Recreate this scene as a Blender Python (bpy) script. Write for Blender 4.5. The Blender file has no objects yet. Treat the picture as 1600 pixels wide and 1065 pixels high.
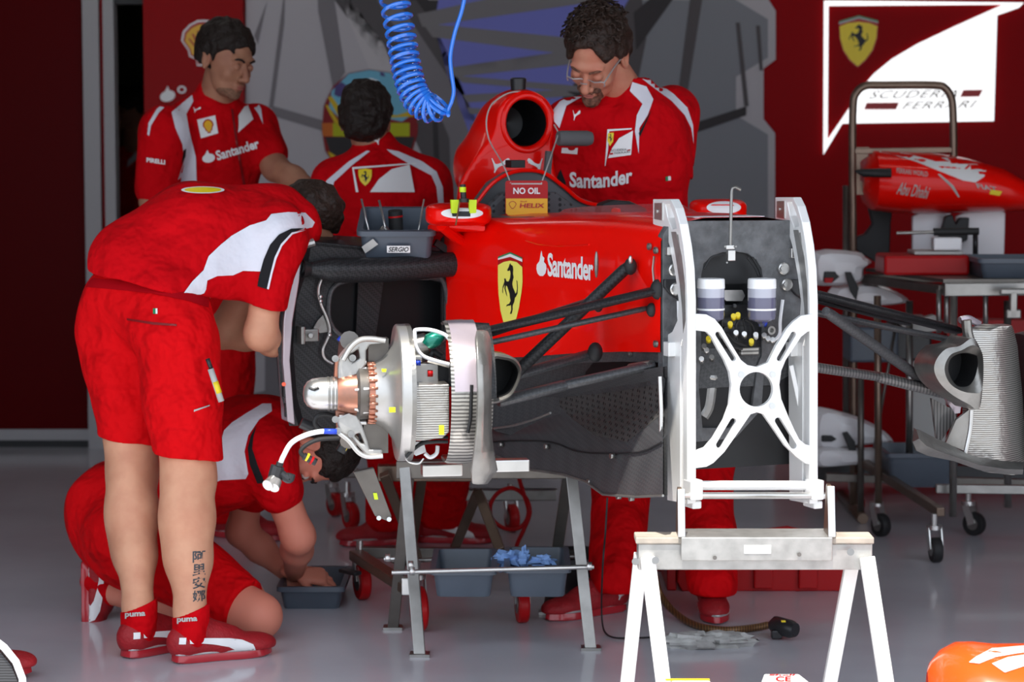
import bpy, bmesh, math, random
import numpy as np
from mathutils import Vector, Matrix, Quaternion, noise, geometry
from mathutils.bvhtree import BVHTree
random.seed(4)
SC = bpy.context.scene
COL = SC.collection
V3 = Vector

# ---------------------------------------------------------------- camera
F, CXP, CYP, CAMH = 3800.0, 800.0, 532.5, 1.45
TH = math.atan(332.5 / F)
cam_d = bpy.data.cameras.new('camera')
cam = bpy.data.objects.new('camera', cam_d)
COL.objects.link(cam)
cam.location = (0, 0, CAMH)
cam.rotation_euler = (math.pi / 2 - TH, 0, 0)
cam_d.sensor_width = 36.0
cam_d.lens = F * 36.0 / 1600.0
cam_d.clip_end = 200
cam_d.dof.use_dof = True
cam_d.dof.focus_distance = 6.25
cam_d.dof.aperture_fstop = 4.5
SC.camera = cam

# ---------------------------------------------------------------- daylight
w = bpy.data.worlds.new('world'); SC.world = w; w.use_nodes = True
nt = w.node_tree; nt.nodes.clear()
wo = nt.nodes.new('ShaderNodeOutputWorld'); bg = nt.nodes.new('ShaderNodeBackground')
bg.inputs[0].default_value = (0.80, 0.88, 1.0, 1); bg.inputs[1].default_value = 1.45
nt.links.new(bg.outputs[0], wo.inputs[0])
sd = bpy.data.lights.new('sun', 'SUN'); sd.energy = 5.5; sd.angle = 0.01; sd.color = (1, .95, .87)
sun = bpy.data.objects.new('sun', sd); COL.objects.link(sun)
SUN_EL = math.radians(68); SUN_AZ = math.radians(14)       # from behind the camera, a little to its left
sun_dir = V3((math.sin(SUN_AZ) * math.cos(SUN_EL), math.cos(SUN_AZ) * math.cos(SUN_EL), -math.sin(SUN_EL)))
sun.rotation_euler = sun_dir.to_track_quat('-Z', 'Y').to_euler()
sun.location = (-2, -4, 9)
SC.view_settings.view_transform = 'Standard'
SC.view_settings.look = 'None'
SC.view_settings.gamma = 1.0
SC.view_settings.use_curve_mapping = False
SC.view_settings.exposure = 0.5

# ---------------------------------------------------------------- projection helpers (where a thing seen in the photo stands)
cT, sT = math.cos(TH), math.sin(TH)
def ray(px, py):
    x, v = (px - CXP) / F, (CYP - py) / F
    return V3((x, cT + v * sT, -sT + v * cT))
CAM = V3((0, 0, CAMH))
def P(px, py, Y):
    d = ray(px, py); return CAM + d * (Y / d.y)
def G(px, py, z=0.0):
    d = ray(px, py); return CAM + d * ((z - CAMH) / d.z)
def proj(p):
    q = p - CAM
    d = q.y * cT - q.z * sT; u = q.y * sT + q.z * cT
    return CXP + F * q.x / d, CYP - F * u / d
def hitplane(px, py, p0, n):
    d = ray(px, py); return CAM + d * ((p0 - CAM).dot(n) / d.dot(n))
# car frame: u towards the car's right flank (left in the photo), v backwards along the car, z up
CTH = math.radians(22)
CO = V3((0.5586, 6.10, 0))
CL = V3((-math.cos(CTH), -math.sin(CTH), 0)); CB = V3((-math.sin(CTH), math.cos(CTH), 0))
def CW(u, v, z): return CO + CL * u + CB * v + V3((0, 0, z))
def CU(px, py, u): return hitplane(px, py, CO + CL * u, CL)
def CV(px, py, v): return hitplane(px, py, CO + CB * v, CB)

# ---------------------------------------------------------------- materials
MATS = {}
def mat(name, rgb, rough=0.5, metal=0.0, coat=0.0, spec=0.5, var=0.0, vscale=8.0, bump=0.0, bscale=60.0, trans=0.0, emit=0.0, bdist=.01, sheen=0.0, sss=0.0, alpha=1.0, ior=1.45, pattern=None, pscale=100.0, rgb2=None):
    if name in MATS: return MATS[name]
    m = bpy.data.materials.new(name); m.use_nodes = True; MATS[name] = m
    N, L = m.node_tree.nodes, m.node_tree.links
    b = N['Principled BSDF']
    b.inputs['Base Color'].default_value = (*rgb, 1)
    b.inputs['Roughness'].default_value = rough
    b.inputs['Metallic'].default_value = metal
    b.inputs['Coat Weight'].default_value = coat
    b.inputs['Coat Roughness'].default_value = 0.05
    b.inputs['Specular IOR Level'].default_value = spec
    b.inputs['Transmission Weight'].default_value = trans
    b.inputs['IOR'].default_value = ior
    b.inputs['Alpha'].default_value = alpha
    b.inputs['Sheen Weight'].default_value = sheen
    if sss: b.inputs['Subsurface Weight'].default_value = sss; b.inputs['Subsurface Radius'].default_value = (.02, .008, .004)
    if emit: b.inputs['Emission Color'].default_value = (*rgb, 1); b.inputs['Emission Strength'].default_value = emit
    tc = N.new('ShaderNodeTexCoord')
    if var or pattern:
        mx = N.new('ShaderNodeMix'); mx.data_type = 'RGBA'
        r2 = rgb2 if rgb2 else tuple(max(0, c * (1 - var)) for c in rgb)
        mx.inputs[6].default_value = (*rgb, 1); mx.inputs[7].default_value = (*r2, 1)
        if pattern == 'wave' or pattern == 'vwave':
            t = N.new('ShaderNodeTexWave'); t.inputs['Scale'].default_value = pscale; t.bands_direction = 'Z' if pattern == 'wave' else 'X'
            t.inputs['Distortion'].default_value = .6; t.inputs['Detail'].default_value = 1
            L.new(tc.outputs['Object'], t.inputs['Vector']); L.new(t.outputs['Fac'], mx.inputs[0])
        elif pattern == 'twill':
            mp = N.new('ShaderNodeMapping'); mp.inputs['Rotation'].default_value = (.7, .7, .4); L.new(tc.outputs['Object'], mp.inputs['Vector'])
            t = N.new('ShaderNodeTexChecker'); t.inputs['Scale'].default_value = pscale
            L.new(mp.outputs['Vector'], t.inputs['Vector']); L.new(t.outputs['Fac'], mx.inputs[0])
        elif pattern == 'holes':
            t = N.new('ShaderNodeTexVoronoi'); t.inputs['Scale'].default_value = pscale; t.inputs['Randomness'].default_value = 0
            mp = N.new('ShaderNodeMath'); mp.operation = 'LESS_THAN'; mp.inputs[1].default_value = .33
            L.new(tc.outputs['Object'], t.inputs['Vector']); L.new(t.outputs['Distance'], mp.inputs[0]); L.new(mp.outputs[0], mx.inputs[0])
        else:
            t = N.new('ShaderNodeTexNoise'); t.inputs['Scale'].default_value = vscale; t.inputs['Detail'].default_value = 4
            L.new(tc.outputs['Object'], t.inputs['Vector'])
            rr = N.new('ShaderNodeMapRange'); rr.inputs[1].default_value = .35; rr.inputs[2].default_value = .68
            L.new(t.outputs['Fac'], rr.inputs[0]); L.new(rr.outputs[0], mx.inputs[0])
        L.new(mx.outputs[2], b.inputs['Base Color'])
    if bump:
        t = N.new('ShaderNodeTexNoise'); t.inputs['Scale'].default_value = bscale; t.inputs['Detail'].default_value = 3
        bp = N.new('ShaderNodeBump'); bp.inputs['Strength'].default_value = bump; bp.inputs['Distance'].default_value = bdist
        L.new(tc.outputs['Object'], t.inputs['Vector']); L.new(t.outputs['Fac'], bp.inputs['Height']); L.new(bp.outputs[0], b.inputs['Normal'])
    return m

mat('car_red', (.88, .004, .001), .28, coat=.3, spec=.15, var=.06, vscale=3)
mat('shirt_red', (.56, .002, .006), .85, spec=.08, bump=1.0, bscale=9, bdist=.05, var=.12, vscale=9)
mat('shorts_red', (.64, .002, .005), .8, spec=.1, bump=1.0, bscale=8, bdist=.07, var=.1, vscale=7)
mat('shirt_white', (.70, .70, .77), .85, spec=.1, bump=.5, bscale=14, bdist=.02)
mat('shirt_black', (.012, .012, .014), .8, spec=.2)
mat('skin', (.64, .33, .205), .55, spec=.35, var=.2, vscale=14, sss=.06, rgb2=(.54, .245, .15))
mat('skin_ruddy', (.58, .26, .17), .5, spec=.35, var=.25, vscale=16, sss=.06, rgb2=(.50, .17, .11))
mat('skin_tan', (.42, .20, .12), .55, spec=.35, var=.2, vscale=14, sss=.06, rgb2=(.34, .14, .09))
mat('skin_pink', (.62, .22, .15), .55, spec=.3, sss=.06)
mat('beard', (.085, .042, .03), .75, spec=.2, var=.6, vscale=90, rgb2=(.26, .12, .08), bump=.4, bscale=300)
mat('stubble', (.27, .14, .09), .75, spec=.2, var=.4, vscale=120)
mat('lips', (.42, .13, .10), .5)
mat('hair_dark', (.016, .010, .008), .6, spec=.35, bump=.9, bscale=70)
mat('hair_brown', (.035, .018, .012), .55, spec=.4, bump=.9, bscale=60, var=.5, vscale=60)
mat('eye_white', (.6, .57, .53), .25)
mat('dark_eye', (.02, .012, .01), .2)
mat('carbon', (.011, .011, .012), .45, coat=.08, spec=.3, pattern='twill', pscale=170, rgb2=(.026, .026, .028))
mat('carbon_matte', (.13, .132, .138), .55, bump=.3, bscale=90, var=.45, vscale=30)
mat('carbon_gloss', (.008, .008, .009), .3, spec=.2)
mat('carbon_tub', (.040, .041, .044), .42, coat=.12, pattern='twill', pscale=120, rgb2=(.058, .059, .062))
mat('carbon_holes', (.075, .074, .072), .4, metal=.3, pattern='holes', pscale=75, rgb2=(.012, .012, .012))
mat('carbon_rib', (.05, .05, .05), .32, coat=.4, pattern='vwave', pscale=34, rgb2=(.16, .155, .15))
mat('silver_rib', (.62, .60, .56), .3, metal=.7, pattern='wave', pscale=55, rgb2=(.14, .13, .12), bump=.2)
mat('silver_rib_dark', (.50, .48, .44), .34, metal=.65, pattern='wave', pscale=34, rgb2=(.10, .095, .09), bump=.2)
mat('titan', (.33, .32, .30), .35, metal=.8, var=.35, vscale=12, bump=.15, bscale=50)
mat('lavender', (.50, .43, .47), .22, metal=.45, coat=.3, var=.15, vscale=9)
mat('disc_metal', (.55, .54, .52), .36, metal=.85, var=.2, vscale=9)
mat('alu', (.62, .61, .59), .28, metal=.9, var=.12, vscale=18)
mat('alu_brushed', (.50, .49, .47), .38, metal=.75, var=.25, vscale=25)
mat('white_paint', (.86, .85, .82), .35, coat=.2, var=.04, vscale=9)
mat('white_frame', (.84, .84, .83), .3, metal=.25, coat=.2)
mat('steel', (.29, .28, .265), .3, metal=.85, var=.2, vscale=20)
mat('steel_dark', (.16, .145, .13), .4, metal=.7, var=.2, vscale=20)
mat('bronze_steel', (.20, .14, .105), .35, metal=.7, var=.2, vscale=12)
mat('copper', (.48, .20, .13), .33, metal=.8, var=.35, vscale=22, rgb2=(.30, .16, .12))
mat('black_rubber', (.015, .015, .016), .6)
mat('black_plastic', (.02, .02, .022), .35)
mat('grey_bin', (.085, .105, .135), .38, var=.15, vscale=6)
mat('grey_foam', (.11, .11, .115), .9)
mat('pad_grey', (.085, .088, .095), .75, pattern='holes', pscale=62, rgb2=(.018, .018, .02))
mat('pad_plain', (.075, .078, .085), .5, var=.2)
mat('glass', (.85, .85, .9), .06, trans=.9, ior=1.15, alpha=.45)
mat('spec_glass', (.8, .8, .8), .05, trans=.9, ior=1.1, alpha=.25)
mat('white', (.8, .8, .8), .45)
mat('white_plastic', (.78, .78, .80), .3, coat=.2)
mat('cap_white', (.88, .88, .88), .3)
mat('fluid', (.13, .13, .20), .15, coat=.6, var=.1)
mat('fluid_top', (.42, .43, .50), .15, coat=.6)
mat('black', (.008, .008, .009), .5)
mat('ink', (.05, .06, .07), .6)
mat('yellow', (.80, .62, .02), .4)
mat('shield_yellow', (.85, .80, .14), .4)
mat('sign_yellow', (.85, .65, .01), .4)
mat('helix_yellow', (.78, .42, .01), .4)
mat('neon', (.62, .85, .02), .4)
mat('green', (.01, .22, .08), .4)
mat('green_metal', (.01, .22, .15), .25, metal=.5, coat=.5)
mat('red_print', (.42, .004, .006), .4)
mat('red_dark', (.20, .002, .004), .4)
mat('red_plastic', (.42, .004, .006), .45, coat=.1, spec=.25)
mat('hose_blue', (.02, .17, .68), .15, coat=.8, spec=.6)
mat('blue', (.02, .06, .55), .35)
mat('glove_blue', (.22, .38, .72), .75, bump=.3)
mat('rag', (.52, .52, .50), .85, bump=.4, bscale=40, var=.5, vscale=12, rgb2=(.25, .24, .23))
mat('orange', (.95, .085, .01), .25, coat=.5)
mat('wood', (.48, .42, .35), .6, var=.3, vscale=20)
mat('hose_brown', (.22, .11, .04), .4, metal=.4, pattern='vwave', pscale=40, rgb2=(.08, .04, .02))
mat('label_grey', (.45, .45, .43), .5)
mat('sole_grey', (.10, .10, .11), .7)
mat('sole_rib', (.07, .07, .075), .7, pattern='wave', pscale=45, rgb2=(.02, .02, .02))
mat('belt_red', (.36, .003, .008), .85, spec=.05)
mat('shoe_red', (.36, .008, .014), .6, bump=.3, bscale=120, var=.2, vscale=30)
mat('shoe_sole', (.45, .02, .03), .25, coat=.4)
mat('silver', (.6, .6, .6), .3, metal=.6)

# ---------------------------------------------------------------- mesh builder
ORG = {}          # world origin of every object
WMESH = {}        # world-space geometry for decals
def tag(o, label=None, cat=None, group=None, kind=None):
    if label: o['label'] = label
    if cat: o['category'] = cat
    if group: o['group'] = group
    if kind: o['kind'] = kind
    return o
def empty(name, loc, label=None, cat=None, group=None):
    o = bpy.data.objects.new(name, None); COL.objects.link(o)
    o.location = loc; ORG[o.name] = V3(loc); o.empty_display_size = .1
    return tag(o, label, cat, group)
def frame_of(d):
    d = d.normalized(); a = V3((0, 0, 1)) if abs(d.z) < .9 else V3((1, 0, 0))
    x = d.cross(a).normalized(); return x, d.cross(x).normalized(), d
def smoothpath(pts, n=6, closed=False):
    pts = [V3(p) for p in pts]; out = []; m = len(pts)
    rng = m if closed else m - 1
    for i in range(rng):
        p1, p2 = pts[i], pts[(i + 1) % m]
        p0 = pts[(i - 1) % m] if (closed or i > 0) else p1 * 2 - p2
        p3 = pts[(i + 2) % m] if (closed or i + 2 < m) else p2 * 2 - p1
        for k in range(n):
            t = k / n
            out.append(.5 * ((2 * p1) + (p2 - p0) * t + (2 * p0 - 5 * p1 + 4 * p2 - p3) * t * t + (3 * p1 - p0 - 3 * p2 + p3) * t ** 3))
    if not closed: out.append(pts[-1])
    return out
class MB:
    def __init__(s): s.v = []; s.f = []; s.m = []; s.s = []
    def add(s, vs, fs, mi=0, smooth=False):
        o = len(s.v); s.v += [V3(p) for p in vs]
        for f in fs: s.f.append([o + i for i in f]); s.m.append(mi); s.s.append(smooth)
        return s
    def box(s, c, size, ax=None, mi=0):
        X, Y, Z = ax if ax else (V3((1, 0, 0)), V3((0, 1, 0)), V3((0, 0, 1)))
        c = V3(c); a, b, d = (q / 2 for q in size)
        vs = [c + X * (i * a) + Y * (j * b) + Z * (k * d) for i in (-1, 1) for j in (-1, 1) for k in (-1, 1)]
        return s.add(vs, [(0, 1, 3, 2), (4, 6, 7, 5), (0, 4, 5, 1), (2, 3, 7, 6), (0, 2, 6, 4), (1, 5, 7, 3)], mi)
    def bar(s, a, b, w, h, up=(0, 0, 1), mi=0):
        a, b = V3(a), V3(b); Z = (b - a).normalized(); X = V3(up).cross(Z)
        if X.length < 1e-4: X = V3((1, 0, 0)).cross(Z)
        X.normalize(); Y = Z.cross(X)
        return s.box((a + b) / 2, (w, h, (b - a).length), (X, Y, Z), mi)
    def loft(s, rings, cap=True, closed=True, smooth=True, mi=0, mfun=None):
        n = len(rings[0]); vs = [p for r in rings for p in r]; o = len(s.v); s.v += [V3(p) for p in vs]
        for i in range(len(rings) - 1):
            for j in range(n if closed else n - 1):
                k = (j + 1) % n
                s.f.append([o + i * n + j, o + i * n + k, o + (i + 1) * n + k, o + (i + 1) * n + j]); s.m.append(mfun(i, j) if mfun else mi); s.s.append(smooth)
        if cap and closed:
            s.f.append([o + j for j in range(n)][::-1]); s.m.append(mi); s.s.append(False)
            e = o + (len(rings) - 1) * n; s.f.append([e + j for j in range(n)]); s.m.append(mi); s.s.append(False)
        return s
    def cyl(s, a, b, r, r2=None, n=20, cap=True, mi=0, smooth=True):
        a, b = V3(a), V3(b); X, Y, _ = frame_of(b - a); r2 = r if r2 is None else r2
        R = [[c + X * (q * math.cos(2 * math.pi * i / n)) + Y * (q * math.sin(2 * math.pi * i / n)) for i in range(n)] for c, q in ((a, r), (b, r2))]
        return s.loft(R, cap, True, smooth, mi)
    def lathe(s, o, axis, prof, n=40, mi=0, cap=True, a0=0, a1=None, up=None):
        o = V3(o); X, Y, Z = frame_of(V3(axis))
        if up is not None:
            X = (V3(up) - Z * V3(up).dot(Z)).normalized(); Y = Z.cross(X)
        full = a1 is None; a1 = a0 + 2 * math.pi if full else a1
        m = n if full else n + 1
        R = [[o + Z * t + X * (r * math.cos(a0 + (a1 - a0) * i / n)) + Y * (r * math.sin(a0 + (a1 - a0) * i / n)) for i in range(m)] for t, r in prof]
        return s.loft(R, cap and full, full, True, mi)
    def tube(s, pts, r, n=8, cap=True, mi=0, smooth=True, flat=None, closed=False):
        pts = [V3(p) for p in pts]; R = []; X = None; m = len(pts)
        for i, p in enumerate(pts):
            t = (pts[(i + 1) % m] - pts[i - 1]) if closed else (pts[min(i + 1, m - 1)] - pts[max(i - 1, 0)])
            t.normalize()
            if X is None: X, _, _ = frame_of(t)
            X = (X - t * X.dot(t)).normalized(); Y = t.cross(X)
            rr = r[i] if isinstance(r, (list, tuple)) else r
            R.append([p + X * (rr * math.cos(2 * math.pi * k / n)) + Y * (rr * math.sin(2 * math.pi * k / n)) for k in range(n)])
        if flat:
            ax, fac = V3(flat[0]).normalized(), flat[1]
            R = [[p + ax * ((q - p).dot(ax) * (fac - 1)) if 0 else q - ax * ((q - p).dot(ax) * (1 - fac)) for q in ring] for p, ring in zip(pts, R)]
        if closed: R.append(R[0])
        return s.loft(R, cap and not closed, True, smooth, mi)
    def plate(s, loops, vec, mi=0, smooth=False):
        """solid plate: loops of points in one plane (outer, then holes) extruded by vec"""
        vec = V3(vec); loops = [[V3(p) for p in l] for l in loops]
        tris = geometry.tessellate_polygon(loops); flat = [p for l in loops for p in l]; n = len(flat); o = len(s.v)
        s.v += flat + [p + vec for p in flat]
        for t in tris:
            s.f.append([o + i for i in t]); s.f.append([o + n + i for i in t][::-1]); s.m += [mi, mi]; s.s += [False, False]
        b = 0
        for l in loops:
            k = len(l)
            for i in range(k):
                j = (i + 1) % k; s.f.append([o + b + i, o + b + j, o + n + b + j, o + n + b + i]); s.m.append(mi); s.s.append(smooth)
            b += k
        return s
    def sph(s, c, r, R=None, n=16, mi=0):
        c = V3(c); r = r if hasattr(r, '__len__') else (r, r, r); rings = []
        for i in range(1, n // 2):
            th = math.pi * i / (n // 2); rings.append([(math.sin(th) * math.cos(2 * math.pi * k / n), math.sin(th) * math.sin(2 * math.pi * k / n), math.cos(th)) for k in range(n)])
        X, Y, Z = R if R else (V3((1, 0, 0)), V3((0, 1, 0)), V3((0, 0, 1)))
        T = lambda q: c + X * (q[0] * r[0]) + Y * (q[1] * r[1]) + Z * (q[2] * r[2])
        rings = [[T(q) for q in ring] for ring in rings]; s.loft(rings, False, True, True, mi)
        o = len(s.v); s.v += [T((0, 0, 1)), T((0, 0, -1))]; a = o - len(rings) * n
        for k in range(n):
            s.f.append([o, a + k, a + (k + 1) % n]); s.f.append([o + 1, o - n + (k + 1) % n, o - n + k]); s.m += [mi, mi]; s.s += [True, True]
        return s
    def build(s, name, mats, parent=None, bevel=0.0, seg=2, label=None, cat=None, group=None, kind=None, fixn=True, sub=0):
        mats = mats if isinstance(mats, (list, tuple)) else [mats]
        if parent is not None: org = ORG[parent.name]
        elif s.v:
            xs = [p.x for p in s.v]; ys = [p.y for p in s.v]; zs = [p.z for p in s.v]
            org = V3(((min(xs) + max(xs)) / 2, (min(ys) + max(ys)) / 2, min(zs)))
        me = bpy.data.meshes.new(name); me.from_pydata([p - org for p in s.v], [], s.f)
        for m in mats: me.materials.append(MATS[m] if isinstance(m, str) else m)
        me.polygons.foreach_set('material_index', s.m); me.polygons.foreach_set('use_smooth', s.s)
        if fixn:
            bm = bmesh.new(); bm.from_mesh(me); bmesh.ops.recalc_face_normals(bm, faces=bm.faces)
            for e in bm.edges:
                if len(e.link_faces) == 2 and e.calc_face_angle(0) > .62: e.smooth = False
            bm.to_mesh(me); bm.free()
        me.update()
        o = bpy.data.objects.new(name, me); COL.objects.link(o)
        if parent is not None: o.parent = parent; ORG[o.name] = org
        else: o.location = org; ORG[o.name] = org
        if bevel:
            b = o.modifiers.new('bevel', 'BEVEL'); b.width = bevel; b.segments = seg; b.limit_method = 'ANGLE'; b.angle_limit = math.radians(40)
        if sub: q = o.modifiers.new('sub', 'SUBSURF'); q.levels = sub; q.render_levels = sub
        WMESH[o.name] = ([p.copy() for p in s.v], [list(f) for f in s.f])
        return tag(o, label, cat, group, kind)
def part(name, m, parent, fn, **k):
    b = MB(); fn(b); return b.build(name, m, parent, **k)

# ---------------------------------------------------------------- decals that lie on real surfaces
def bvh_of(objs):
    vs, fs = [], []
    for o in objs:
        v, f = WMESH[o.name]; b = len(vs); vs += v; fs += [[b + i for i in q] for q in f]
    return BVHTree.FromPolygons(vs, fs)
def pgrid(poly, holes=(), g=6.0):
    """triangulated 2D polygon with inner grid points"""
    xs = [p[0] for p in poly]; ys = [p[1] for p in poly]
    vs = [Vector(p) for p in poly]; edges = [(i, (i + 1) % len(poly)) for i in range(len(poly))]
    def dens(l):
        out = []
        for i in range(len(l)):
            a, b = Vector(l[i]), Vector(l[(i + 1) % len(l)]); k = max(1, int((b - a).length / g))
            out += [a.lerp(b, t / k) for t in range(k)]
        return out
    loops = [dens(poly)] + [dens(h) for h in holes]
    vs = []; edges = []
    for l in loops:
        b = len(vs); vs += l; edges += [(b + i, b + (i + 1) % len(l)) for i in range(len(l))]
    def inside(p, l):
        c = False; j = len(l) - 1
        for i in range(len(l)):
            if (l[i][1] > p[1]) != (l[j][1] > p[1]) and p[0] < (l[j][0] - l[i][0]) * (p[1] - l[i][1]) / (l[j][1] - l[i][1]) + l[i][0]: c = not c
            j = i
        return c
    y = min(ys) + g / 2
    while y < max(ys):
        x = min(xs) + g / 2
        while x < max(xs):
            if inside((x, y), loops[0]) and not any(inside((x, y), h) for h in loops[1:]): vs.append(Vector((x, y)))
            x += g
        y += g
    r = geometry.delaunay_2d_cdt(vs, edges, [], 0, 1e-4)
    V, Fc = r[0], r[2]; out = []
    for f in Fc:
        c = sum((V[i] for i in f), Vector((0, 0))) / len(f)
        if inside(c, loops[0]) and not any(inside(c, h) for h in loops[1:]): out.append(list(f))
    return [tuple(p) for p in V], out
def lay(mb, vs2, fs, bvh, mapf=None, off=.002, mi=0, dmax=.12):
    """put a 2D mesh on a surface; mapf gives for every 2D point a start point and a direction"""
    pts = []
    for x, y in vs2:
        if mapf: o, d = mapf(x, y)
        else: o, d = CAM, ray(x, y).normalized()
        h = bvh.ray_cast(o, d) if bvh else None
        if h is None or h[0] is None: pts.append(None)
        else: pts.append(h[0] - d * off)
    ok = [i for i, p in enumerate(pts) if p is not None]
    ix = {i: k for k, i in enumerate(ok)}
    ff = []
    for f in fs:
        if all(i in ix for i in f):
            q = [pts[i] for i in f]
            if max((q[i] - q[i - 1]).length for i in range(len(q))) < dmax: ff.append([ix[i] for i in f])
    mb.add([pts[i] for i in ok], ff, mi, True)
def decal(name, polys, targets, mats, parent, off=.002, g=6.0, dmax=.6, **k):
    """polys: list of (outline, holes, material index, layer)"""
    bv = bvh_of(targets); b = MB()
    for q in polys:
        outline, holes, mi, lyr = (list(q) + [[], 0, 0])[:4] if len(q) == 4 else (q[0], q[1] if len(q) > 1 else [], q[2] if len(q) > 2 else 0, 0)
        vs, fs = pgrid(outline, holes, g); lay(b, vs, fs, bv, None, off + .0012 * lyr, mi, dmax)
    return b.build(name, mats, parent, fixn=False, **k)
_TXT = {}
def text2d(s, bold=0.0, shear=0.0, space=1.0):
    key = (s, bold, shear, space)
    if key not in _TXT:
        cu = bpy.data.curves.new('lettering', 'FONT'); cu.body = s; cu.size = 1; cu.offset = bold; cu.shear = shear; cu.space_character = space
        cu.resolution_u = 3; cu.fill_mode = 'FRONT'; cu.dimensions = '2D'
        o = bpy.data.objects.new('lettering', cu); COL.objects.link(o)
        dg = bpy.context.evaluated_depsgraph_get(); me = bpy.data.meshes.new_from_object(o.evaluated_get(dg))
        vs = [(v.co.x, v.co.y) for v in me.vertices]; fs = [list(p.vertices) for p in me.polygons]
        bpy.data.objects.remove(o); bpy.data.curves.remove(cu); bpy.data.meshes.remove(me)
        x0, x1 = min(v[0] for v in vs), max(v[0] for v in vs); y0, y1 = min(v[1] for v in vs), max(v[1] for v in vs)
        _TXT[key] = ([((v[0] - x0) / (x1 - x0), (v[1] - y0) / (y1 - y0)) for v in vs], fs)
    return _TXT[key]
def textpx(s, bl, br, tl, bold=.0, shear=0.0, space=1.0, curve=0.0):
    """text mapped into a parallelogram: bottom-left, bottom-right, top-left corner"""
    vs, fs = text2d(s, bold, shear, space)
    return [(bl[0] + (br[0] - bl[0]) * x + (tl[0] - bl[0]) * y, bl[1] + (br[1] - bl[1]) * x + (tl[1] - bl[1]) * y + curve * 4 * x * (1 - x)) for x, y in vs], fs
def write(name, items, targets, m, parent, off=.0032, **k):
    bv = bvh_of(targets); b = MB()
    for vs, fs in items: lay(b, vs, fs, bv, None, off, 0, .2)
    return b.build(name, m, parent, fixn=False, **k)
def ellpts(cx, cy, rx, ry, n=24, a0=0, a1=2 * math.pi, rot=0):
    out = []
    for i in range(n):
        a = a0 + (a1 - a0) * i / (n if abs(a1 - a0 - 2 * math.pi) < 1e-6 else n - 1)
        x, y = rx * math.cos(a), ry * math.sin(a); out.append((cx + x * math.cos(rot) - y * math.sin(rot), cy + x * math.sin(rot) + y * math.cos(rot)))
    return out
def fit(poly, x0, y0, x1, y1, flip=False, rot=0):
    cx, cy = (x0 + x1) / 2, (y0 + y1) / 2; out = []
    for a, b in poly:
        x = x1 - (x1 - x0) * a if flip else x0 + (x1 - x0) * a; y = y0 + (y1 - y0) * b
        dx, dy = x - cx, y - cy; out.append((cx + dx * math.cos(rot) - dy * math.sin(rot), cy + dx * math.sin(rot) + dy * math.cos(rot)))
    return out
HORSE = [[(.44, .02), (.50, .00), (.52, .03), (.62, .05), (.66, .12), (.64, .20), (.68, .28), (.62, .36), (.60, .42), (.64, .48), (.72, .54), (.78, .60), (.84, .58), (.88, .50), (.86, .38), (.84, .33), (.90, .36), (.93, .48), (.91, .60), (.82, .66), (.76, .68), (.72, .76), (.62, .84), (.62, .92), (.56, 1.0), (.46, 1.0), (.54, .92), (.52, .82), (.46, .84), (.34, .84), (.24, .86), (.28, .82), (.42, .80), (.50, .74), (.46, .68), (.44, .60), (.36, .52), (.30, .46), (.24, .44), (.20, .50), (.26, .58), (.30, .66), (.24, .62), (.14, .50), (.16, .42), (.06, .50), (.04, .60), (.00, .56), (.04, .46), (.14, .36), (.12, .30), (.20, .30), (.26, .36), (.38, .36), (.46, .30), (.50, .20), (.46, .14), (.34, .16), (.30, .13), (.40, .07)]]
CAT = [(.0, .02), (.04, .0), (.20, .38), (.32, .40), (.55, .30), (.72, .12), (.84, .02), (.92, .0), (.98, .08), (1.0, .20), (.93, .24), (.97, .36), (.86, .34), (.78, .42), (.62, .48), (.46, .56), (.34, .66), (.26, .82), (.18, 1.0), (.12, .98), (.16, .80), (.14, .62), (.10, .40)]
FLAME = [(.5, .0), (.56, .12), (.60, .22), (.80, .30), (.74, .45), (.95, .55), (1., .72), (.88, .90), (.66, 1.), (.34, 1.), (.12, .90), (0, .72), (.05, .55), (.30, .42), (.36, .30), (.40, .18)]
SCALLOP = [(.35, 1.), (.33, .86), (.18, .80), (.15, .66), (.0, .45), (.04, .25), (.18, .10), (.36, .01), (.5, .0), (.64, .01), (.82, .10), (.96, .25), (1., .45), (.85, .66), (.82, .80), (.67, .86), (.65, 1.)]
def shield(cx, top, w, h, mi_y=0, mi_k=1, lyr=0):
    o = [(cx - w / 2, top + .07 * h), (cx, top), (cx + w / 2, top + .07 * h), (cx + .49 * w, top + .42 * h), (cx + .38 * w, top + .70 * h), (cx + .2 * w, top + .88 * h), (cx, top + h), (cx - .2 * w, top + .88 * h), (cx - .38 * w, top + .70 * h), (cx - .49 * w, top + .42 * h)]
    return [(o, [], mi_y, lyr), (fit(HORSE[0], cx - .32 * w, top + .14 * h, cx + .32 * w, top + .80 * h), [], mi_k, lyr + 1)]
def shellmark(x0, y0, x1, y1, mi_o, mi_i, mi_r=None, lyr=0, rot=0):
    """scallop emblem: outer outline, inner fan"""
    out = [(fit(SCALLOP, x0, y0, x1, y1, rot=rot), [], mi_o, lyr), (fit(SCALLOP, x0 + .09 * (x1 - x0), y0 + .09 * (y1 - y0), x1 - .09 * (x1 - x0), y1 - .09 * (y1 - y0), rot=rot), [], mi_i, lyr + 1)]
    if mi_r is not None:
        for a in (-.75, -.5, -.25, 0, .25, .5, .75):
            w = .018; bx, by = .5 + a * .10, .80; tx, ty = .5 + .43 * math.sin(a * 1.5), .56 - .42 * math.cos(a * 1.5)
            out.append((fit([(bx - w, by), (tx - w * 1.5, ty), (tx + w * 1.5, ty), (bx + w, by)], x0, y0, x1, y1, rot=rot), [], mi_r, lyr + 2))
    return out
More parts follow.
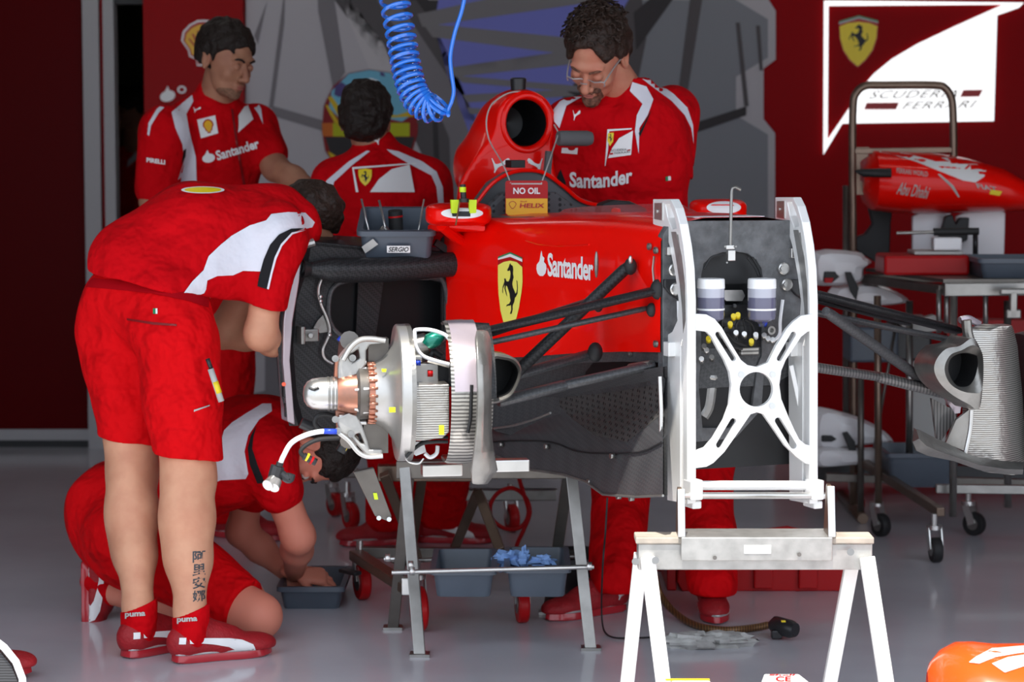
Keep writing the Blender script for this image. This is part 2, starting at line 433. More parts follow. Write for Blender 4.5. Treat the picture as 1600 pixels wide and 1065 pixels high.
# ---------------------------------------------------------------- smooth body surfaces (distance field -> surface mesh)
def _arr(v): return np.array([v[0], v[1], v[2]], dtype=np.float64)
def C(a, b, ra, rb=None, k=.02, sq=None, sub=False): return dict(t='c', a=_arr(a), b=_arr(b), ra=ra, rb=ra if rb is None else rb, k=k, sq=sq, sub=sub)
def E(c, r, R=None, k=.02, sub=False): return dict(t='e', c=_arr(c), r=np.array(r, float), R=R, k=k, sub=sub)
def CUT(p, n, k=.002): return dict(t='p', a=_arr(p), n=_arr(V3(n).normalized()), k=k, sub=True)
def _bb(q):
    if q['t'] == 'c':
        r = max(q['ra'], q['rb']) * (max(1, q['sq'][1]) if q['sq'] else 1); return np.minimum(q['a'], q['b']) - r, np.maximum(q['a'], q['b']) + r
    if q['t'] == 'e': r = q['r'].max(); return q['c'] - r, q['c'] + r
    return None
def _ev(q, X):
    if q['t'] == 'c':
        ba = q['b'] - q['a']; pa = X - q['a']; h = np.clip(pa @ ba / max(ba @ ba, 1e-12), 0, 1); w = pa - h[..., None] * ba
        if q['sq']:
            ax = _arr(V3(q['sq'][0]).normalized()); comp = w @ ax; w = w + (comp * (1 / q['sq'][1] - 1))[..., None] * ax
        return np.sqrt((w * w).sum(-1)) - (q['ra'] + (q['rb'] - q['ra']) * h)
    if q['t'] == 'e':
        w = X - q['c']
        if q['R'] is not None: w = w @ np.array([_arr(a) for a in q['R']]).T
        w = w / q['r']; return (np.sqrt((w * w).sum(-1)) - 1) * q['r'].min()
    return (X - q['a']) @ q['n']
def _nz(X, sc, seed=0):
    r = np.random.RandomState(seed); out = np.zeros(X.shape[:-1])
    for i in range(7):
        d = r.normal(size=3); d /= np.linalg.norm(d); out += np.sin(X @ d * sc * (0.7 + .8 * r.rand()) + r.rand() * 6.28 + 1.5 * np.sin(X @ r.normal(size=3) * sc * .35))
    return out / 3
def surf(prims, h=.008, wr=0.0, wsc=40, seed=1, thin=0.0):
    bbs = [_bb(q) for q in prims if not q['sub']]
    lo = np.min([b[0] for b in bbs], axis=0) - 3 * h - .01; hi = np.max([b[1] for b in bbs], axis=0) + 3 * h + .01
    n = np.ceil((hi - lo) / h).astype(int) + 1
    D = np.full(n, 1.0)
    ax = [lo[i] + h * np.arange(n[i]) for i in range(3)]
    for q in prims:
        bb = _bb(q); mg = q['k'] * 1.2 + 4 * h
        if bb is None: a, b = np.zeros(3, int), n
        else:
            a = np.clip(((bb[0] - mg - lo) / h).astype(int), 0, n); b = np.clip(((bb[1] + mg - lo) / h).astype(int) + 2, 0, n)
        if (b <= a).any(): continue
        X = np.stack(np.meshgrid(ax[0][a[0]:b[0]], ax[1][a[1]:b[1]], ax[2][a[2]:b[2]], indexing='ij'), -1)
        d = _ev(q, X); S = D[a[0]:b[0], a[1]:b[1], a[2]:b[2]]; k = q['k']
        if q['sub']:
            d = (d if q['t'] == 'p' else -d); hh = np.clip(.5 + .5 * (d - S) / k, 0, 1); S[...] = S * (1 - hh) + d * hh + k * hh * (1 - hh)
        else:
            hh = np.clip(.5 + .5 * (d - S) / k, 0, 1); S[...] = d * (1 - hh) + S * hh - k * hh * (1 - hh)
    if wr:
        X = np.stack(np.meshgrid(*ax, indexing='ij'), -1); D = D + wr * _nz(X, wsc, seed)
    S = D < 0
    S[0] = S[-1] = False; S[:, 0] = S[:, -1] = False; S[:, :, 0] = S[:, :, -1] = False
    D = np.where(S, np.minimum(D, -1e-9), np.maximum(D, 1e-9))
    c = [(i, j, k) for i in (0, 1) for j in (0, 1) for k in (0, 1)]
    m = n - 1
    sl = lambda A, o: A[o[0]:o[0] + m[0], o[1]:o[1] + m[1], o[2]:o[2] + m[2]]
    cnt = sum(sl(S, o).astype(np.int8) for o in c); mix = (cnt > 0) & (cnt < 8)
    I = np.argwhere(mix); idx = np.full(m, -1, dtype=np.int64); idx[mix] = np.arange(len(I))
    pos = np.zeros((len(I), 3)); num = np.zeros(len(I))
    for o in c:
        for axn in range(3):
            if o[axn]: continue
            p = list(o); p[axn] = 1
            A = D[I[:, 0] + o[0], I[:, 1] + o[1], I[:, 2] + o[2]]; B = D[I[:, 0] + p[0], I[:, 1] + p[1], I[:, 2] + p[2]]
            cr = (A < 0) != (B < 0); t = np.where(cr, A / np.where(cr, A - B, 1), 0)
            q = np.tile(np.array(o, float), (len(I), 1)); q[:, axn] += t; pos[cr] += q[cr]; num[cr] += 1
    V = lo + (I + pos / num[:, None]) * h
    faces = []
    for axn in range(3):
        a1, a2 = (axn + 1) % 3, (axn + 2) % 3
        sh = [slice(None)] * 3; sh2 = [slice(None)] * 3; sh[axn] = slice(0, -1); sh2[axn] = slice(1, None)
        A, B = S[tuple(sh)], S[tuple(sh2)]; X = np.argwhere(A != B)
        ins = A[X[:, 0], X[:, 1], X[:, 2]]
        def at(d1, d2):
            Y = X.copy(); Y[:, a1] -= d1; Y[:, a2] -= d2; return idx[Y[:, 0], Y[:, 1], Y[:, 2]]
        q = np.stack([at(1, 1), at(0, 1), at(0, 0), at(1, 0)], 1)
        q[~ins] = q[~ins][:, ::-1]; faces.append(q)
    Fq = np.concatenate(faces)
    # relax a little
    for _ in range(1):
        acc = np.zeros_like(V); nn = np.zeros(len(V))
        for a in range(4):
            for b in ((a + 1) % 4,):
                np.add.at(acc, Fq[:, a], V[Fq[:, b]]); np.add.at(nn, Fq[:, a], 1); np.add.at(acc, Fq[:, b], V[Fq[:, a]]); np.add.at(nn, Fq[:, b], 1)
        V = V * .5 + .5 * acc / nn[:, None]
    return V, Fq
def blobs(name, sets, mats, parent, matfun=None, **k):
    """one mesh from one or more surfaces; sets: list of (prims, kwargs)"""
    b = MB(); Vs = []; Fs = []; off = 0
    for prims, kw in sets:
        Vv, Fq = surf(prims, **kw); Vs.append(Vv); Fs.append(Fq + off); off += len(Vv)
    VV = np.concatenate(Vs); FF = np.concatenate(Fs); org = ORG[parent.name] if parent is not None else V3(VV.mean(0))
    mats = mats if isinstance(mats, (list, tuple)) else [mats]
    me = bpy.data.meshes.new(name)
    me.from_pydata((VV - _arr(org)).tolist(), [], FF.tolist())
    for m in mats: me.materials.append(MATS[m])
    me.polygons.foreach_set('use_smooth', [True] * len(FF))
    if matfun is not None:
        cc = VV[FF].mean(1); me.polygons.foreach_set('material_index', [int(i) for i in matfun(cc)])
    me.update(); o = bpy.data.objects.new(name, me); COL.objects.link(o); ORG[o.name] = org
    if parent is not None: o.parent = parent
    else: o.location = org
    WMESH[o.name] = ([V3(p) for p in VV.tolist()], FF.tolist())
    return tag(o, **k)
# ================================================================ SETTING
YW = 11.0
mat('floor', (.60, .60, .65), .17, spec=.55, coat=.2, var=.16, vscale=1.6, bump=.02, bscale=3)
mat('asphalt', (.36, .36, .36), .85, var=.15)
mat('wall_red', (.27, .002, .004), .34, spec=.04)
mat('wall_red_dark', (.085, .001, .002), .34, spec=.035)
mat('wall_grey', (.16, .155, .16), .7)
mat('ceiling', (.12, .12, .125), .8)
mat('trim_grey', (.36, .35, .36), .5)
mat('room_green', (.20, .20, .15), .8)
mat('jamb_dark', (.03, .03, .032), .6)
def slab(name, x0, x1, y0, y1, z0, z1, m, **k):
    b = MB(); b.box(((x0 + x1) / 2, (y0 + y1) / 2, (z0 + z1) / 2), (x1 - x0, y1 - y0, z1 - z0)); return b.build(name, m, kind='structure', **k)
XL, XR = -3.7, 4.1
slab('floor', XL, XR, 5.15, 16.2, -.1, 0, 'floor')
slab('pit_lane_ground', -16, 16, -16, 5.15, -.12, -.01, 'asphalt')
slab('ceiling', XL, XR, 5.30, 16.2, 3.25, 3.4, 'ceiling')
slab('wall_front', -12, 12, 5.20, 5.28, 2.75, 5.2, 'wall_grey')
slab('wall_front_left', -12, XL, 5.20, 5.30, -.01, 3.0, 'wall_grey')
slab('wall_front_right', XR, 12, 5.20, 5.30, -.01, 3.0, 'wall_grey')
slab('wall_left', XL - .1, XL, 5.30, 16.2, 0, 3.3, 'wall_grey')
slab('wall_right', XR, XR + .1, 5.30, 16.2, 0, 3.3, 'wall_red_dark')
slab('wall_far_room', XL, XR, 16.1, 16.2, 0, 3.3, 'room_green')
def px2x(px, Y, z=1.4): return (px - CXP) / F * (Y * cT + (CAMH - z) * sT)
wl = px2x(133, YW); g0, g1 = px2x(181, YW), px2x(229, YW); s1 = px2x(384, YW); m1 = px2x(1200, YW)
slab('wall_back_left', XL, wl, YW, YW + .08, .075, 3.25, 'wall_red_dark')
slab('baseboard_left', XL, wl, YW - .012, YW + .06, .035, .085, 'trim_grey')
slab('baseboard_recess', XL, wl, YW + .02, YW + .08, 0, .035, 'jamb_dark')
slab('trim_1', wl, px2x(158, YW), YW - .03, YW + .09, 0, 3.25, 'trim_grey')
slab('trim_2', px2x(158, YW), px2x(164, YW), YW + .01, YW + .09, 0, 3.25, 'wall_red')
slab('trim_3', px2x(164, YW), g0, YW - .02, YW + .09, 0, 3.25, 'trim_grey')
slab('trim_4', g0, g1, YW + .02, YW + .1, P(200, 6, YW).z, 3.25, 'jamb_dark')
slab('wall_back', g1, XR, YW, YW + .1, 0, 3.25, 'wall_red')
slab('wall_room_divider', g1 + .22, g1 + .3, YW + .1, 14.4, 0, 3.25, 'room_green')
slab('wall_room_back', XL, XR, 14.4, 14.5, 0, 3.25, 'room_green')
# strip lamps under the ceiling
mat('lamp_glow', (1, .97, .92), emit=4.0)
for i, (x, y) in enumerate(((-1.6, 8.2), (1.7, 8.2), (-1.6, 9.9), (1.7, 9.9))):
    t = empty('ceiling_lamp', (x, y, 3.12), 'white strip lamp under the garage ceiling', 'ceiling lamp', 'ceiling lamps')
    part('lamp_housing', 'white_plastic', t, lambda b: b.box((x, y, 3.2), (1.3, .16, .1)), bevel=.01)
    part('lamp_tube', 'lamp_glow', t, lambda b: b.box((x, y, 3.135), (1.2, .10, .03)))

# shell-emblem wall panel
mat('panel_red', (.30, .002, .003), .28, spec=.06)
tp = empty('wall_panel', P(306, 700, YW - .05), 'tall red wall panel with a yellow scallop emblem, behind the left mechanic', 'wall panel')
b = MB(); y0 = YW - .05; b.box(((g1 + s1) / 2, y0 + .02, 1.62), (s1 - g1, .05, 3.2)); pb = b.build('panel_board', 'panel_red', tp)
emb = decal('scallop_emblem', [(fit(SCALLOP, 283, 31, 354, 103), [], 0, 0), (fit(SCALLOP, 286, 34, 351, 100), [], 1, 1)] + [(q[0], [], (1, 2, 1)[min(i, 2)] if False else {0: 2, 1: 2}.get(i, 1), q[3] + 2) for i, q in enumerate(shellmark(289, 38, 348, 97, 2, 2, 1))], [pb], ['white', 'red_print', 'helix_yellow'], tp, g=12)
decal('flame_emblem', [(ellpts(262, 150, 12, 8.5, rot=-.3), [], 0, 0), ([(256, 146), (262, 134), (266, 144), (271, 150), (262, 153)], [], 0, 1), (ellpts(284, 140, 7, 6), [ellpts(284, 140, 4, 3.4)], 0, 0)], [pb], ['white'], tp, g=12)

# printed mural: a corridor of trusses with a racing helmet
mc = lambda n, c: mat(n, tuple(pow(x / 255, 2.2) for x in c), .75)
mc('mural_base', (176, 172, 176)); mc('mural_light', (184, 180, 182)); mc('mural_rib', (120, 116, 120)); mc('mural_dark', (84, 80, 82)); mc('mural_blue', (116, 120, 196)); mc('mural_beam', (122, 119, 121)); mc('mural_black', (58, 55, 57)); mc('mural_right', (128, 130, 136))
mural = empty('wall_mural', P(795, 700, YW), 'large grey printed mural of a truss corridor and helmet behind the car', 'mural')
mb = MB(); OUT = [(384, -30), (1201, -30), (1201, 0), (1212, 17), (1212, 93), (1193, 107), (1193, 186), (1211, 208), (1211, 690), (384, 690)]
q = [P(x, y, YW - .012) for x, y in OUT]; mb.plate([q], (0, .01, 0)); board = mb.build('mural_board', 'mural_base', mural)
MM = ['mural_light', 'mural_rib', 'mural_dark', 'mural_blue', 'mural_beam', 'mural_black', 'mural_right']
PL = [
 ([(940, -30), (1200, -30), (1200, 690), (880, 690), (960, 200)], 6, 0),
 ([(640, -30), (1000, -30), (980, 200), (860, 330), (735, 330), (700, 200), (640, 60)], 5, 0),
 ([(655, -30), (1000, -30), (960, 60), (880, 150), (860, 215), (735, 215), (700, 120)], 3, 1),
 ([(500, -30), (650, -30), (745, 190), (745, 340), (700, 330), (640, 200), (590, 90)], 2, 1),
 ([(400, -30), (421, -30), (418, 0), (403, 70), (397, 56)], 1, 1),
 ([(446, -30), (453, -30), (427, 169), (420, 169)], 1, 1),
 ([(495, -30), (518, -30), (539, 113), (521, 141), (497, 17)], 1, 2),
 ([(425, 165), (505, 188), (503, 204), (424, 180)], 1, 2),
 ([(541, -10), (566, -30), (612, 40), (606, 78)], 2, 2),
 ([(520, -30), (545, -20), (600, 70), (640, 170), (648, 340), (600, 340), (590, 140)], 0, 1),
 ([(560, -30), (600, -30), (700, 120), (745, 240), (735, 330), (700, 210), (640, 70)], 1, 3),
 ([(652, 22), (790, -8), (960, -34), (985, -6), (880, 10), (660, 42)], 4, 3),
 ([(660, 36), (880, 58), (1000, 62), (1000, 92), (880, 84), (676, 58)], 4, 2),
 ([(700, 106), (880, 80), (980, 66), (980, 88), (880, 102), (712, 120)], 4, 3),
 ([(711, 118), (880, 132), (940, 138), (940, 147), (880, 142), (722, 129)], 4, 3),
 ([(722, 148), (880, 140), (900, 150), (730, 160)], 4, 3), ([(730, 168), (880, 176), (880, 184), (734, 178)], 4, 3), ([(734, 194), (870, 190), (870, 198), (736, 204)], 4, 3),
 ([(745, 210), (800, 214), (800, 330), (745, 330)], 2, 3), ([(700, 150), (714, 150), (722, 330), (706, 330)], 1, 4), ([(676, 190), (684, 190), (690, 330), (680, 330)], 5, 4),
 ([(970, 20), (1000, -30), (1010, 60), (992, 150), (960, 260), (930, 330), (900, 330)], 2, 3),
 ([(1082, -30), (1102, -30), (1072, 158), (1061, 135)], 2, 4),
 ([(1143, -30), (1149, -30), (1170, 166), (1163, 166)], 2, 4),
 ([(1048, -30), (1072, -30), (994, 79), (990, 20)], 5, 4),
 ([(1085, 192), (1166, 166), (1166, 180), (1085, 208)], 5, 4),
 ([(1175, -30), (1183, -30), (1192, 110), (1187, 110)], 2, 4),
 ([(640, 330), (900, 330), (880, 690), (700, 690)], 2, 2),
 ([(384, 400), (660, 400), (720, 690), (384, 690)], 1, 1),
]
decal('mural_print', [(p, [], m, l) for p, m, l in PL], [board], MM, mural, off=.002, g=60)
mc('h_sky', (110, 175, 200)); mc('h_yellow', (200, 170, 40)); mc('h_lime', (170, 175, 30)); mc('h_red', (130, 30, 35)); mc('h_dark', (50, 48, 50)); mc('h_violet', (80, 70, 120)); mc('h_orange', (190, 100, 40))
HM = ['h_sky', 'h_yellow', 'h_lime', 'h_red', 'h_dark', 'h_violet', 'h_orange', 'white']
HP = [([(503, 205), (506, 165), (520, 135), (545, 114), (577, 108), (610, 113), (635, 133), (648, 165), (653, 205), (645, 235), (625, 262), (560, 268), (525, 262), (508, 235)], 3, 0),
 ([(518, 142), (545, 115), (577, 109), (610, 114), (634, 136), (645, 178), (628, 190), (600, 184), (560, 180), (532, 186), (514, 168)], 0, 1),
 ([(512, 152), (518, 150), (534, 172), (566, 178), (566, 184), (530, 184)], 1, 2), ([(508, 164), (512, 164), (532, 194), (560, 196), (560, 200), (526, 198)], 1, 2), ([(646, 172), (620, 180), (604, 178), (604, 184), (646, 182)], 1, 2),
 ([(503, 192), (653, 192), (652, 213), (504, 213)], 2, 2), ([(503, 192), (520, 192), (520, 213), (504, 213)], 6, 3), ([(640, 192), (653, 192), (652, 213), (640, 213)], 3, 3),
 ([(508, 214), (648, 214), (640, 240), (622, 252), (540, 250), (516, 238)], 4, 3),
 ([(512, 236), (520, 240), (548, 262), (540, 266), (522, 258)], 1, 4), ([(520, 246), (526, 250), (545, 266), (536, 267)], 5, 5), ([(646, 232), (640, 244), (622, 262), (630, 260), (643, 244)], 6, 4),
 ([(524, 134), (534, 128), (542, 134), (540, 148), (530, 152), (522, 148)], 5, 2), ([(570, 124), (580, 122), (592, 126), (590, 134), (574, 132)], 7, 2), ([(594, 112), (600, 114), (602, 120), (594, 118)], 5, 2)]
decal('helmet_picture', [(p, [], m, l) for p, m, l in HP], [board], HM, mural, off=.008, g=30)

# team sign on the red wall
mat('sign_white', (.95, .95, .95), .4)
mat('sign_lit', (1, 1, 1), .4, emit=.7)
sign = empty('wall_sign', P(1430, 700, YW), 'white team sign with a yellow horse shield on the right back wall', 'sign')
sb = MB(); SO = [(1288, 1), (1600, 4), (1592, 12), (1558, 24), (1553, 189), (1316, 193), (1287, 241)]
SH = [(1294.5, 9), (1568, 7), (1490, 42), (1433, 69), (1394, 92), (1366, 115), (1352, 131), (1329, 166), (1293, 219)]
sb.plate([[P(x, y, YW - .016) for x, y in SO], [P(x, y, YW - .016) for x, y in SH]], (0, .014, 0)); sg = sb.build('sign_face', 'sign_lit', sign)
bk = MB(); bk.plate([[P(x, y, YW - .004) for x, y in SO]], (0, .003, 0)); bkp = bk.build('sign_back', 'wall_red', sign)
decal('horse_shield', [([(1311, 34), (1342, 25), (1372, 33), (1371, 60), (1364, 80), (1352, 96), (1340, 106), (1328, 96), (1317, 80), (1312, 60)], [], 2, 0), ([(1312, 41), (1325, 36), (1342, 34), (1358, 36), (1371, 41), (1369, 60), (1363, 78), (1352, 93), (1340, 103.5), (1328, 93), (1318, 78), (1313, 60)], [], 0, 1), ([(1311, 34), (1342, 25), (1372, 33), (1372, 36), (1342, 29), (1311, 38)], [], 3, 2), ([(1311, 33), (1342, 24), (1372, 32), (1372, 34), (1342, 26), (1311, 35)], [], 4, 3), (fit(HORSE[0], 1326, 38, 1359, 79), [], 1, 2)], [bkp], ['sign_yellow', 'black', 'red_print', 'label_grey', 'green'], sign, off=.004, g=20)
write('sign_lettering', [textpx('SCUDERIA', (1357, 154), (1494, 152), (1361, 142), shear=.3, space=1.1), textpx('FERRARI', (1409, 170.5), (1523, 168), (1413, 159), shear=.3, space=1.1)], [sg], 'steel_dark', sign, off=.003)
decal('sign_bars', [([(1350, 171), (1354, 160.5), (1405, 160), (1400, 171)], [], 0, 0), ([(1500, 151.5), (1505, 140.5), (1536, 140), (1530, 151)], [], 0, 0)], [sg], ['red_print'], sign, off=.003, g=30)
# ================================================================ THE RACING CAR (front half, nose and wheels off)
car = empty('racing_car', CW(0, .6, 0), 'red open-wheel racing car without nose or wheels, raised on stands', 'racing car')
# monocoque: loft of sections along the car
def msec(v, w, zt, zb, wb, r=.05):
    pts = [(wb, zb), (w, zb + .30 * (zt - zb)), (w, zt - r), (w - .012, zt - r * .45), (w - r * .45, zt - .010), (w - r, zt), (w * .4, zt + .012)]
    pts = pts + [(-x, z) for x, z in pts[::-1]]
    return [CW(u, v, z) for u, z in pts]
UPP = [(0, .205, 1.215, .895, .205), (.2, .222, 1.218, .88, .222), (.45, .25, 1.214, .855, .25), (.7, .28, 1.206, .825, .28), (.95, .315, 1.196, .80, .315), (1.10, .335, 1.192, .785, .335), (1.17, .342, 1.19, .775, .342)]
b = MB(); b.loft([msec(*a, r=.045) for a in UPP], False); mono = b.build('monocoque', 'car_red', car)
# dark lower tub with curved flank
def lsec(v, w, zt, zb):
    pts = [(w * .55, zb), (w * .86, zb + .03), (w * .80, zb + .10), (w * .74, zb + .17), (w * .86, zb + .26), (w * .985, zt - .03), (w * .985, zt)]
    pts = pts + [(-x, z) for x, z in pts[::-1]]
    return [CW(u, v, z) for u, z in pts]
b = MB(); b.loft([lsec(v, w - .004, zb + .004, zz) for (v, w, zt, zb, wb), zz in zip(UPP, (.80, .74, .64, .56, .56, .60, .62))]); tub = b.build('lower_tub', 'carbon_tub', car)
# turning vane that closes the flank below the tub, and the floor lip
floorl = [(1036, 774), (992, 776), (942, 772), (915, 752), (880, 741), (820, 732), (775, 712)]
def rowv(l, us): return [CU(x, y, u) for (x, y), u in zip(smooth2(l), us)] 
def smooth2(l):
    o = smoothpath([V3((x, y, 0)) for x, y in l], 6); k = 18; return [(o[int(i * (len(o) - 1) / k)].x, o[int(i * (len(o) - 1) / k)].y) for i in range(k + 1)]
vr = [([(766, 622), (850, 608), (950, 588), (1036, 572)], .235), ([(766, 634), (850, 624), (950, 606), (1036, 592)], .205), ([(766, 655), (850, 648), (950, 640), (1036, 632)], .215), ([(767, 676), (850, 672), (940, 676), (1036, 668)], .25), ([(768, 690), (800, 688), (860, 690), (900, 704), (935, 708), (1000, 706), (1036, 690)], .268), (floorl[::-1], .285)]
b = MB(); rws = [rowv(l, [u] * 19) for l, u in vr]; b.loft(rws + [[p - CL * .012 for p in r] for r in rws[::-1]], False, False); b.build('turning_vane', 'carbon_tub', car)
b = MB(); b.tube([p + CL * .002 for p in rws[4]], .0022, 6); b.build('vane_seam', 'black', car)
decal('weave_patch', [([(862, 622), (960, 612), (1030, 600), (1030, 650), (980, 690), (930, 680), (895, 655)], [], 0, 0)], [bpy.data.objects['turning_vane']], ['carbon_holes'], car, off=.002, g=10)
b = MB()
b.tube([CU(x, y, .286) for x, y in floorl], .0035, 6)
b.build('floor_edge', 'titan', car)
for px, py in ((786, 694), (857, 697), (960, 712), (924, 752), (990, 778), (970, 775)):
    part('floor_bolt', 'steel', car, lambda b: b.cyl(CU(px, py, .275), CU(px, py, .275) + CL * .012, .007, n=10))
b = MB(); b.tube([CU(x, y, .25) for x, y in [(1031, 588), (1033, 640), (1033, 700), (1033, 770)]], .005, 8); b.build('stay_wire', 'alu', car)
b = MB(); b.tube(smoothpath([CU(x, y, .27) for x, y in [(772, 669), (800, 665), (835, 655), (860, 645)]]), .0035, 8); b.build('stay_cable', 'alu', car)
# red side panel joint lines and fasteners
for px, py in ((1016, 385), (1026, 391), (1026, 537), (986, 552)):
    part('panel_fastener', 'steel', car, lambda b: (b.cyl(CU(px, py, .212), CU(px, py, .212) + CL * .006, .009, n=14), b.cyl(CU(px, py, .212) + CL * .005, CU(px, py, .212) + CL * .009, .004, n=6)))
b = MB(); b.tube([CU(x, y, .21) for x, y in [(1022, 400), (1020, 420), (1022, 442)]], .003, 6); b.build('side_seam', 'titan', car)
b = MB(); b.sph(CU(932, 413, .26), (.006, .006, .035)); b.build('side_vent', 'titan', car)
# graphics on the flank
decal('horse_shield', [
 ([(778, 402), (797, 394.5), (816, 404), (816.5, 440), (815, 455), (811, 480), (803, 512), (788, 513), (782, 485), (779, 460), (778, 440)], [], 2, 0),
 ([(778, 414), (787, 409), (797, 407), (807, 409), (816, 417), (816.5, 440), (815, 455), (811, 480), (803, 512), (789, 513), (782, 485), (779, 460), (778, 440)], [], 0, 1),
 ([(778, 402), (797, 394.5), (816, 403.5), (816, 409), (797, 401), (778, 406)], [], 3, 2), ([(778, 401), (797, 393.6), (816, 402.5), (816, 404.5), (797, 396.2), (778, 403.4)], [], 4, 3),
 (fit(HORSE[0], 784.5, 411, 811, 490), [], 1, 2)], [mono], ['shield_yellow', 'black', 'red_print', 'white', 'green'], car, off=.003, g=8)
mkm = lambda n: [mono]
write('flank_lettering', [textpx('Santander', (855.5, 431.5), (927, 439), (855.5, 394.5), bold=.028, space=.93)], [mono], 'white', car, off=.004)
decal('flame_emblem', [(fit(FLAME, 838, 391, 854, 431), [], 0, 0)], [mono], ['white'], car, off=.004, g=8)
b = MB(); b.tube([CU(x, y, .29) for x, y in [(822, 376), (840, 382), (870, 385), (920, 382)]], .0022, 6); b.build('deck_crease', 'car_red', car)

# front bulkhead
def vp(l, v): return [CV(x, y, v) for x, y in l]
ARCH = [(1096, 470), (1096, 430), (1100, 412), (1112, 400), (1130, 394), (1150, 393), (1168, 396), (1182, 406), (1190, 420), (1192, 440), (1192, 470), (1190, 556), (1184, 570), (1176, 632), (1140, 668), (1098, 668), (1092, 600), (1096, 560)]
b = MB(); b.plate([vp([(1036, 368), (1044, 354), (1075, 345), (1240, 344), (1252, 352), (1257, 380), (1258, 520), (1236, 556), (1196, 566), (1190, 640), (1150, 684), (1092, 690), (1036, 690), (1036, 560)], -.006), vp(ARCH, -.006)], CB * .03)
bulk = b.build('bulkhead', 'carbon_matte', car, bevel=.002)
b = MB(); b.loft([msec(v, w_ - .012, zt - .012, zb - .30, .17, r=.04) for (v, w_, zt, zb) in ((.006, .20, 1.205, .895), (.5, .2, 1.2, .89))]); b.build('footwell', 'black', car)
b = MB(); b.plate([[CW(u, UPP[-1][0], z) for u, z in ((-.35, .77), (.35, .77), (.35, 1.13), (.3, 1.17), (-.3, 1.17), (-.35, 1.13))]], CB * .01); b.build('rear_bulkhead', 'black', car)
part('footwell_bracket', 'black_plastic', car, lambda b: (b.plate([vp([(1128, 440), (1138, 425), (1150, 432), (1162, 445), (1160, 470), (1140, 468), (1128, 455)], .05)], CB * .01), b.box(CV(1148, 480, .04), (.06, .02, .03), (CL, CB, V3((0, 0, 1))))))
part('valve_block', 'black_plastic', car, lambda b: (b.box(CV(1147, 492, .0), (.085, .03, .055), (CL, CB, V3((0, 0, 1)))), b.cyl(CV(1148, 478, -.02), CV(1148, 478, -.035), .006)), bevel=.003)
part('valve_plate', 'alu_brushed', car, lambda b: b.plate([vp([(1128, 453), (1160, 453), (1164, 462), (1160, 470), (1135, 470), (1128, 462)], -.02)], CB * .006))
# connector cluster with wires
def wires(name, m, paths, r, v=-.03):
    for pth in paths:
        b = MB(); b.tube(smoothpath([CV(x, y, v + (d if len(q) > 2 else 0)) for q in pth for x, y, d in [(*q, 0)[:3] if len(q) == 2 else q]], 5), r, 6); b.build(name, m, car)
part('connector_board', 'black_plastic', car, lambda b: (b.plate([vp(ellpts(1152, 522, 22, 28, 20), -.012)], CB * .008)))
wires('wire', 'black_rubber', [[(1156, 498), (1150, 510), (1152, 530)], [(1160, 498), (1164, 512), (1166, 532)], [(1164, 498), (1176, 508), (1180, 530), (1178, 540)], [(1136, 520), (1150, 534), (1166, 540)], [(1126, 526), (1140, 540), (1160, 545)], [(1100, 395 + 25), (1112, 402), (1130, 398)], [(1176, 402), (1186, 420), (1190, 432)], [(1168, 402), (1180, 418), (1186, 432)]], .0032)
wires('white_pipe', 'white_plastic', [[(1223, 468), (1219, 500), (1218, 522), (1208, 533)], [(1060, 470), (1061, 500), (1066, 518)]], .0045, -.045)
for px, py, m in ((1153, 496, 'yellow'), (1146, 498, 'yellow'), (1141, 510, 'yellow'), (1107, 533, 'yellow'), (1174, 537, 'yellow'), (1200, 533, 'alu'), (1207, 535, 'alu'), (1194, 528, 'alu'), (1127, 525, 'alu'), (1096, 565, 'alu'), (1104, 551, 'alu'), (1181, 527, 'white'), (1150, 524, 'alu'), (1163, 526, 'alu'), (1100, 545, 'steel'), (1112, 562, 'steel'), (1195, 507, 'blue')):
    part('connector', m, car, lambda b: b.cyl(CV(px, py, -.03), CV(px, py - 5, -.05), .0065, n=10))
part('pipe_union', 'alu_brushed', car, lambda b: b.lathe(CV(1200, 515, -.02), -CB, [(0, .011), (.02, .011), (.02, .006), (.005, .006)], 16))
part('mesh_cover', 'silver_rib_dark', car, lambda b: b.box(CV(1170, 548, -.02), (.05, .015, .02), (CL, CB, V3((0, 0, 1)))), bevel=.002)
part('foil_duct', 'alu_brushed', car, lambda b: b.tube(smoothpath([CV(x, y, .02) for x, y in [(1110, 585), (1108, 610), (1104, 635), (1096, 650)]]), [.022, .024, .02, .018] + [.02] * 20, 10))
part('blue_tube', 'blue', car, lambda b: b.tube([CV(1189, 580, .08), CV(1185, 622, .08)], .0055, 8))
part('blue_tube_end', 'alu', car, lambda b: b.tube([CV(1185, 622, .08), CV(1183, 634, .08)], .006, 8))
for px, py in ((1053, 451), (1051, 421), (1227, 444), (1222, 419)):
    part('mounting_bolt', 'alu', car, lambda b: (b.lathe(CV(px, py, -.005), -CB, [(0, .016), (.012, .016), (.015, .013)], 20), b.lathe(CV(px, py, -.018), -CB, [(0, .008), (.006, .007)], 6)))
for px in (1246, 1051):
    part('inboard_clevis', 'black_plastic', car, lambda b: b.plate([vp([(px - 16, 436), (px + 12, 436), (px + 14, 446), (px + 10, 470), (px - 6, 460), (px - 16, 448)], -.004)], -CB * .012), bevel=.003)
part('clip', 'alu', car, lambda b: b.box(CV(1237, 395, -.01), (.012, .02, .025), (CL, CB, V3((0, 0, 1)))), bevel=.002)
part('clip', 'alu', car, lambda b: b.box(CV(1044, 392, -.01), (.014, .02, .02), (CL, CB, V3((0, 0, 1)))), bevel=.002)
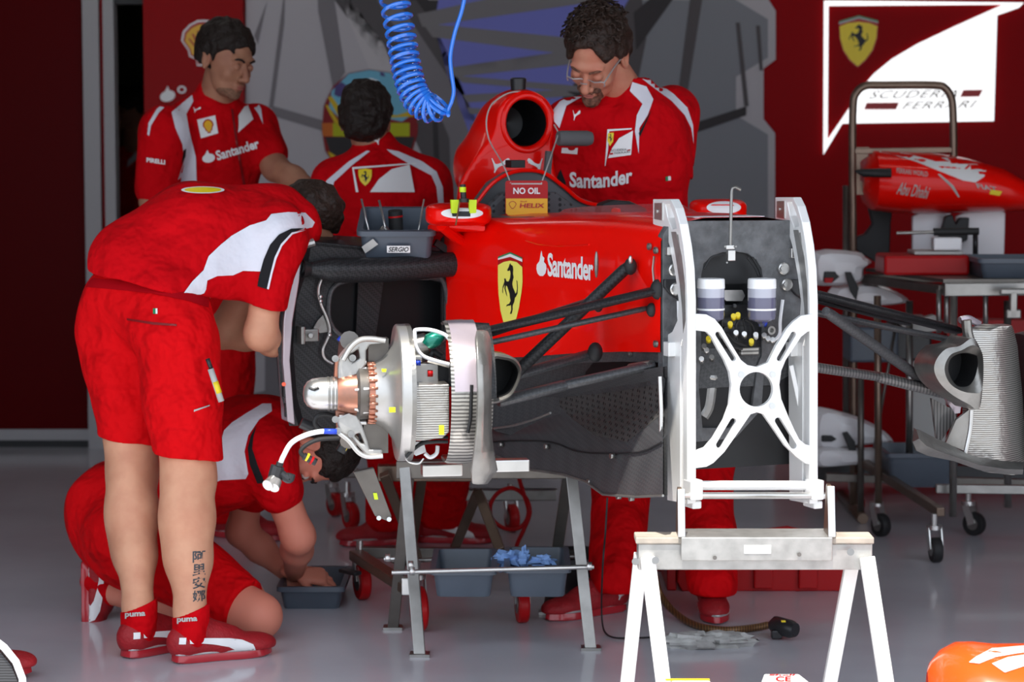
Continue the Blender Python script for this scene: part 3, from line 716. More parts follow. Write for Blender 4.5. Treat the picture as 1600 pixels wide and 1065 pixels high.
# fluid reservoirs
for cx, w_ in ((1190, 22.5), (1110.5, 21.5)):
    s_ = 6.0 / F; r = w_ * s_; c0 = CV(cx, 500, -.075); zt = lambda y: CV(cx, y, -.075).z
    t = part('fluid_reservoir', 'fluid', car, lambda b: b.lathe(V3((c0.x, c0.y, 0)), (0, 0, 1), [(zt(501), r * .7), (zt(498), r * .95), (zt(492), r), (zt(464), r)], 28))
    part('reservoir_top', 'fluid_top', t, lambda b: b.lathe(V3((c0.x, c0.y, 0)), (0, 0, 1), [(zt(464), r), (zt(450), r)], 28))
    part('reservoir_cap', 'cap_white', t, lambda b: b.lathe(V3((c0.x, c0.y, 0)), (0, 0, 1), [(zt(450), r * 1.02), (zt(437), r), (zt(435), r * .95)], 28))
    part('reservoir_band', 'white', t, lambda b: b.lathe(V3((c0.x, c0.y, 0)), (0, 0, 1), [(zt(484), r * 1.01), (zt(481), r * 1.01)], 28, cap=False))
    part('reservoir_spout', 'glass', t, lambda b: b.lathe(V3((c0.x, c0.y, 0)), (0, 0, 1), [(zt(510), r * .18), (zt(505), r * .25), (zt(501), r * .6)], 16))

# nose-top strip and windscreen, headrest, cockpit
b = MB(); b.plate([[CW(u, v, 1.2265) for u, v in ((.10, .03), (-.10, .03), (-.08, .25), (-.03, .30), (.03, .30), (.08, .25))]], (0, 0, .002)); b.build('deck_panel', 'white_plastic', car)
b = MB()
R0, R1 = [], []
for i in range(25):
    a = math.pi * i / 24; R0.append(CW(.17 * math.cos(a), .68 - .40 * math.sin(a), 1.215)); R1.append(CW(.15 * math.cos(a), .78 - .36 * math.sin(a), 1.215 + .034 * math.sin(a) ** .5))
b.loft([R0, R1], False, False); b.build('windscreen', 'glass', car)
b = MB(); b.plate([[CU(x, y, .0) for x, y in ((953, 357), (960, 326), (963, 324), (970, 326), (974, 357))]], CL * .01); b.build('deck_fin', 'car_red', car, bevel=.004)
# headrest: perforated pad, U shaped, rising to the roll hoop
def arc_pad(name, m, zs, vs, wo, wi, cap=True):
    b = MB(); R = []
    for v, z0, z1, o, i in zip(vs, zs[0], zs[1], wo, wi):
        R.append([CW(o, v, z0), CW(o, v, z1 - .02), CW(o - .02, v, z1), CW(i + .02, v, z1), CW(i, v, z1 - .02), CW(i, v, z0)])
    b.loft(R); return b
for sgn in (1, -1):
    vs = (.62, .8, .95, 1.1, 1.22, 1.32); z1 = (1.205, 1.205, 1.2, 1.2, 1.2, 1.2)
    b = MB(); R = []
    for v, z, o, i in zip(vs, z1, (.20, .25, .27, .28, .28, .25), (.18, .20, .205, .19, .15, .10)):
        o *= sgn; i *= sgn; R.append([CW(o, v, 1.15), CW(o, v, z - .015), CW(o * .93, v, z), CW(i * 1.05, v, z), CW(i, v, z - .02), CW(i, v, 1.15)])
    b.loft(R); b.build('cockpit_padding', 'pad_grey', car)
b = MB(); b.plate([vp([(740, 345), (748, 312), (768, 285), (795, 268), (822, 264), (850, 268), (880, 288), (905, 308), (935, 318), (1000, 322), (1004, 345), (1000, 380), (740, 380)], 1.18)], CB * .05); b.build('headrest_surround', 'pad_plain', car, bevel=.008)
b = MB(); b.plate([vp([(758, 345), (770, 318), (790, 300), (870, 300), (905, 325), (960, 338), (960, 380), (758, 380)], 1.12)], CB * .05); b.build('headrest', 'pad_grey', car, bevel=.01)
b = MB(); b.plate([vp([(938, 335), (942, 318), (960, 312), (985, 314), (1010, 325), (1020, 345), (1018, 360), (938, 360)], .85)], CB * .05); b.build('side_padding', 'black', car, bevel=.008)
b = MB(); b.tube(smoothpath([CV(x, y, 1.17) for x, y in ((744, 318), (768, 288), (795, 271), (822, 266), (850, 270), (882, 292), (906, 312), (935, 320), (1000, 324))], 4), .006, 8); b.build('cockpit_rim', 'car_red', car)
# airbox and roll hoop
ic = CV(822, 192, 1.40)
pr = [C(ic + CB * .0, ic + CB * .14 - V3((0, 0, .012)), .086, .10, k=.03), C(ic + CB * .10 - V3((0, 0, .02)), ic + CB * .20 - V3((0, 0, .14)), .092, .095, k=.04), C(ic + CB * .05, CV(808, 262, 1.40) + CB * .12, .095, .15, k=.05, sq=(CB, 1.1)), C(CV(800, 300, 1.30) + CB * .08, CV(808, 250, 1.40) + CB * .10, .125, .10, k=.05), C(CV(780, 315, 1.30) + CB * .10, CV(870, 318, 1.30) + CB * .10, .08, .08, k=.05), E(CV(820, 260, 1.34) + CB * .12, (.12, .12, .10), None, .05),
      C(CV(850, 217, 1.38), CV(878, 217, 1.27), .018, .018, k=.01),
      CUT(ic - CB * .005, -CB, .004), C(ic - CB * .1, ic + CB * .13, .071, .071, k=.004, sub=True),
      E(ic + CB * .13 + V3((0, 0, -.01)), (.055, .055, .055), None, .004, True)]
airbox = blobs('airbox', [(pr, dict(h=.007))], 'car_red', car)
X_, Y_, Z_ = frame_of(CB)
b = MB(); b.tube([ic - CB * .004 + CL * (.077 * math.cos(a)) + V3((0, 0, .083 * math.sin(a))) for a in [2 * math.pi * i / 40 for i in range(40)]], .0095, 10, closed=True); b.build('intake_rim', 'car_red', car)
b = MB(); b.lathe(ic + CB * .01, CB, [(0, .0705), (.10, .068), (.14, .05), (.15, .001)], 32, cap=False); b.build('intake_duct', 'carbon_gloss', car)
part('airbox_slot', 'black', car, lambda b: b.plate([vp([(799, 250), (821, 250), (821, 262), (799, 262)], 1.22)], CB * .05), bevel=.002)
decal('cat_emblem', [(fit(CAT, 768, 247, 797, 270), [], 0, 0)], [airbox], ['white'], car, off=.003, g=5, dmax=.05)
decal('cat_emblem', [(fit(CAT, 824, 247, 848, 270, flip=True), [], 0, 0)], [airbox], ['white'], car, off=.003, g=5, dmax=.05)
part('roll_hoop_cap', 'black_plastic', car, lambda b: b.lathe(CV(810, 143, 1.44), (0, 0, 1), [(-.01, .022), (.02, .024), (.038, .025), (.042, .02)], 20))
part('onboard_camera', 'grey_foam', car, lambda b: b.tube([CV(x, 216, 1.26) for x in (872, 876, 918, 924, 926)], [.021, .023, .023, .019, .008], 16))
b = MB(); b.bar(CV(858, 236, 1.35), CV(852, 300, 1.35), .014, .02); b.build('hoop_strut', 'grey_foam', car)
# mirrors
def mirror(x0, y0, x1, y1, v, legs):
    p = CV((x0 + x1) / 2, (y0 + y1) / 2, v); s = p.y / F; hw, hh = (x1 - x0) / 2 * s, (y1 - y0) / 2 * s
    X = V3((1, 0, 0)); R = []
    for t, k in ((-.075, .1), (-.07, .55), (-.05, .85), (-.02, .97), (.03, 1), (.05, .97)):
        R.append([p + X * (hw * k * math.copysign(abs(math.cos(a)) ** .45, math.cos(a))) + V3((0, t, hh * k * math.copysign(abs(math.sin(a)) ** .45, math.sin(a)))) for a in [2 * math.pi * (i + .5) / 24 for i in range(24)]])
    b = MB(); b.loft(R); o = b.build('mirror', 'car_red', car)
    part('mirror_glass', 'carbon_gloss', o, lambda b: b.box(p + V3((0, .052, 0)), (hw * 1.7, .004, hh * 1.6)))
    for a_, b_ in legs: part('mirror_strut', 'car_red', o, lambda b: b.tube(smoothpath([V3(q) for q in a_], 4), b_, 10), )
    return o
m1 = mirror(664, 317, 768, 353, .95, [([CV(755, 340, .96), CV(760, 365, .98), CV(752, 385, 1.0)], .022), ([CV(690, 352, .98), CV(715, 372, 1.05), CV(745, 385, 1.1)], .016)])
m2 = mirror(1078, 311, 1167, 346, .85, [([CV(1130, 340, .86), CV(1120, 358, .86)], .016)])
decal('mirror_emblem', [(ellpts(722, 333, 33, 8.5, 24), [], 0, 0), ([(705, 330), (735, 330), (735, 338), (707, 338)], [], 1, 1)], [m1], ['white', 'black'], m1, off=.003, g=6)
decal('mirror_emblem', [(ellpts(1131, 324, 27, 10, 24), [], 0, 0)], [m2], ['white'], m2, off=.003, g=6)
for px, h_ in ((711, 0), (739, 0)):
    part('sensor_strap', 'neon', car, lambda b: b.plate([[CV(x, y, .865) for x, y in ((px - 6, 312), (px + 6, 312), (px + 5, 333), (px - 5, 333))]], CB * .008))
part('sensor_mast', 'black_plastic', car, lambda b: (b.cyl(CV(725, 316, .88), CV(723, 288, .88), .008, n=12), b.cyl(CV(725, 316, .86), CV(725, 310, .86), .014, n=12)))
part('sensor_band', 'neon', car, lambda b: b.cyl(CV(723, 300, .88), CV(723, 292, .88), .0095, n=12))
part('sensor_cable', 'hose_brown', car, lambda b: b.tube([CV(x, y, .85) for x, y in ((718, 315), (715, 335), (712, 352))], .0025, 6))
part('shoulder_wing', 'car_red', car, lambda b: b.plate([[CW(.31, .92, 1.16), CW(.34, 1.16, 1.15), CW(.42, 1.10, 1.155), CW(.40, .98, 1.17)]], (0, 0, .02)), bevel=.006)
# radiator inlet panel without its bodywork, v = sideways plane
VS = 1.16
SP = [(446, 470), (462, 420), (466, 385), (478, 376), (560, 384), (640, 388), (690, 392), (716, 405), (716, 436), (699, 440), (699, 520), (699, 560), (699, 640), (560, 690), (486, 672), (450, 650), (440, 600), (434, 520)]
HO = [(515, 500), (514, 470), (522, 448), (545, 438), (600, 434), (660, 434), (694, 442), (694, 530), (600, 540), (550, 530), (528, 520)]
b = MB(); b.plate([vp(SP, VS), vp(HO, VS)], CB * .035); spn = b.build('sidepod_frame', 'carbon', car, bevel=.004)
b = MB(); b.plate([vp([(500, 425), (700, 425), (700, 545), (500, 545)], VS + .10)], CB * .01); b.build('radiator_duct', 'carbon_gloss', car)
b = MB(); b.plate([vp([(560, 434), (600, 434), (585, 540), (556, 530)], VS + .08)], CB * .01); b.build('duct_vane', 'carbon', car)
rim = [(516, 500), (515, 470), (523, 449), (546, 439), (600, 434), (650, 433)]
b = MB(); b.tube(smoothpath([CV(x, y, VS - .004) for x, y in HO], 5, True), .007, 8, closed=True); b.build('inlet_rim', 'carbon_tub', car)
b = MB(); b.tube(smoothpath([CV(x, y, VS - .04) for x, y in ((482, 420), (500, 421), (540, 422), (620, 420), (690, 414), (716, 412))], 5), [.014, .019, .021, .022, .025, .026, .03, .034, .036] + [.036] * 40, 14); b.build('upper_leading_edge', 'carbon', car)
part('leading_edge_end', 'black', car, lambda b: b.lathe(CV(484, 420, VS - .04), CV(470, 420, VS - .04) - CV(484, 420, VS - .04), [(0, .02), (.02, .026), (.02, .02), (-.01, .014)], 18))
b = MB(); b.plate([[CV(x, y, VS) for x, y in ((478, 376), (560, 384), (716, 405))] + [CV(716, 392, VS + .25), CV(600, 372, VS + .25), CV(500, 366, VS + .25)]], (0, 0, -.015)); b.build('sidepod_top', 'carbon', car, bevel=.003)
b = MB(); b.loft([[CV(x, y, VS - .02), CV(x + 14, y, VS - .03), CV(x + 24, y, VS)] for x, y in ((462, 384), (456, 420), (440, 470), (434, 540), (440, 620), (452, 665))], False, False); b.build('side_strip', 'carbon', car)
b = MB(); b.plate([[CV(x, y, VS + .02) for x, y in ((456, 414), (462, 404), (458, 440), (448, 500), (444, 560), (452, 660), (440, 655), (433, 560), (434, 500), (440, 450))]], -CB * .058); b.build('side_edge', 'lavender', car, bevel=.003)
part('edge_cover', 'alu_brushed', car, lambda b: b.tube(smoothpath([CV(x, y, VS - .01) for x, y in ((458, 420), (464, 398), (474, 384), (490, 378))], 4), .012, 10))
part('warning_button', 'orange', car, lambda b: b.cyl(CV(443.5, 600, VS - .03), CV(443.5, 600, VS - .045), .006, n=14))
part('latch', 'black_plastic', car, lambda b: (b.box(CV(445, 612, VS - .03), (.012, .015, .03), (CL, CB, V3((0, 0, 1)))), b.box(CV(448, 640, VS - .03), (.012, .012, .04), (CL, CB, V3((0, 0, 1))))), bevel=.002)
part('bracket', 'steel', car, lambda b: (b.box(CV(482, 523, VS - .02), (.05, .04, .035), (CL, CB, V3((0, 0, 1)))), b.cyl(CV(486, 524, VS - .04), CV(486, 524, VS - .06), .008), b.box(CV(470, 523, VS - .03), (.012, .05, .05), (CL, CB, V3((0, 0, 1))))), bevel=.003)
part('heat_shield', 'titan', car, lambda b: b.plate([vp([(497, 500), (505, 492), (516, 518), (500, 520), (490, 512)], VS - .012)], CB * .004))
part('inlet_pipe', 'alu', car, lambda b: b.tube(smoothpath([CV(x, y, VS - .02) for x, y in ((505, 430), (498, 450), (500, 470), (512, 500), (515, 520), (505, 545), (508, 560), (520, 568))]), .004, 8))
for px, py in ((501, 463), (501, 470), (515, 523)): part('pipe_clip', 'alu', car, lambda b: b.sph(CV(px, py, VS - .03), .006))
part('blue_connector', 'blue', car, lambda b: b.cyl(CV(530, 533, VS - .15), CV(534, 528, VS - .15), .009))
part('mirror_mount', 'black_plastic', car, lambda b: b.bar(CV(680, 378, VS), CV(712, 400, VS), .015, .02))
# ---------------------------------------------------------------- suspension, left in the photo
def arm(a, b, w, h, m='carbon', name='suspension_arm', n=14, up=(0, 0, 1), taper=1.0):
    a, b = V3(a), V3(b); Z = (b - a).normalized(); X = V3(up).cross(Z).normalized(); Y = Z.cross(X); M_ = MB(); R = []
    for t in (0, .04, .5, .96, 1):
        k = (1 - (1 - taper) * t) * (.8 if t in (0, 1) else 1)
        R.append([a.lerp(b, t) + X * (w * k * math.cos(2 * math.pi * i / n)) + Y * (h * k * math.sin(2 * math.pi * i / n)) for i in range(n)])
    M_.loft(R); return M_.build(name, m, car)
WV = .15
def HU(px, py, v=WV): return CV(px, py, v)
arm(CU(1028, 453, .20), HU(745, 521, .14), .030, .0115)
arm(CU(930, 468, .27), HU(745, 527, .16), .022, .009)
arm(CU(1012, 481, .21), HU(752, 538, .10), .012, .0072, 'carbon_tub')
arm(CU(982, 415, .235), HU(800, 588, .20), .016, .0155, 'carbon', 'push_rod')
arm(CU(925, 552, .27), HU(785, 592, .22), .022, .0125, 'carbon_tub', 'lower_suspension_arm')
arm(CU(1022, 570, .20), HU(880, 602, .10), .022, .0125, 'carbon_tub', 'lower_suspension_arm')
arm(HU(885, 601, .10), HU(778, 628, .12), .026, .0135, 'carbon_tub', 'lower_suspension_arm')
part('arm_sleeve', 'titan', car, lambda b: b.cyl(CU(1019, 571, .21), CU(985, 577, .24), .015, n=14))
for px, py, u, r in ((1028, 452, .205, .026), (985, 416, .235, .022), (1018, 484, .212, .018), (930, 550, .272, .026), (935, 478, .262, .016)):
    part('arm_boot', 'black_rubber', car, lambda b: b.sph(CU(px, py, u), (r * .75, r * .75, r)))
part('rod_end', 'alu', car, lambda b: b.sph(CU(985, 406, .24), (.006, .006, .012)))
# ---------------------------------------------------------------- hub and brake, left in the photo
hy = 613; PHI = math.radians(8.5)
HLX = V3((-math.cos(PHI), -math.sin(PHI), 0)); HBX = V3((-math.sin(PHI), math.cos(PHI), 0))
HO_ = CV(620, hy, WV)
def HU(px, py, v=WV): return hitplane(px, py, HO_ + HBX * (v - WV), HBX)
def U(px, v=WV):                        # u of the hub axis at a pixel column
    return (HU(px, hy, v) - HO_).dot(HLX)
def hub(u): return HO_ + HLX * u
def hl(name, m, prof, n=40, **k):
    return part(name, m, car, lambda b: b.lathe(hub(0), HLX, prof, n, **k))
uD = U(618); sc = hub(uD).y / F
hl('brake_disc', 'disc_metal', [(U(634), .10), (U(634), .168), (U(620), .168), (U(618), .165), (U(618), .150), (U(614), .120), (U(607), .100), (U(597), .084), (U(586), .075), (U(583), .073), (U(583), .05)], 56)
hl('disc_edge', 'titan', [(U(640), .160), (U(640), .1685), (U(633), .1685), (U(633), .16)], 56)
hl('drive_ring', 'copper', [(U(588), .071), (U(574), .071), (U(574), .056), (U(588), .056)], 40)
for i in range(24):
    a = 2 * math.pi * i / 24; X_, Y_, Z_ = frame_of(HLX)
    part('ring_tooth', 'copper', car, lambda b: b.cyl(hub(U(586)) + X_ * .073 * math.cos(a) + Y_ * .073 * math.sin(a), hub(U(573)) + X_ * .073 * math.cos(a) + Y_ * .073 * math.sin(a), .0042, n=8))
hl('axle_sleeve', 'copper', [(U(580), .055), (U(560), .054), (U(540), .048), (U(528), .044), (U(526), .042)], 36)
hl('axle_nose', 'alu', [(U(526), .041), (U(500), .040), (U(488), .037), (U(480), .030), (U(475), .018), (U(473.5), .004)], 36)
part('axle_ring', 'titan', car, lambda b: [b.lathe(hub(0), HLX, [(U(x), .0415), (U(x - 2), .0425), (U(x - 4), .0415)], 36, cap=False) for x in (527, 521, 515)])
part('axle_slot', 'black', car, lambda b: b.tube([HU(483, 606, WV - .034), HU(490, 608, WV - .04), HU(498, 605, WV - .037)], .0035, 6))
for an in (.25, 1.3, 2.3, 3.4, 4.4, 5.4):
    part('drive_pin', 'alu', car, lambda b: b.tube([hub(U(578)) + (V3((0, 0, 1)) * math.cos(an) - HBX * math.sin(an)) * .058, hub(U(566)) + (V3((0, 0, 1)) * math.cos(an) - HBX * math.sin(an)) * .060, hub(U(552)) + (V3((0, 0, 1)) * math.cos(an) - HBX * math.sin(an)) * .052], [.006, .0065, .003], 8))
# upright frames above and below the axle
def hp(l, v): return [HU(x, y, v) for x, y in l]
b = MB(); b.plate([hp([(528, 575), (530, 560), (545, 540), (560, 530), (602, 529), (602, 536), (578, 538), (572, 548), (572, 570), (560, 585), (540, 592), (528, 592)], WV - .02), hp([(545, 556), (560, 545), (562, 560), (550, 566)], WV - .02)], HBX * .05); b.build('upper_upright', 'alu_brushed', car, bevel=.004)
b = MB(); b.plate([hp([(526, 652), (545, 645), (560, 650), (566, 664), (575, 690), (578, 702), (598, 702), (598, 714), (575, 714), (562, 700), (548, 684), (530, 676)], WV - .02), hp([(553, 680), (562, 676), (570, 694), (564, 692)], WV - .02)], HBX * .05); b.build('lower_upright', 'alu_brushed', car, bevel=.004)
part('upright_link', 'alu', car, lambda b: b.tube(smoothpath([HU(x, y, WV - .03) for x, y in ((536, 562), (548, 542), (562, 531), (580, 529), (602, 532))]), .007, 10))
part('upright_link', 'alu', car, lambda b: b.tube(smoothpath([HU(x, y, WV - .03) for x, y in ((530, 676), (545, 688), (560, 706), (575, 713), (598, 712))]), .006, 10))
for px, py in ((551, 559), (528, 673), (549, 678), (524, 560), (524, 655)):
    part('upright_bolt', 'steel', car, lambda b: (b.cyl(HU(px, py, WV - .025), HU(px, py, WV - .035), .0085, n=12), b.cyl(HU(px, py, WV - .034), HU(px, py, WV - .04), .004, n=6)))
part('brake_caliper', 'steel_dark', car, lambda b: (b.tube(smoothpath([hub(U(548)) + (V3((0, 0, 1)) * math.cos(a) + HBX * math.sin(a)) * .13 for a in (.2, .5, .8, 1.1, 1.4, 1.7, 2.0, 2.4, 2.8)], 3), .024, 12)))
part('pad_block', 'steel_dark', car, lambda b: (b.box(HU(590, 556, WV + .04), (.05, .05, .09), (HLX, HBX, V3((0, 0, 1)))),))
part('pad_block', 'steel_dark', car, lambda b: (b.box(HU(586, 682, WV + .02), (.06, .05, .075), (HLX, HBX, V3((0, 0, 1)))),))
b = MB(); b.lathe(hub(0), HLX, [(U(592), .062), (U(560), .066), (U(556), .055)], 36, cap=False); b.build('bearing_housing', 'steel_dark', car)
part('copper_plate', 'copper', car, lambda b: (b.plate([hp([(524, 560), (545, 556), (548, 580), (545, 590), (522, 592)], WV + .0)], HBX * .02), b.plate([hp([(524, 640), (545, 642), (545, 668), (526, 672)], WV)], HBX * .02)), bevel=.003)
b = MB()
for y in (566, 576, 650, 660): b.cyl(HU(530, y, WV - .012), HU(572, y, WV - .012), .006)
b.build('guide_pins', 'alu', car)
part('yellow_mark', 'neon', car, lambda b: b.plate([hp([(608, 636), (618, 636), (618, 644), (608, 644)], WV - .122)], HBX * .002))
part('yellow_mark', 'neon', car, lambda b: b.plate([hp([(596, 576), (604, 576), (603, 581), (597, 581)], WV - .075)], HBX * .002))
# brake duct: ribbed box, scoop ring and fin
b = MB(); b.plate([hp([(642, 602), (702, 600), (702, 675), (692, 684), (660, 688), (640, 688)], WV - .12)], HBX * .14); b.build('brake_duct', 'silver_rib', car, bevel=.012, seg=3)
part('duct_label', 'neon', car, lambda b: b.plate([hp([(686, 664), (694, 664), (694, 679), (686, 679)], WV - .123)], HBX * .002))
b = MB(); rr = []
prof = [(U(757), .155), (U(750), .168), (U(722), .178), (U(698), .176), (U(692), .172), (U(694), .166), (U(722), .168), (U(750), .158)]
b.lathe(hub(0), HLX, prof, 40, cap=False, a0=math.radians(-105), a1=math.radians(105), up=-HBX); dr = b.build('duct_drum', 'silver_rib_dark', car)
b = MB(); b.lathe(hub(0), HLX, [(U(738), .1795), (U(716), .1795), (U(697), .1775)], 24, cap=False, a0=math.radians(6), a1=math.radians(84), up=-HBX); lav = b.build('drum_cover', 'lavender', car)
b = MB(); b.lathe(hub(0), HLX, [(U(760), .178), (U(738), .180)], 24, cap=False, a0=math.radians(0), a1=math.radians(75), up=-HBX); b.build('drum_side', 'carbon', car)
part('drum_slot', 'black', car, lambda b: b.tube(smoothpath([HU(x, y, WV - .178) for x, y in ((737, 601), (736, 630), (735, 655), (731, 676))]), .0042, 8))
FN = [(744, 523), (752, 516), (763, 516), (767, 524), (769, 560), (768, 620), (766, 690), (776, 715), (778, 738), (770, 750), (752, 757), (737, 757), (735, 745), (745, 690), (748, 620), (746, 560)]
b = MB(); rings = []
for (yl, xl, xr, vo, vi) in ((516, 746, 762, -.05, .12), (530, 743, 767, -.10, .14), (570, 745, 769, -.14, .16), (620, 747, 768, -.155, .17), (670, 745, 768, -.14, .16), (705, 741, 772, -.12, .15), (735, 737, 778, -.10, .12), (756, 738, 762, -.07, .06)):
    a, c_ = HU(xl, yl, vo + .01), HU(xr, yl, vo + .05); d_ = HU(xr - 4, yl, vi)
    rings.append([a, a.lerp(c_, .35) - HBX * .012, a.lerp(c_, .7) - HBX * .008, c_, d_, d_ + HLX * .012, c_ + HLX * .012 + HBX * .015, a + HBX * .02])
b.loft(rings); fin = b.build('duct_fin', 'titan', car, bevel=.004)
# air scoop behind the fin
def scoop(name, cx, cy, rx, ry, v, m, flip=1, depth=.12):
    outer = [(cx - rx, cy - ry * .9), (cx, cy - ry), (cx + rx * .7, cy - ry * .8), (cx + rx, cy - ry * .35), (cx + rx * .8, cy + ry * .2), (cx + rx * .3, cy + ry * .75), (cx - rx * .6, cy + ry), (cx - rx, cy + ry * .8)]
    if flip < 0: outer = [(2 * cx - x, y) for x, y in outer]
    o3 = smoothpath([CV(x, y, v) for x, y in outer], 4, True); c = sum(o3, V3((0, 0, 0))) / len(o3)
    i3 = [c + (p - c) * .78 for p in o3]; b = MB()
    b.loft([o3, [c + (p - c) * .9 - HBX * .01 for p in o3], i3], False); b.loft([o3, [c + (p - c) * .95 + HBX * depth for p in o3]], False)
    o = b.build(name, m, car)
    part(name + '_throat', 'black', o, lambda q: (q.loft([[c + (p - c) * .99 for p in i3], [p + HBX * depth for p in i3]], False), q.plate([[p + HBX * depth * .8 for p in i3]], HBX * .004))); return o
scoop('brake_scoop', 789, 592, 26, 38, .02, 'titan')
# pipes and valve gear between disc and drum
part('white_pipe', 'white_plastic', car, lambda b: b.tube(smoothpath([HU(x, y, WV - .09) for x, y in ((648, 520), (650, 515), (672, 515), (694, 522), (702, 530))], 4), .0045, 8))
part('white_pipe', 'white_plastic', car, lambda b: b.tube(smoothpath([HU(x, y, WV - .09) for x, y in ((648, 520), (650, 540), (660, 555), (680, 563), (702, 569))], 4), .0045, 8))
part('green_union', 'green_metal', car, lambda b: b.tube([HU(x, y, WV - .06) for x, y in ((666, 540), (672, 533), (682, 528), (692, 522))], [.013, .020, .020, .010], 12))
part('valve_body', 'steel', car, lambda b: (b.cyl(HU(640, 545, WV), HU(668, 538, WV), .03), b.box(HU(655, 582, WV - .02), (.09, .06, .05), (HLX, HBX, V3((0, 0, 1)))), b.cyl(HU(640, 560, WV - .03), HU(660, 560, WV - .03), .012)), bevel=.003)
part('valve_cover', 'black_plastic', car, lambda b: (b.box(HU(685, 583, WV), (.06, .06, .06), (HLX, HBX, V3((0, 0, 1)))), b.tube(smoothpath([HU(x, y, WV - .03) for x, y in ((690, 556), (678, 550), (674, 558), (682, 566), (694, 566))]), .008, 8)))
part('red_plug', 'red_plastic', car, lambda b: b.cyl(HU(668, 583, WV - .05), HU(676, 583, WV - .05), .0085, n=10))
part('blue_plug', 'blue', car, lambda b: b.cyl(HU(650, 567, WV - .05), HU(657, 567, WV - .05), .006, n=10))
part('wing_nut', 'alu', car, lambda b: (b.tube([HU(x, y, WV - .05) for x, y in ((668, 563), (680, 566), (702, 572))], .005, 8),))
part('brake_hose', 'black_rubber', car, lambda b: b.tube(smoothpath([HU(x, y, WV - .10) for x, y in ((634, 714), (645, 703), (660, 693), (680, 690), (700, 690))]), .0042, 8))
part('brake_hose', 'black_rubber', car, lambda b: b.tube(smoothpath([HU(x, y, WV - .09) for x, y in ((634, 714), (650, 698), (672, 684), (700, 683))]), .0042, 8))
part('duct_bracket', 'white_plastic', car, lambda b: (b.plate([hp([(638, 690), (662, 690), (666, 706), (650, 712), (640, 704)], WV - .04)], HBX * .01), b.tube(smoothpath([HU(x, y, WV - .05) for x, y in ((684, 696), (682, 708), (672, 714), (664, 708))]), .005, 8)))
part('clip', 'alu', car, lambda b: b.tube(smoothpath([HU(x, y, WV - .10) for x, y in ((634, 716), (640, 722), (654, 724), (662, 716))]), .002, 6))
for q in ((690, 733, WV + .05), (795, 726, WV + .1)): part('mount_rail', 'alu', car, lambda b: b.box(HU(*q), (.10, .045, .03), (HLX, HBX, V3((0, 0, 1)))), bevel=.003)
part('front_stay', 'steel_dark', car, lambda b: (b.plate([hp([(552, 737), (584, 730), (612, 806), (608, 815), (586, 806)], WV + .1)], HBX * .02),), bevel=.003)
part('stay_label', 'neon', car, lambda b: b.plate([hp([(583, 770), (589, 770), (591, 780), (585, 780)], WV + .095)], HBX * .002))
for q in ((592, 809), (608, 811)): part('stay_bolt', 'alu', car, lambda b: b.cyl(HU(*q, WV + .09), HU(*q, WV + .11), .006, n=10))
# loose umbilical hanging from the hub
part('umbilical_hose', 'white_plastic', car, lambda b: b.tube(smoothpath([HU(x, y, WV - .05) for x, y in ((524, 674), (500, 674), (476, 680), (455, 692), (443, 712), (438, 724))]), .0062, 10))
part('umbilical_band', 'blue', car, lambda b: b.tube([HU(506, 673.5, WV - .05), HU(526, 674, WV - .05)], .0068, 10))
part('umbilical_plug', 'black_plastic', car, lambda b: (b.tube([HU(438, 722, WV - .05), HU(436, 728, WV - .05)], .009, 10), b.tube(smoothpath([HU(x, y, WV - .05) for x, y in ((434, 728), (430, 742), (428, 752))]), .017, 10), b.tube(smoothpath([HU(x, y, WV - .05) for x, y in ((434, 734), (444, 744), (452, 748), (455, 740))]), .011, 10)))
part('umbilical_end', 'alu', car, lambda b: (b.cyl(HU(427, 750, WV - .06), HU(418, 758, WV - .08), .014), b.cyl(HU(432, 752, WV - .06), HU(428, 762, WV - .08), .013)))
part('connector_lead', 'black_rubber', car, lambda b: b.tube(smoothpath([HU(x, y, WV + .1) for x, y in ((530, 684), (500, 686), (480, 694), (470, 704), (474, 712), (482, 716))]), .0055, 8))
part('connector_plug', 'black_plastic', car, lambda b: b.tube([HU(x, y, WV + .1) for x, y in ((474, 712), (482, 716), (494, 722))], .0095, 10))
for px, py, m in ((480, 714, 'yellow'), (487, 719, 'red_plastic'), (535, 694, 'yellow'), (540, 700, 'yellow')):
    part('connector_ring', m, car, lambda b: b.cyl(HU(px - 1.5, py - .8, WV + .1), HU(px + 1.5, py + .8, WV + .1), .0108, n=14))
part('sensor_plug', 'black_plastic', car, lambda b: b.cyl(HU(545, 684, WV + .1), HU(532, 706, WV + .1), .013))
part('sensor_plug', 'black_plastic', car, lambda b: b.cyl(HU(470, 660, WV + .15), HU(488, 668, WV + .15), .014))
part('hose_loop', 'black_rubber', car, lambda b: b.tube(smoothpath([HU(x, y, WV + .05) for x, y in ((524, 650), (508, 647), (496, 650), (492, 660), (500, 670), (516, 674), (526, 672))]), .006, 8))

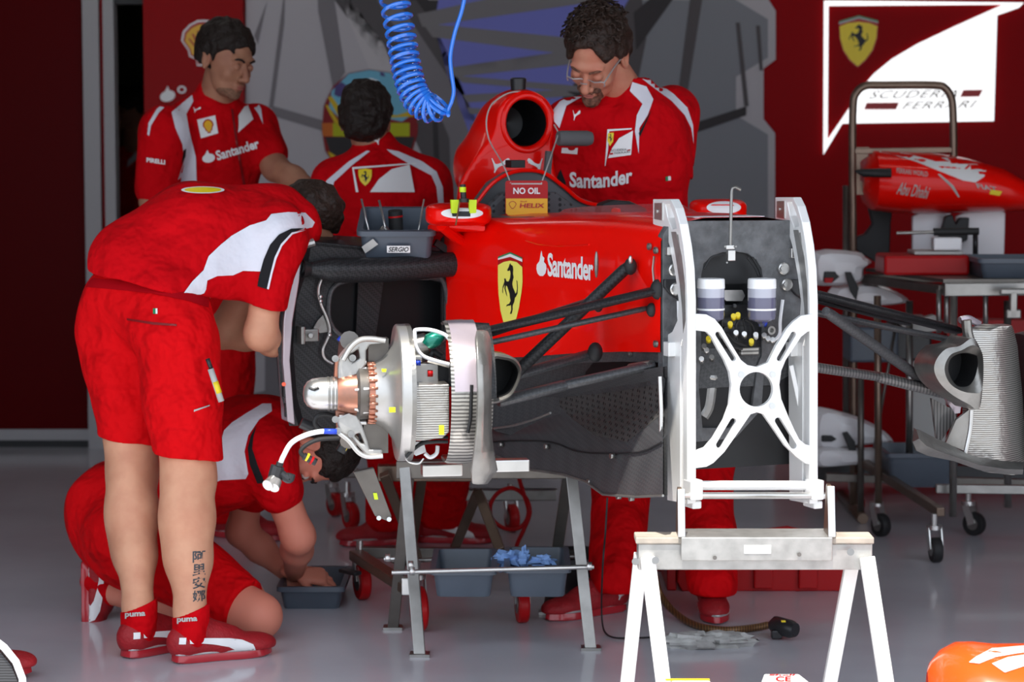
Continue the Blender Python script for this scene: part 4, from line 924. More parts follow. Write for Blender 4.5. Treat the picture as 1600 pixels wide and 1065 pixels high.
# ---------------------------------------------------------------- suspension and brake duct, right in the photo
arm(CU(1268, 458, -.20), CV(1496, 516, .2), .026, .0115)
arm(CU(1262, 486, -.20), CV(1502, 534, .14), .024, .0085, 'carbon_tub')
arm(CU(1275, 470, -.22), CV(1420, 506, .3), .010, .006)
arm(CU(1290, 486, -.20), CV(1458, 604, .2), .014, .0145, 'carbon_tub', 'push_rod')
arm(CU(1262, 572, -.20), CV(1372, 588, .15), .020, .013, 'carbon_rib', 'lower_suspension_arm')
arm(CV(1370, 588, .15), CV(1508, 622, .16), .024, .015, 'carbon_rib', 'lower_suspension_arm')
part('arm_tip', 'lavender', car, lambda b: b.plate([vp([(1476, 620), (1502, 634), (1500, 645), (1492, 646)], .12)], CB * .01))
b = MB(); rings = []
for (y, x0, x1, xs) in ((507, 1545, 1578, 1500), (515, 1518, 1584, 1505), (540, 1506, 1590, 1506), (580, 1510, 1594, 1520), (620, 1514, 1598, 1522), (660, 1513, 1600, 1516), (700, 1510, 1601, 1512), (725, 1512, 1600, 1520), (738, 1545, 1594, 1550)):
    a, e = CV(x0, y, .10), CV(x1, y, .16); rings.append([a.lerp(e, t) - CB * (.05 * math.sin(math.pi * t)) for t in (0, .25, .5, .75, 1)] + [e.lerp(a, t) + CB * .03 for t in (0, .25, .5, .75, 1)])
b.loft(rings); b.build('duct_drum', 'silver_rib', car)
part('drum_hub', 'black_plastic', car, lambda b: b.lathe(CV(1590, 620, .2), -CL, [(0, .175), (.03, .18), (.06, .17), (.06, .1)], 40))
part('drum_top', 'lavender', car, lambda b: b.tube(smoothpath([CV(x, y, .14) for x, y in ((1500, 500), (1514, 498), (1530, 506))]), .010, 8))
b = MB()
oo = [(1527, 535), (1518, 528), (1500, 540), (1478, 545), (1463, 562), (1460, 580), (1470, 600), (1490, 618), (1515, 632), (1528, 640), (1534, 620), (1535, 560)]
ii = [(1525, 555), (1510, 551), (1494, 554), (1484, 563), (1482, 580), (1490, 597), (1500, 604), (1514, 602), (1523, 590), (1527, 575), (1528, 565), (1527, 558)]
O3 = smoothpath(vp(oo, .0), 4, True); I3 = smoothpath(vp(ii, .02), 4, True); M3 = [p.lerp(q, .45) - CB * .015 for p, q in zip(O3, I3)]
b.loft([[p + CB * .10 for p in O3], O3, M3, I3], False); b.build('brake_scoop', 'titan', car)
part('scoop_throat', 'black', car, lambda b: (b.loft([I3, [p + CB * .09 for p in I3]], False), b.plate([[p + CB * .08 for p in I3]], CB * .005)))
part('duct_arm', 'titan', car, lambda b: b.tube(smoothpath([CV(x, y, .08) for x, y in ((1510, 500), (1512, 520), (1518, 540))], 4), .014, 10))
b = MB()
lo = [(1428, 668), (1426, 690), (1432, 704), (1450, 712), (1490, 720), (1530, 734), (1570, 741), (1598, 741)]
hi = [(1436, 671), (1446, 676), (1462, 684), (1480, 692), (1510, 708), (1530, 714), (1570, 720), (1600, 722)]
b.loft([vp(lo, -.01), [CV(x, y + 2, -.04) for x, y in [((a[0] + c[0]) / 2, (a[1] + c[1]) / 2) for a, c in zip(lo, hi)]], vp(hi, .0), [p + CB * .006 for p in vp(hi, .0)], [p + CB * .006 for p in vp(lo, -.01)]], False, False); b.build('duct_winglet', 'titan', car)
part('winglet_stay', 'alu', car, lambda b: b.tube(smoothpath([CV(x, y, .03) for x, y in ((1518, 640), (1516, 670), (1510, 700), (1506, 716))], 4), .006, 8))
part('lower_vane', 'carbon_rib', car, lambda b: b.plate([vp([(1456, 622), (1490, 640), (1494, 652), (1470, 690), (1464, 686)], .12)], CB * .01))
part('lower_vane', 'titan', car, lambda b: b.plate([vp([(1494, 656), (1514, 640), (1512, 706), (1478, 692)], .08)], CB * .008))
# ================================================================ NOSE SUPPORT FRAME
ZA = V3((0, 0, 1)); AX = (CL, CB, ZA)
VF = -.12
fr = empty('support_frame', CV(1180, 770, VF), 'tall white metal frame with an X brace, bolted over the front bulkhead', 'support frame')
SHAPE = [(1020, 311), (1048, 311), (1055, 325), (1062, 350), (1068, 385), (1072, 420), (1074, 470), (1074, 787), (1042, 781), (1040, 524), (1050, 518), (1058, 500), (1060, 470), (1055, 430), (1046, 385), (1038, 358), (1020, 350)]
H1 = [(1025, 316), (1035, 316), (1036, 346), (1025, 344)]; H2 = [(1039, 319), (1046, 318), (1053, 337), (1057, 356), (1050, 358), (1043, 340)]; H3 = [(1050, 366), (1059, 366), (1066, 410), (1069, 450), (1066, 452), (1060, 420)]
H4 = [(1063, 540), (1066, 530), (1067, 560), (1067, 770), (1063, 770)]
for dx, u0 in ((0, None), (191, None)):
    pt = CV(1075 + dx, 600, VF); u0 = (pt - CO).dot(CL)
    f = lambda l: [CU(x + dx, y - (3 if dx and y < 400 else 0), u0) for x, y in l]
    b = MB(); b.plate([f(SHAPE), f(H2), f(H3), f(H4)], -CL * .024)
    side = b.build('side_plate', 'white_frame', fr, bevel=.002)
    part('bolt_pad', 'alu', side, lambda b: (b.plate([f([(1024, 317), (1036, 317), (1036, 344), (1024, 342)])], CL * .003), b.cyl(f([(1028, 330)])[0], f([(1028, 330)])[0] + CL * .006, .005, n=10)))
    part('inner_rib', 'alu_brushed', side, lambda b: b.plate([[p + CL * .001 for p in f([(1049, 362), (1057, 362), (1066, 400), (1071, 445), (1072, 500), (1068, 520), (1066, 480), (1062, 440), (1056, 400)])]], -CL * .01))
    part('mount_block', 'white_frame', side, lambda b: b.box(CU(1046 + dx, 545, u0 + .008), (.02, .03, .035), AX), bevel=.002)
BR = [(1183, 573), (1200, 566), (1213, 540), (1229, 514), (1240, 502), (1252, 493), (1272, 490), (1272, 516), (1262, 518), (1252, 526), (1240, 544), (1228, 562), (1221, 579), (1218, 601), (1221, 623), (1232, 650), (1241, 670), (1249, 686), (1259, 694), (1272, 697), (1272, 727), (1259, 724), (1244, 713), (1227, 696), (1207, 667), (1193, 647), (1183, 644), (1173, 647), (1156, 672), (1132, 706), (1115, 723), (1104, 729), (1088, 731), (1088, 704), (1102, 699), (1115, 684), (1132, 655), (1140, 633), (1143, 601), (1140, 581), (1132, 562), (1122, 545), (1112, 526), (1104, 518), (1088, 516), (1088, 490), (1104, 491), (1117, 498), (1128, 511), (1142, 536), (1158, 562), (1168, 570)]
def slot(a, b, w):
    a, b = Vector(a), Vector(b); d = (b - a).normalized(); n = Vector((-d.y, d.x)) * w; c = []
    for k in range(7):
        t = math.pi * k / 6; c.append(b + d * w * math.sin(t) + n * math.cos(t))
    for k in range(7):
        t = math.pi * k / 6; c.append(a - d * w * math.sin(t) - n * math.cos(t))
    return [tuple(q) for q in c]
fv = lambda l, v=VF: [CV(x, y, v) for x, y in l]
b = MB(); b.plate([fv(BR), fv(ellpts(1182, 608, 26, 27, 36)), fv(slot((1122, 522), (1146, 560), 4)), fv(slot((1218, 560), (1240, 522), 4)), fv(slot((1124, 695), (1146, 658), 5)), fv(slot((1216, 657), (1240, 696), 5))], CB * .012)
b.build('cross_brace', 'white_frame', fr, bevel=.0015)
for q in ((1159, 585), (1208, 585), (1159, 634), (1207, 634)):
    part('brace_bolt', 'alu', fr, lambda b: (b.cyl(CV(*q, VF - .001), CV(*q, VF - .006), .0075, n=14), b.cyl(CV(*q, VF - .005), CV(*q, VF - .009), .004, n=6)))
part('cross_tube', 'white_frame', fr, lambda b: b.cyl(CV(1086, 758, VF + .02), CV(1276, 758, VF + .02), .012, n=20))
part('cross_tube', 'alu', fr, lambda b: b.cyl(CV(1060, 774, VF - .01), CV(1290, 774, VF - .01), .0085, n=20))
for x in (1083, 1272):
    part('foot_block', 'white_frame', fr, lambda b: (b.box(CV(x, 764, VF), (.034, .045, .05), AX), b.box(CV(x - 2, 786, VF + .03), (.026, .06, .02), AX)), bevel=.004)
part('rear_post', 'white_frame', fr, lambda b: b.bar(CV(1246, 560, VF + .10), CV(1246, 775, VF + .10), .028, .02), bevel=.002)
part('rear_post', 'white_frame', fr, lambda b: b.bar(CV(1053, 530, VF + .10), CV(1053, 775, VF + .10), .028, .02), bevel=.002)
part('diagonal_brace', 'white_frame', fr, lambda b: b.bar(CV(1236, 570, VF + .08), CV(1262, 690, VF + .06), .022, .012), bevel=.002)
# gauge rod hooked over the bulkhead
gd = empty('gauge_rod', CV(1140, 410, -.05), 'thin steel rod with a bent tip and small square block above the bulkhead hole', 'gauge')
gr = part('gauge_block', 'alu', gd, lambda b: (b.box(CV(1142, 399, -.04), (.021, .012, .026), AX), b.box(CV(1140, 386, -.04), (.024, .01, .010), AX)), bevel=.0015)
for q in ((1133, 385), (1150, 385), (1136, 410)): part('gauge_screw', 'steel', gr, lambda b: b.cyl(CV(*q, -.046), CV(*q, -.05), .0025, n=8))
part('rod', 'steel', gd, lambda b: b.tube([CV(x, y, -.04) for x, y in ((1141, 386), (1142, 340), (1143, 299), (1144, 294), (1148, 292), (1157, 296))], .0042, 10))

# ================================================================ FRONT SAWHORSE
YS = 5.86
sh = empty('sawhorse', V3((P(1180, 860, YS).x, YS, 0)), 'white metal sawhorse with wooden top pads, carrying the frame in front of the car', 'sawhorse')
def SP_(x, y, d=0): return P(x, y, YS + d)
zb0, zb1 = SP_(1000, 886).z, SP_(1000, 845).z
part('top_beam', 'alu_brushed', sh, lambda b: b.box((SP_(1178, 860).x, YS, (zb0 + zb1) / 2), (SP_(1361, 860).x - SP_(997, 860).x, .07, (zb1 - zb0))), bevel=.003)
for x0, x1 in ((992, 1070), (1290, 1362)):
    part('wooden_pad', 'wood', sh, lambda b: b.box((SP_((x0 + x1) / 2, 838).x, YS, zb1 + .008), (SP_(x1, 838).x - SP_(x0, 838).x, .085, .016)), bevel=.003)
zl = zb1 - .03
for (tx, ty, bx) in ((1010, -.01, 1040), (1350, -.01, 1390)):
    part('leg', 'white_paint', sh, lambda b: b.bar(V3((SP_(tx, 870).x, YS - .05, zl)), V3((P(bx, 1065, YS - .12).x + .01, YS - .14, .0)), .036, .026, up=(0, 1, 0)), bevel=.003)
for (tx, bx) in ((1003, 983), (1338, 1300)):
    part('leg', 'white_paint', sh, lambda b: b.bar(V3((SP_(tx, 870).x, YS + .045, zl - .01)), V3((P(bx, 1065, YS + .10).x - .008, YS + .16, .0)), .034, .026, up=(0, 1, 0)), bevel=.003)
for q in ((993, 877), (1024, 875), (1329, 862)): part('hinge_bolt', 'steel', sh, lambda b: b.cyl(SP_(*q, -.06), SP_(*q, -.075), .009, n=12))
ch = empty('carrier_bracket', V3((SP_(1180, 860).x, YS, zb0)), 'dull aluminium channel bracket with two upright lugs, sitting on the white sawhorse', 'bracket')
x0, x1 = SP_(1062, 855).x, SP_(1296, 855).x; zc1 = SP_(1180, 839, -.05).z; zc0 = SP_(1180, 875, -.05).z
part('channel', 'alu_brushed', ch, lambda b: (b.box(((x0 + x1) / 2, YS - .052, (zc0 + zc1) / 2), (x1 - x0, .008, zc1 - zc0)), b.box(((x0 + x1) / 2, YS + .01, zc1 - .002), (x1 - x0, .13, .006)), b.box(((x0 + x1) / 2, YS + .075, (zc0 + zc1) / 2), (x1 - x0, .006, zc1 - zc0))), bevel=.002)
part('channel_label', 'white', ch, lambda b: b.box((SP_(1180, 856).x, YS - .0575, SP_(1180, 857, -.05).z), (.065, .002, .020)))
for q in ((1117, 871), (1249, 866)): part('channel_bolt', 'steel_dark', ch, lambda b: b.cyl(SP_(*q, -.056), SP_(*q, -.064), .005, n=10))
for x, y in ((1058, 762), (1291, 757)):
    part('lug', 'bronze_steel', ch, lambda b: b.plate([[V3((SP_(x, 800).x, YS + d, z)) for d, z in ((-.05, zc1), (-.02, SP_(x, y).z - .012), (-.012, SP_(x, y).z), (.004, SP_(x, y).z + .003), (.016, SP_(x, y).z - .004), (.05, zc1))]], (.010, 0, 0)), bevel=.002)
    part('lug_face', 'alu', ch, lambda b: b.bar(V3((SP_(x + 5, 800).x, YS - .052, zc1)), V3((SP_(x + 5, 800).x, YS - .022, SP_(x, y).z)), .018, .006, up=(0, 1, 0)), bevel=.002)

# ================================================================ STAND UNDER THE CAR
def ztop(px, py, Y): return P(px, py, Y).z
YT = 6.72
tr = empty('trestle', G(790, 1010), 'grey steel trestle under the car with a rod shelf holding two bins', 'trestle')
for (tx, ty, Yt, bx, by, m) in ((632, 722, 6.85, 656, 1024, 'steel'), (641, 722, 6.87, 614, 982, 'steel_dark'), (893, 742, 6.80, 923, 1014, 'steel'), (888, 742, 6.85, 838, 900, 'steel_dark')):
    a = P(tx, ty, Yt); c = G(bx, by) if m == 'steel' else (G(bx, by) if by > 950 else V3((P(856, 970, 7.2).x, 7.20, 0)))
    part('leg', m, tr, lambda b: b.bar(a, c, .032, .026, up=(0, 1, 0)), bevel=.002)
    part('foot_plate', 'steel', tr, lambda b: b.box(c + V3((0, 0, .004)), (.055, .05, .008)))
part('top_beam', 'steel_dark', tr, lambda b: b.box(P(790, 732, 6.86), (.62, .06, .05)), bevel=.003)
part('shelf_rod', 'alu', tr, lambda b: b.cyl(P(612, 894, 6.62), P(928, 885, 6.64), .0065, n=12))
part('shelf_rod', 'steel', tr, lambda b: b.cyl(P(612, 876, 7.05), P(910, 868, 7.05), .0065, n=12))
for q in ((602, 833 + 38), (638, 832 + 50), (640, 892), (917, 884)): part('rod_nut', 'alu', tr, lambda b: b.cyl(P(*q, 6.60), P(q[0] + 8, q[1], 6.60), .012, n=6))
# second, dark X-legged stand behind
tb = empty('trestle', G(790, 900), 'dark scissor-legged trestle further back beneath the car', 'trestle')
for a, c in (((746, 770, 7.5), (708, 862, 7.75)), ((748, 770, 7.5), (783, 862, 7.3)), ((662, 730, 7.5), (640, 880, 7.7)), ((600, 740, 7.4), (652, 870, 7.5))):
    part('leg', 'bronze_steel', tb, lambda b: b.bar(P(*a), P(*c), .03, .03, up=(0, 1, 0)), bevel=.002)
part('top_beam', 'bronze_steel', tb, lambda b: b.bar(P(590, 738, 7.5), P(760, 738, 7.5), .05, .05), bevel=.003)

# ---------------------------------------------------------------- bins
def bin_(name, x0, x1, yt, yb, Y, depth, label, m='grey_bin', z0=None, group=None, tilt=0.0, cat='bin', taper=.10):
    """open plastic bin; front face spans the given pixels at distance Y"""
    a, b_ = P(x0, yt, Y), P(x1, yt, Y); zt = a.z; zb = P(x0, yb, Y).z if z0 is None else z0
    W = b_.x - a.x; c = V3(((a.x + b_.x) / 2, Y + depth / 2, 0)); H = zt - zb; t = .006
    def ring(z, g, tp): 
        w_, d_ = W / 2 * (1 - tp) + g, depth / 2 * (1 - tp) + g; r = .018; out = []
        for sx, sy, a0 in ((1, 1, 0), (-1, 1, 90), (-1, -1, 180), (1, -1, 270)):
            for k in range(4):
                an = math.radians(a0 + 30 * k); out.append(V3((sx * (w_ - r) + r * math.cos(an), sy * (d_ - r) + r * math.sin(an), z)))
        return out
    rs = [ring(0, -.002, taper), ring(.004, 0, taper), ring(H - .015, 0, taper * .05), ring(H - .015, .010, 0), ring(H, .010, 0), ring(H, -t, 0), ring(.008, -t, taper)]
    M_ = MB(); R = Matrix.Rotation(tilt, 3, 'X')
    base = V3((c.x, c.y, zb))
    M_.loft([[base + R @ p for p in r] for r in rs]); root = empty(name, base, label, cat, group)
    o = M_.build('bin_body', m, root); return root, o, base, R, (W, depth, H)
b1 = bin_('storage_bin', 677, 771, 889, 934, 6.66, .33, 'empty grey plastic bin on the left of the trestle shelf')
b2 = bin_('storage_bin', 793, 887, 886, 934, 6.68, .33, 'grey plastic bin with blue gloves on the right of the trestle shelf')
b3 = bin_('storage_bin', 880, 960, 875, 930, 7.35, .25, 'black bin standing behind the right trestle leg', m='black_plastic', z0=0.0)
def crumple(name, c, r, m, label, cat, seed, sz=(1, 1, .5), group=None, amp=.35):
    b = MB(); random.seed(seed); off = V3((seed * 3.1, seed, 0)); n1, n2 = 16, 22; rings = []
    for i in range(1, n1):
        th = math.pi * i / n1; ring = []
        for k in range(n2):
            d = V3((math.sin(th) * math.cos(2 * math.pi * k / n2), math.sin(th) * math.sin(2 * math.pi * k / n2), math.cos(th)))
            q = 1 + amp * 2 * (noise.noise(d * 2.2 + off)) + amp * noise.noise(d * 5 + off)
            ring.append(V3(c) + V3((d.x * r * sz[0] * q, d.y * r * sz[1] * q, d.z * r * sz[2] * q)))
        rings.append(ring)
    b.loft(rings); return b.build(name, m, label=label, cat=cat, group=group)
crumple('glove', P(796, 876, 6.85), .038, 'glove_blue', 'crumpled blue glove at the left end of the right shelf bin', 'glove', 3, (1.1, .8, .7))
crumple('glove', P(818, 875, 6.82), .025, 'glove_blue', 'narrow blue glove sticking up beside the crumpled one', 'glove', 5, (.6, .6, 1.3))
crumple('glove', P(848, 876, 6.80), .034, 'glove_blue', 'flat blue glove with a pointed fold in the right shelf bin', 'glove', 8, (1.1, .9, .45))
# bin on the floor in front of the kneeling mechanic
zf = 0.0
b4 = bin_('storage_bin', 437, 534, 916, 966, 7.25, .34, 'grey plastic bin on the floor under the kneeling mechanic\'s hands', z0=.0)
# tool tray on the sidepod
YB = 6.95
tt, tto, tb_, R_, (W_, D_, H_) = bin_('tool_tray', 563, 676, 342, 398, YB, .24, 'grey tool tray with a handwritten name label, sitting on top of the open sidepod', tilt=math.radians(14), cat='tool tray', taper=.07)
def TT(x, y, z): return tb_ + R_ @ V3((x, y, z))
b = MB(); fy = -D_ / 2 + .003
lab = [TT(x * W_, fy - .011, z * H_) for x, z in ((-.13, .38), (.19, .38), (.19, .58), (-.13, .58))]; 
b.add(lab, [(0, 1, 2, 3)]); lb = b.build('name_label', 'white', tto, fixn=False)
WMESH[lb.name] = (lab, [[0, 1, 2, 3]])
def on_quad(q, vs, fs, name, m, parent, off=.0015):
    n = (q[1] - q[0]).cross(q[3] - q[0]).normalized(); n = n if n.y < 0 else -n; b = MB()
    b.add([q[0] + (q[1] - q[0]) * x + (q[3] - q[0]) * y + n * off for x, y in vs], fs); return b.build(name, m, parent, fixn=False)
vs, fs = text2d('SERGIO', .02, .3); on_quad([lab[0].lerp(lab[1], .06) * .5 + lab[0].lerp(lab[1], .06) * .5 + (lab[3] - lab[0]) * .15, lab[0].lerp(lab[1], .94) + (lab[3] - lab[0]) * .15, None, lab[0].lerp(lab[1], .06) + (lab[3] - lab[0]) * .85], vs, fs, 'name_lettering', 'black', tto)
b = MB(); b.add([TT(x * W_, fy - .010 , z * H_) for x, z in ((-.43, .36), (-.25, .62), (-.32, .78), (-.48, .55))], [(0, 1, 2, 3)]); b.build('tape_patch', 'label_grey', tto, fixn=False)
def stick(name, a, c, r, m, label, cat, extra=None):
    b = MB(); b.tube([TT(*a), TT(*c)], r, 8); o = b.build(name, m, label=label, cat=cat); return o
stick('screwdriver', (-.07, -.06, H_ * .25), (-.105, .0, H_ + .06), .003, 'alu', 'slim silver screwdriver leaning furthest left in the tool tray', 'screwdriver')
stick('hex_key', (-.02, -.06, H_ * .25), (-.055, .02, H_ + .05), .0035, 'alu', 'silver rod standing second from the left in the tool tray', 'hex key')
stick('hex_key', (.05, -.07, H_ * .25), (.075, .03, H_ + .05), .0025, 'alu', 'thin silver rod leaning at the right of the tool tray', 'hex key')
b = MB(); b.tube([TT(0, .03, H_ * .35), TT(-.008, .04, H_ * .55), TT(-.01, .045, H_ + .012)], [.016, .021, .021], 16); hm = b.build('mallet', 'black_rubber', label='black rubber mallet head with a red ring in the tool tray', cat='mallet')
ORG[hm.name] = V3(hm.location)
part('mallet_ring', 'red_plastic', hm, lambda b: b.tube([TT(-.009, .043, H_ * .92), TT(-.0095, .044, H_ * .97)], .022, 16))
b = MB(); b.tube(smoothpath([TT(-.06, -.05, H_ * .5), TT(-.04, -.02, H_ * .8), TT(-.015, -.05, H_ * .55), TT(.0, -.07, H_ * .4)]), .007, 10); b.build('pliers', 'steel', label='grey pliers lying at the left in the tool tray', cat='pliers')
b = MB(); b.box(TT(.055, .02, H_ * .45), (.09, .08, .03)); b.build('parts_box', 'white_plastic', label='pale box inside the right half of the tool tray', cat='box', bevel=.004)
b = MB(); b.tube([TT(.0, -.06, H_ * .62), TT(.05, -.06, H_ * .62)], .006, 10); b.build('clamp', 'red_plastic', label='small red clamp at the middle front of the tool tray', cat='clamp')

# ================================================================ NO OIL SIGN
sg_ = empty('hanging_sign', CV(822, 336, 1.02), 'red and yellow NO OIL sign hanging on a cord from the airbox', 'sign')
VN = 1.02
rr_ = lambda x0, y0, x1, y1, r: [(x0 + r, y0), (x1 - r, y0), (x1 - r * .3, y0 + r * .3), (x1, y0 + r), (x1, y1 - r), (x1 - r * .3, y1 - r * .3), (x1 - r, y1), (x0 + r, y1), (x0 + r * .3, y1 - r * .3), (x0, y1 - r), (x0, y0 + r), (x0 + r * .3, y0 + r * .3)]
def NP(x, y): return P(x, y, CV(822, 310, VN).y)
b = MB(); b.plate([[NP(x, y) for x, y in rr_(789.5, 282, 856, 337, 4)]], (0, .005, 0)); nb = b.build('sign_board', 'red_plastic', sg_, bevel=.0008)
decal('yellow_field', [([(790.5, 310), (855.5, 310), (855.5, 333), (852, 336), (794, 336), (790.5, 333)], [], 0, 0)], [nb], ['helix_yellow'], sg_, off=.0015, g=40)
write('sign_lettering', [textpx('NO OIL', (802, 303), (844, 303), (802, 293), bold=.03)], [nb], 'white', sg_)
write('sign_lettering', [textpx('HELIX', (812, 324.5), (850, 324.5), (813, 317.5), bold=.025), textpx('Shell', (813, 315.5), (823, 315.5), (813, 313.5), bold=.02)], [nb], 'red_print', sg_, off=.004)
decal('scallop_emblem', shellmark(795, 314, 807, 326, 0, 1), [nb], ['red_print', 'helix_yellow'], sg_, off=.003, g=20)
part('sign_slot', 'label_grey', sg_, lambda b: b.plate([[NP(x, y) for x, y in ((799, 286), (847, 286), (847, 288), (799, 288))]], (0, -.002, 0)))
ycs = CV(822, 310, VN).y
part('cord', 'label_grey', sg_, lambda b: b.tube(smoothpath([P(798, 286, ycs), P(785, 255, ycs + .08), P(765, 220, 7.28), P(760, 190, 7.30), P(767, 165, 7.33), P(785, 150, 7.36), P(800, 144, 7.38), P(815, 143, 7.40)]), .0022, 6))
part('cord', 'label_grey', sg_, lambda b: b.tube(smoothpath([P(846, 286, ycs), P(857, 255, ycs + .08), P(868, 222, 7.26), P(872, 208, 7.3), P(866, 195, 7.34)]), .0022, 6))

# ================================================================ BLUE COILED HOSE
YH = 6.25
axis = smoothpath([P(x, y, YH) for x, y in ((606, -60), (615, -10), (620, 20), (627, 60), (634, 100), (641, 130), (650, 152), (664, 166), (678, 168), (688, 158))], 10)
L_ = [0]
for i in range(1, len(axis)): L_.append(L_[-1] + (axis[i] - axis[i - 1]).length)
def axat(s):
    for i in range(1, len(axis)):
        if L_[i] >= s: t = (s - L_[i - 1]) / (L_[i] - L_[i - 1]); return axis[i - 1].lerp(axis[i], t), (axis[i] - axis[i - 1]).normalized()
    return axis[-1], (axis[-1] - axis[-2]).normalized()
pts = []; ph = 0; s_ = 0.0; NS = 760; rc_ = .0355
for i in range(NS):
    s_ = L_[-1] * i / (NS - 1); c, t = axat(s_); X = V3((0, 1, 0)); X = (X - t * X.dot(t)).normalized(); Y = t.cross(X)
    tt_ = i / NS; pitch = .040 * (1 - tt_) ** 1.3 + .0115 * (1 - (1 - tt_) ** 1.3)
    ph += (L_[-1] / NS) / pitch * 2 * math.pi
    # coils sag and tilt
    pts.append(c + X * (rc_ * math.cos(ph)) + Y * (rc_ * math.sin(ph)) + t * (.010 * math.cos(ph)))
tail = [P(x, y, YH - .02) for x, y in ((700, 172), (706, 158), (709, 140), (705, 110), (704, 85), (711, 50), (722, 15), (730, -25), (738, -80))]
e0 = pts[-1]; tail = smoothpath([e0, e0.lerp(tail[0], .5) + V3((0, -.01, -.012))] + tail, 6)
up0 = pts[0] + V3((0, 0, .05)); zc_ = 3.24
pts = [V3((up0.x - .03, up0.y, zc_)), V3((up0.x - .01, up0.y, 2.4)), up0] + pts
tail = tail + [V3((tail[-1].x + .03, tail[-1].y, 2.4)), V3((tail[-1].x + .04, tail[-1].y, zc_))]
b = MB(); b.tube(pts + tail[1:], .0054, 8)
b.build('coiled_hose', 'hose_blue', label='blue coiled air hose hanging from above between the mechanics', cat='hose')

# ================================================================ FLOOR ITEMS
b = MB(); b.tube(smoothpath([P(949, 777, 6.75), P(946, 830, 6.75), P(942, 880, 6.7), G(940, 935, .10), G(941, 970, .03), G(946, 988, .006), G(962, 996, .004), G(1000, 996, .004), G(1030, 994, .004)]), .0028, 6)
b.build('cable', 'black_rubber', label='thin black cable hanging from the floor edge and curling onto the floor', cat='cable')
b = MB(); b.tube(smoothpath([G(1024, 900, .12), G(1030, 925, .08), G(1045, 947, .03), G(1070, 968, .012), G(1100, 980, .011), G(1140, 984, .011), G(1180, 980, .011), G(1200, 976, .014)]), .0105, 12)
b.build('floor_hose', 'hose_brown', label='ribbed brown hose lying across the floor behind the sawhorse', cat='hose')
ag = empty('air_gun', G(1222, 992), 'black air gun at the end of the brown hose on the floor', 'air gun')
part('gun_body', 'black_plastic', ag, lambda b: b.tube([G(1203, 978, .03), G(1212, 976, .035), G(1235, 982, .035), G(1243, 984, .034)], [.014, .026, .026, .02], 14))
part('gun_trigger', 'black_plastic', ag, lambda b: b.box(G(1213, 990, .015), (.03, .03, .025)), bevel=.004)
part('gun_label', 'yellow', ag, lambda b: b.box(G(1224, 970, .062), (.012, .012, .004)))
crumple('work_glove', G(1080, 1002, .015), .055, 'rag', 'grey white work glove lying left on the floor by the sawhorse', 'glove', 12, (1.5, .8, .45), amp=.25)
crumple('work_glove', G(1130, 1000, .015), .058, 'rag', 'grey white work glove with long fingers lying right of the other', 'glove', 15, (1.5, .7, .4), amp=.25)
tlk = empty('tool_case', G(1180, 930), 'open red plastic tool case on the floor behind the sawhorse', 'tool case')
Yc = 7.55
def CP(x, y, d=0): return P(x, y, Yc + d)
b = MB(); b.plate([[V3((CP(x, 900).x, Yc, z)) for x, z in ((1066, .0), (1316, .0), (1320, .03), (1318, .085), (1290, .10), (1060, .10), (1058, .03))]], (0, .03, 0)); b.box((CP(1188, 900).x, Yc + .17, .01), (.50, .3, .02)); b.plate([[V3((CP(x, 900).x, Yc + .30, z)) for x, z in ((1046, 0), (1296, 0), (1296, .1), (1046, .1))]], (0, .03, 0)); b.box((CP(1050, 900).x, Yc + .16, .05), (.03, .3, .1)); b.box((CP(1308, 900).x, Yc + .16, .05), (.03, .3, .1))
b.build('case_shell', 'red_plastic', tlk, bevel=.004)
for x in (1100, 1192, 1262):
    part('case_latch', 'red_plastic', tlk, lambda b: b.box(V3((CP(x, 915).x, Yc - .008, .045)), (.06, .02, .07)), bevel=.005)
part('case_insert', 'label_grey', tlk, lambda b: b.box((CP(1215, 900).x, Yc + .16, .075), (.28, .22, .02)), bevel=.004)
part('case_lid', 'red_plastic', tlk, lambda b: b.plate([[V3((CP(x, 900).x, Yc + .34, z)) for x, z in ((1036, .0), (1300, .0), (1290, .13), (1250, .15), (1060, .10))]], (0, .02, .0)), bevel=.004)
b = MB(); b.cyl(V3((CP(1180, 890).x, Yc + .12, .085)), V3((CP(1176, 890).x, Yc + .13, .155)), .03, n=16); dr_ = b.build('power_drill', 'black_plastic', label='black power tool standing in the red tool case', cat='power tool'); 
part('drill_ring', 'orange', dr_, lambda b: b.cyl(V3((CP(1193, 890).x, Yc + .10, .13)), V3((CP(1204, 890).x, Yc + .10, .13)), .012, n=12))
# ================================================================ TROLLEYS ON THE RIGHT
def tube_(name, m, root, pts, r, n=10, sm=0): return part(name, m, root, lambda b: b.tube(smoothpath(pts, sm) if sm else pts, r, n))
def castor(root, c, r=.045, m='black_rubber', hub_m='steel', yaw=0.4, h=.11):
    c = V3(c); ax = V3((math.cos(yaw), math.sin(yaw), 0)); t = MB()
    t.lathe(c + V3((0, 0, r)), ax, [(-.016, r * .55), (-.016, r * .92), (-.010, r), (.010, r), (.016, r * .92), (.016, r * .55)], 24); o = t.build('castor_wheel', m, root)
    part('castor_hub', hub_m, root, lambda b: b.cyl(c + V3((0, 0, r)) - ax * .018, c + V3((0, 0, r)) + ax * .018, r * .5, n=16))
    f = V3((-ax.y, ax.x, 0))
    part('castor_fork', 'alu', root, lambda b: ([b.bar(c + ax * s + V3((0, 0, r)), c + ax * s + f * .025 + V3((0, 0, h)), .028, .004, up=ax) for s in (-.021, .021)], b.cyl(c + f * .025 + V3((0, 0, h - .002)), c + f * .025 + V3((0, 0, h + .012)), .026, n=14), b.cyl(c + f * .025 + V3((0, 0, h)), c + f * .025 + V3((0, 0, h + .05)), .010, n=10)))
YR = 8.15
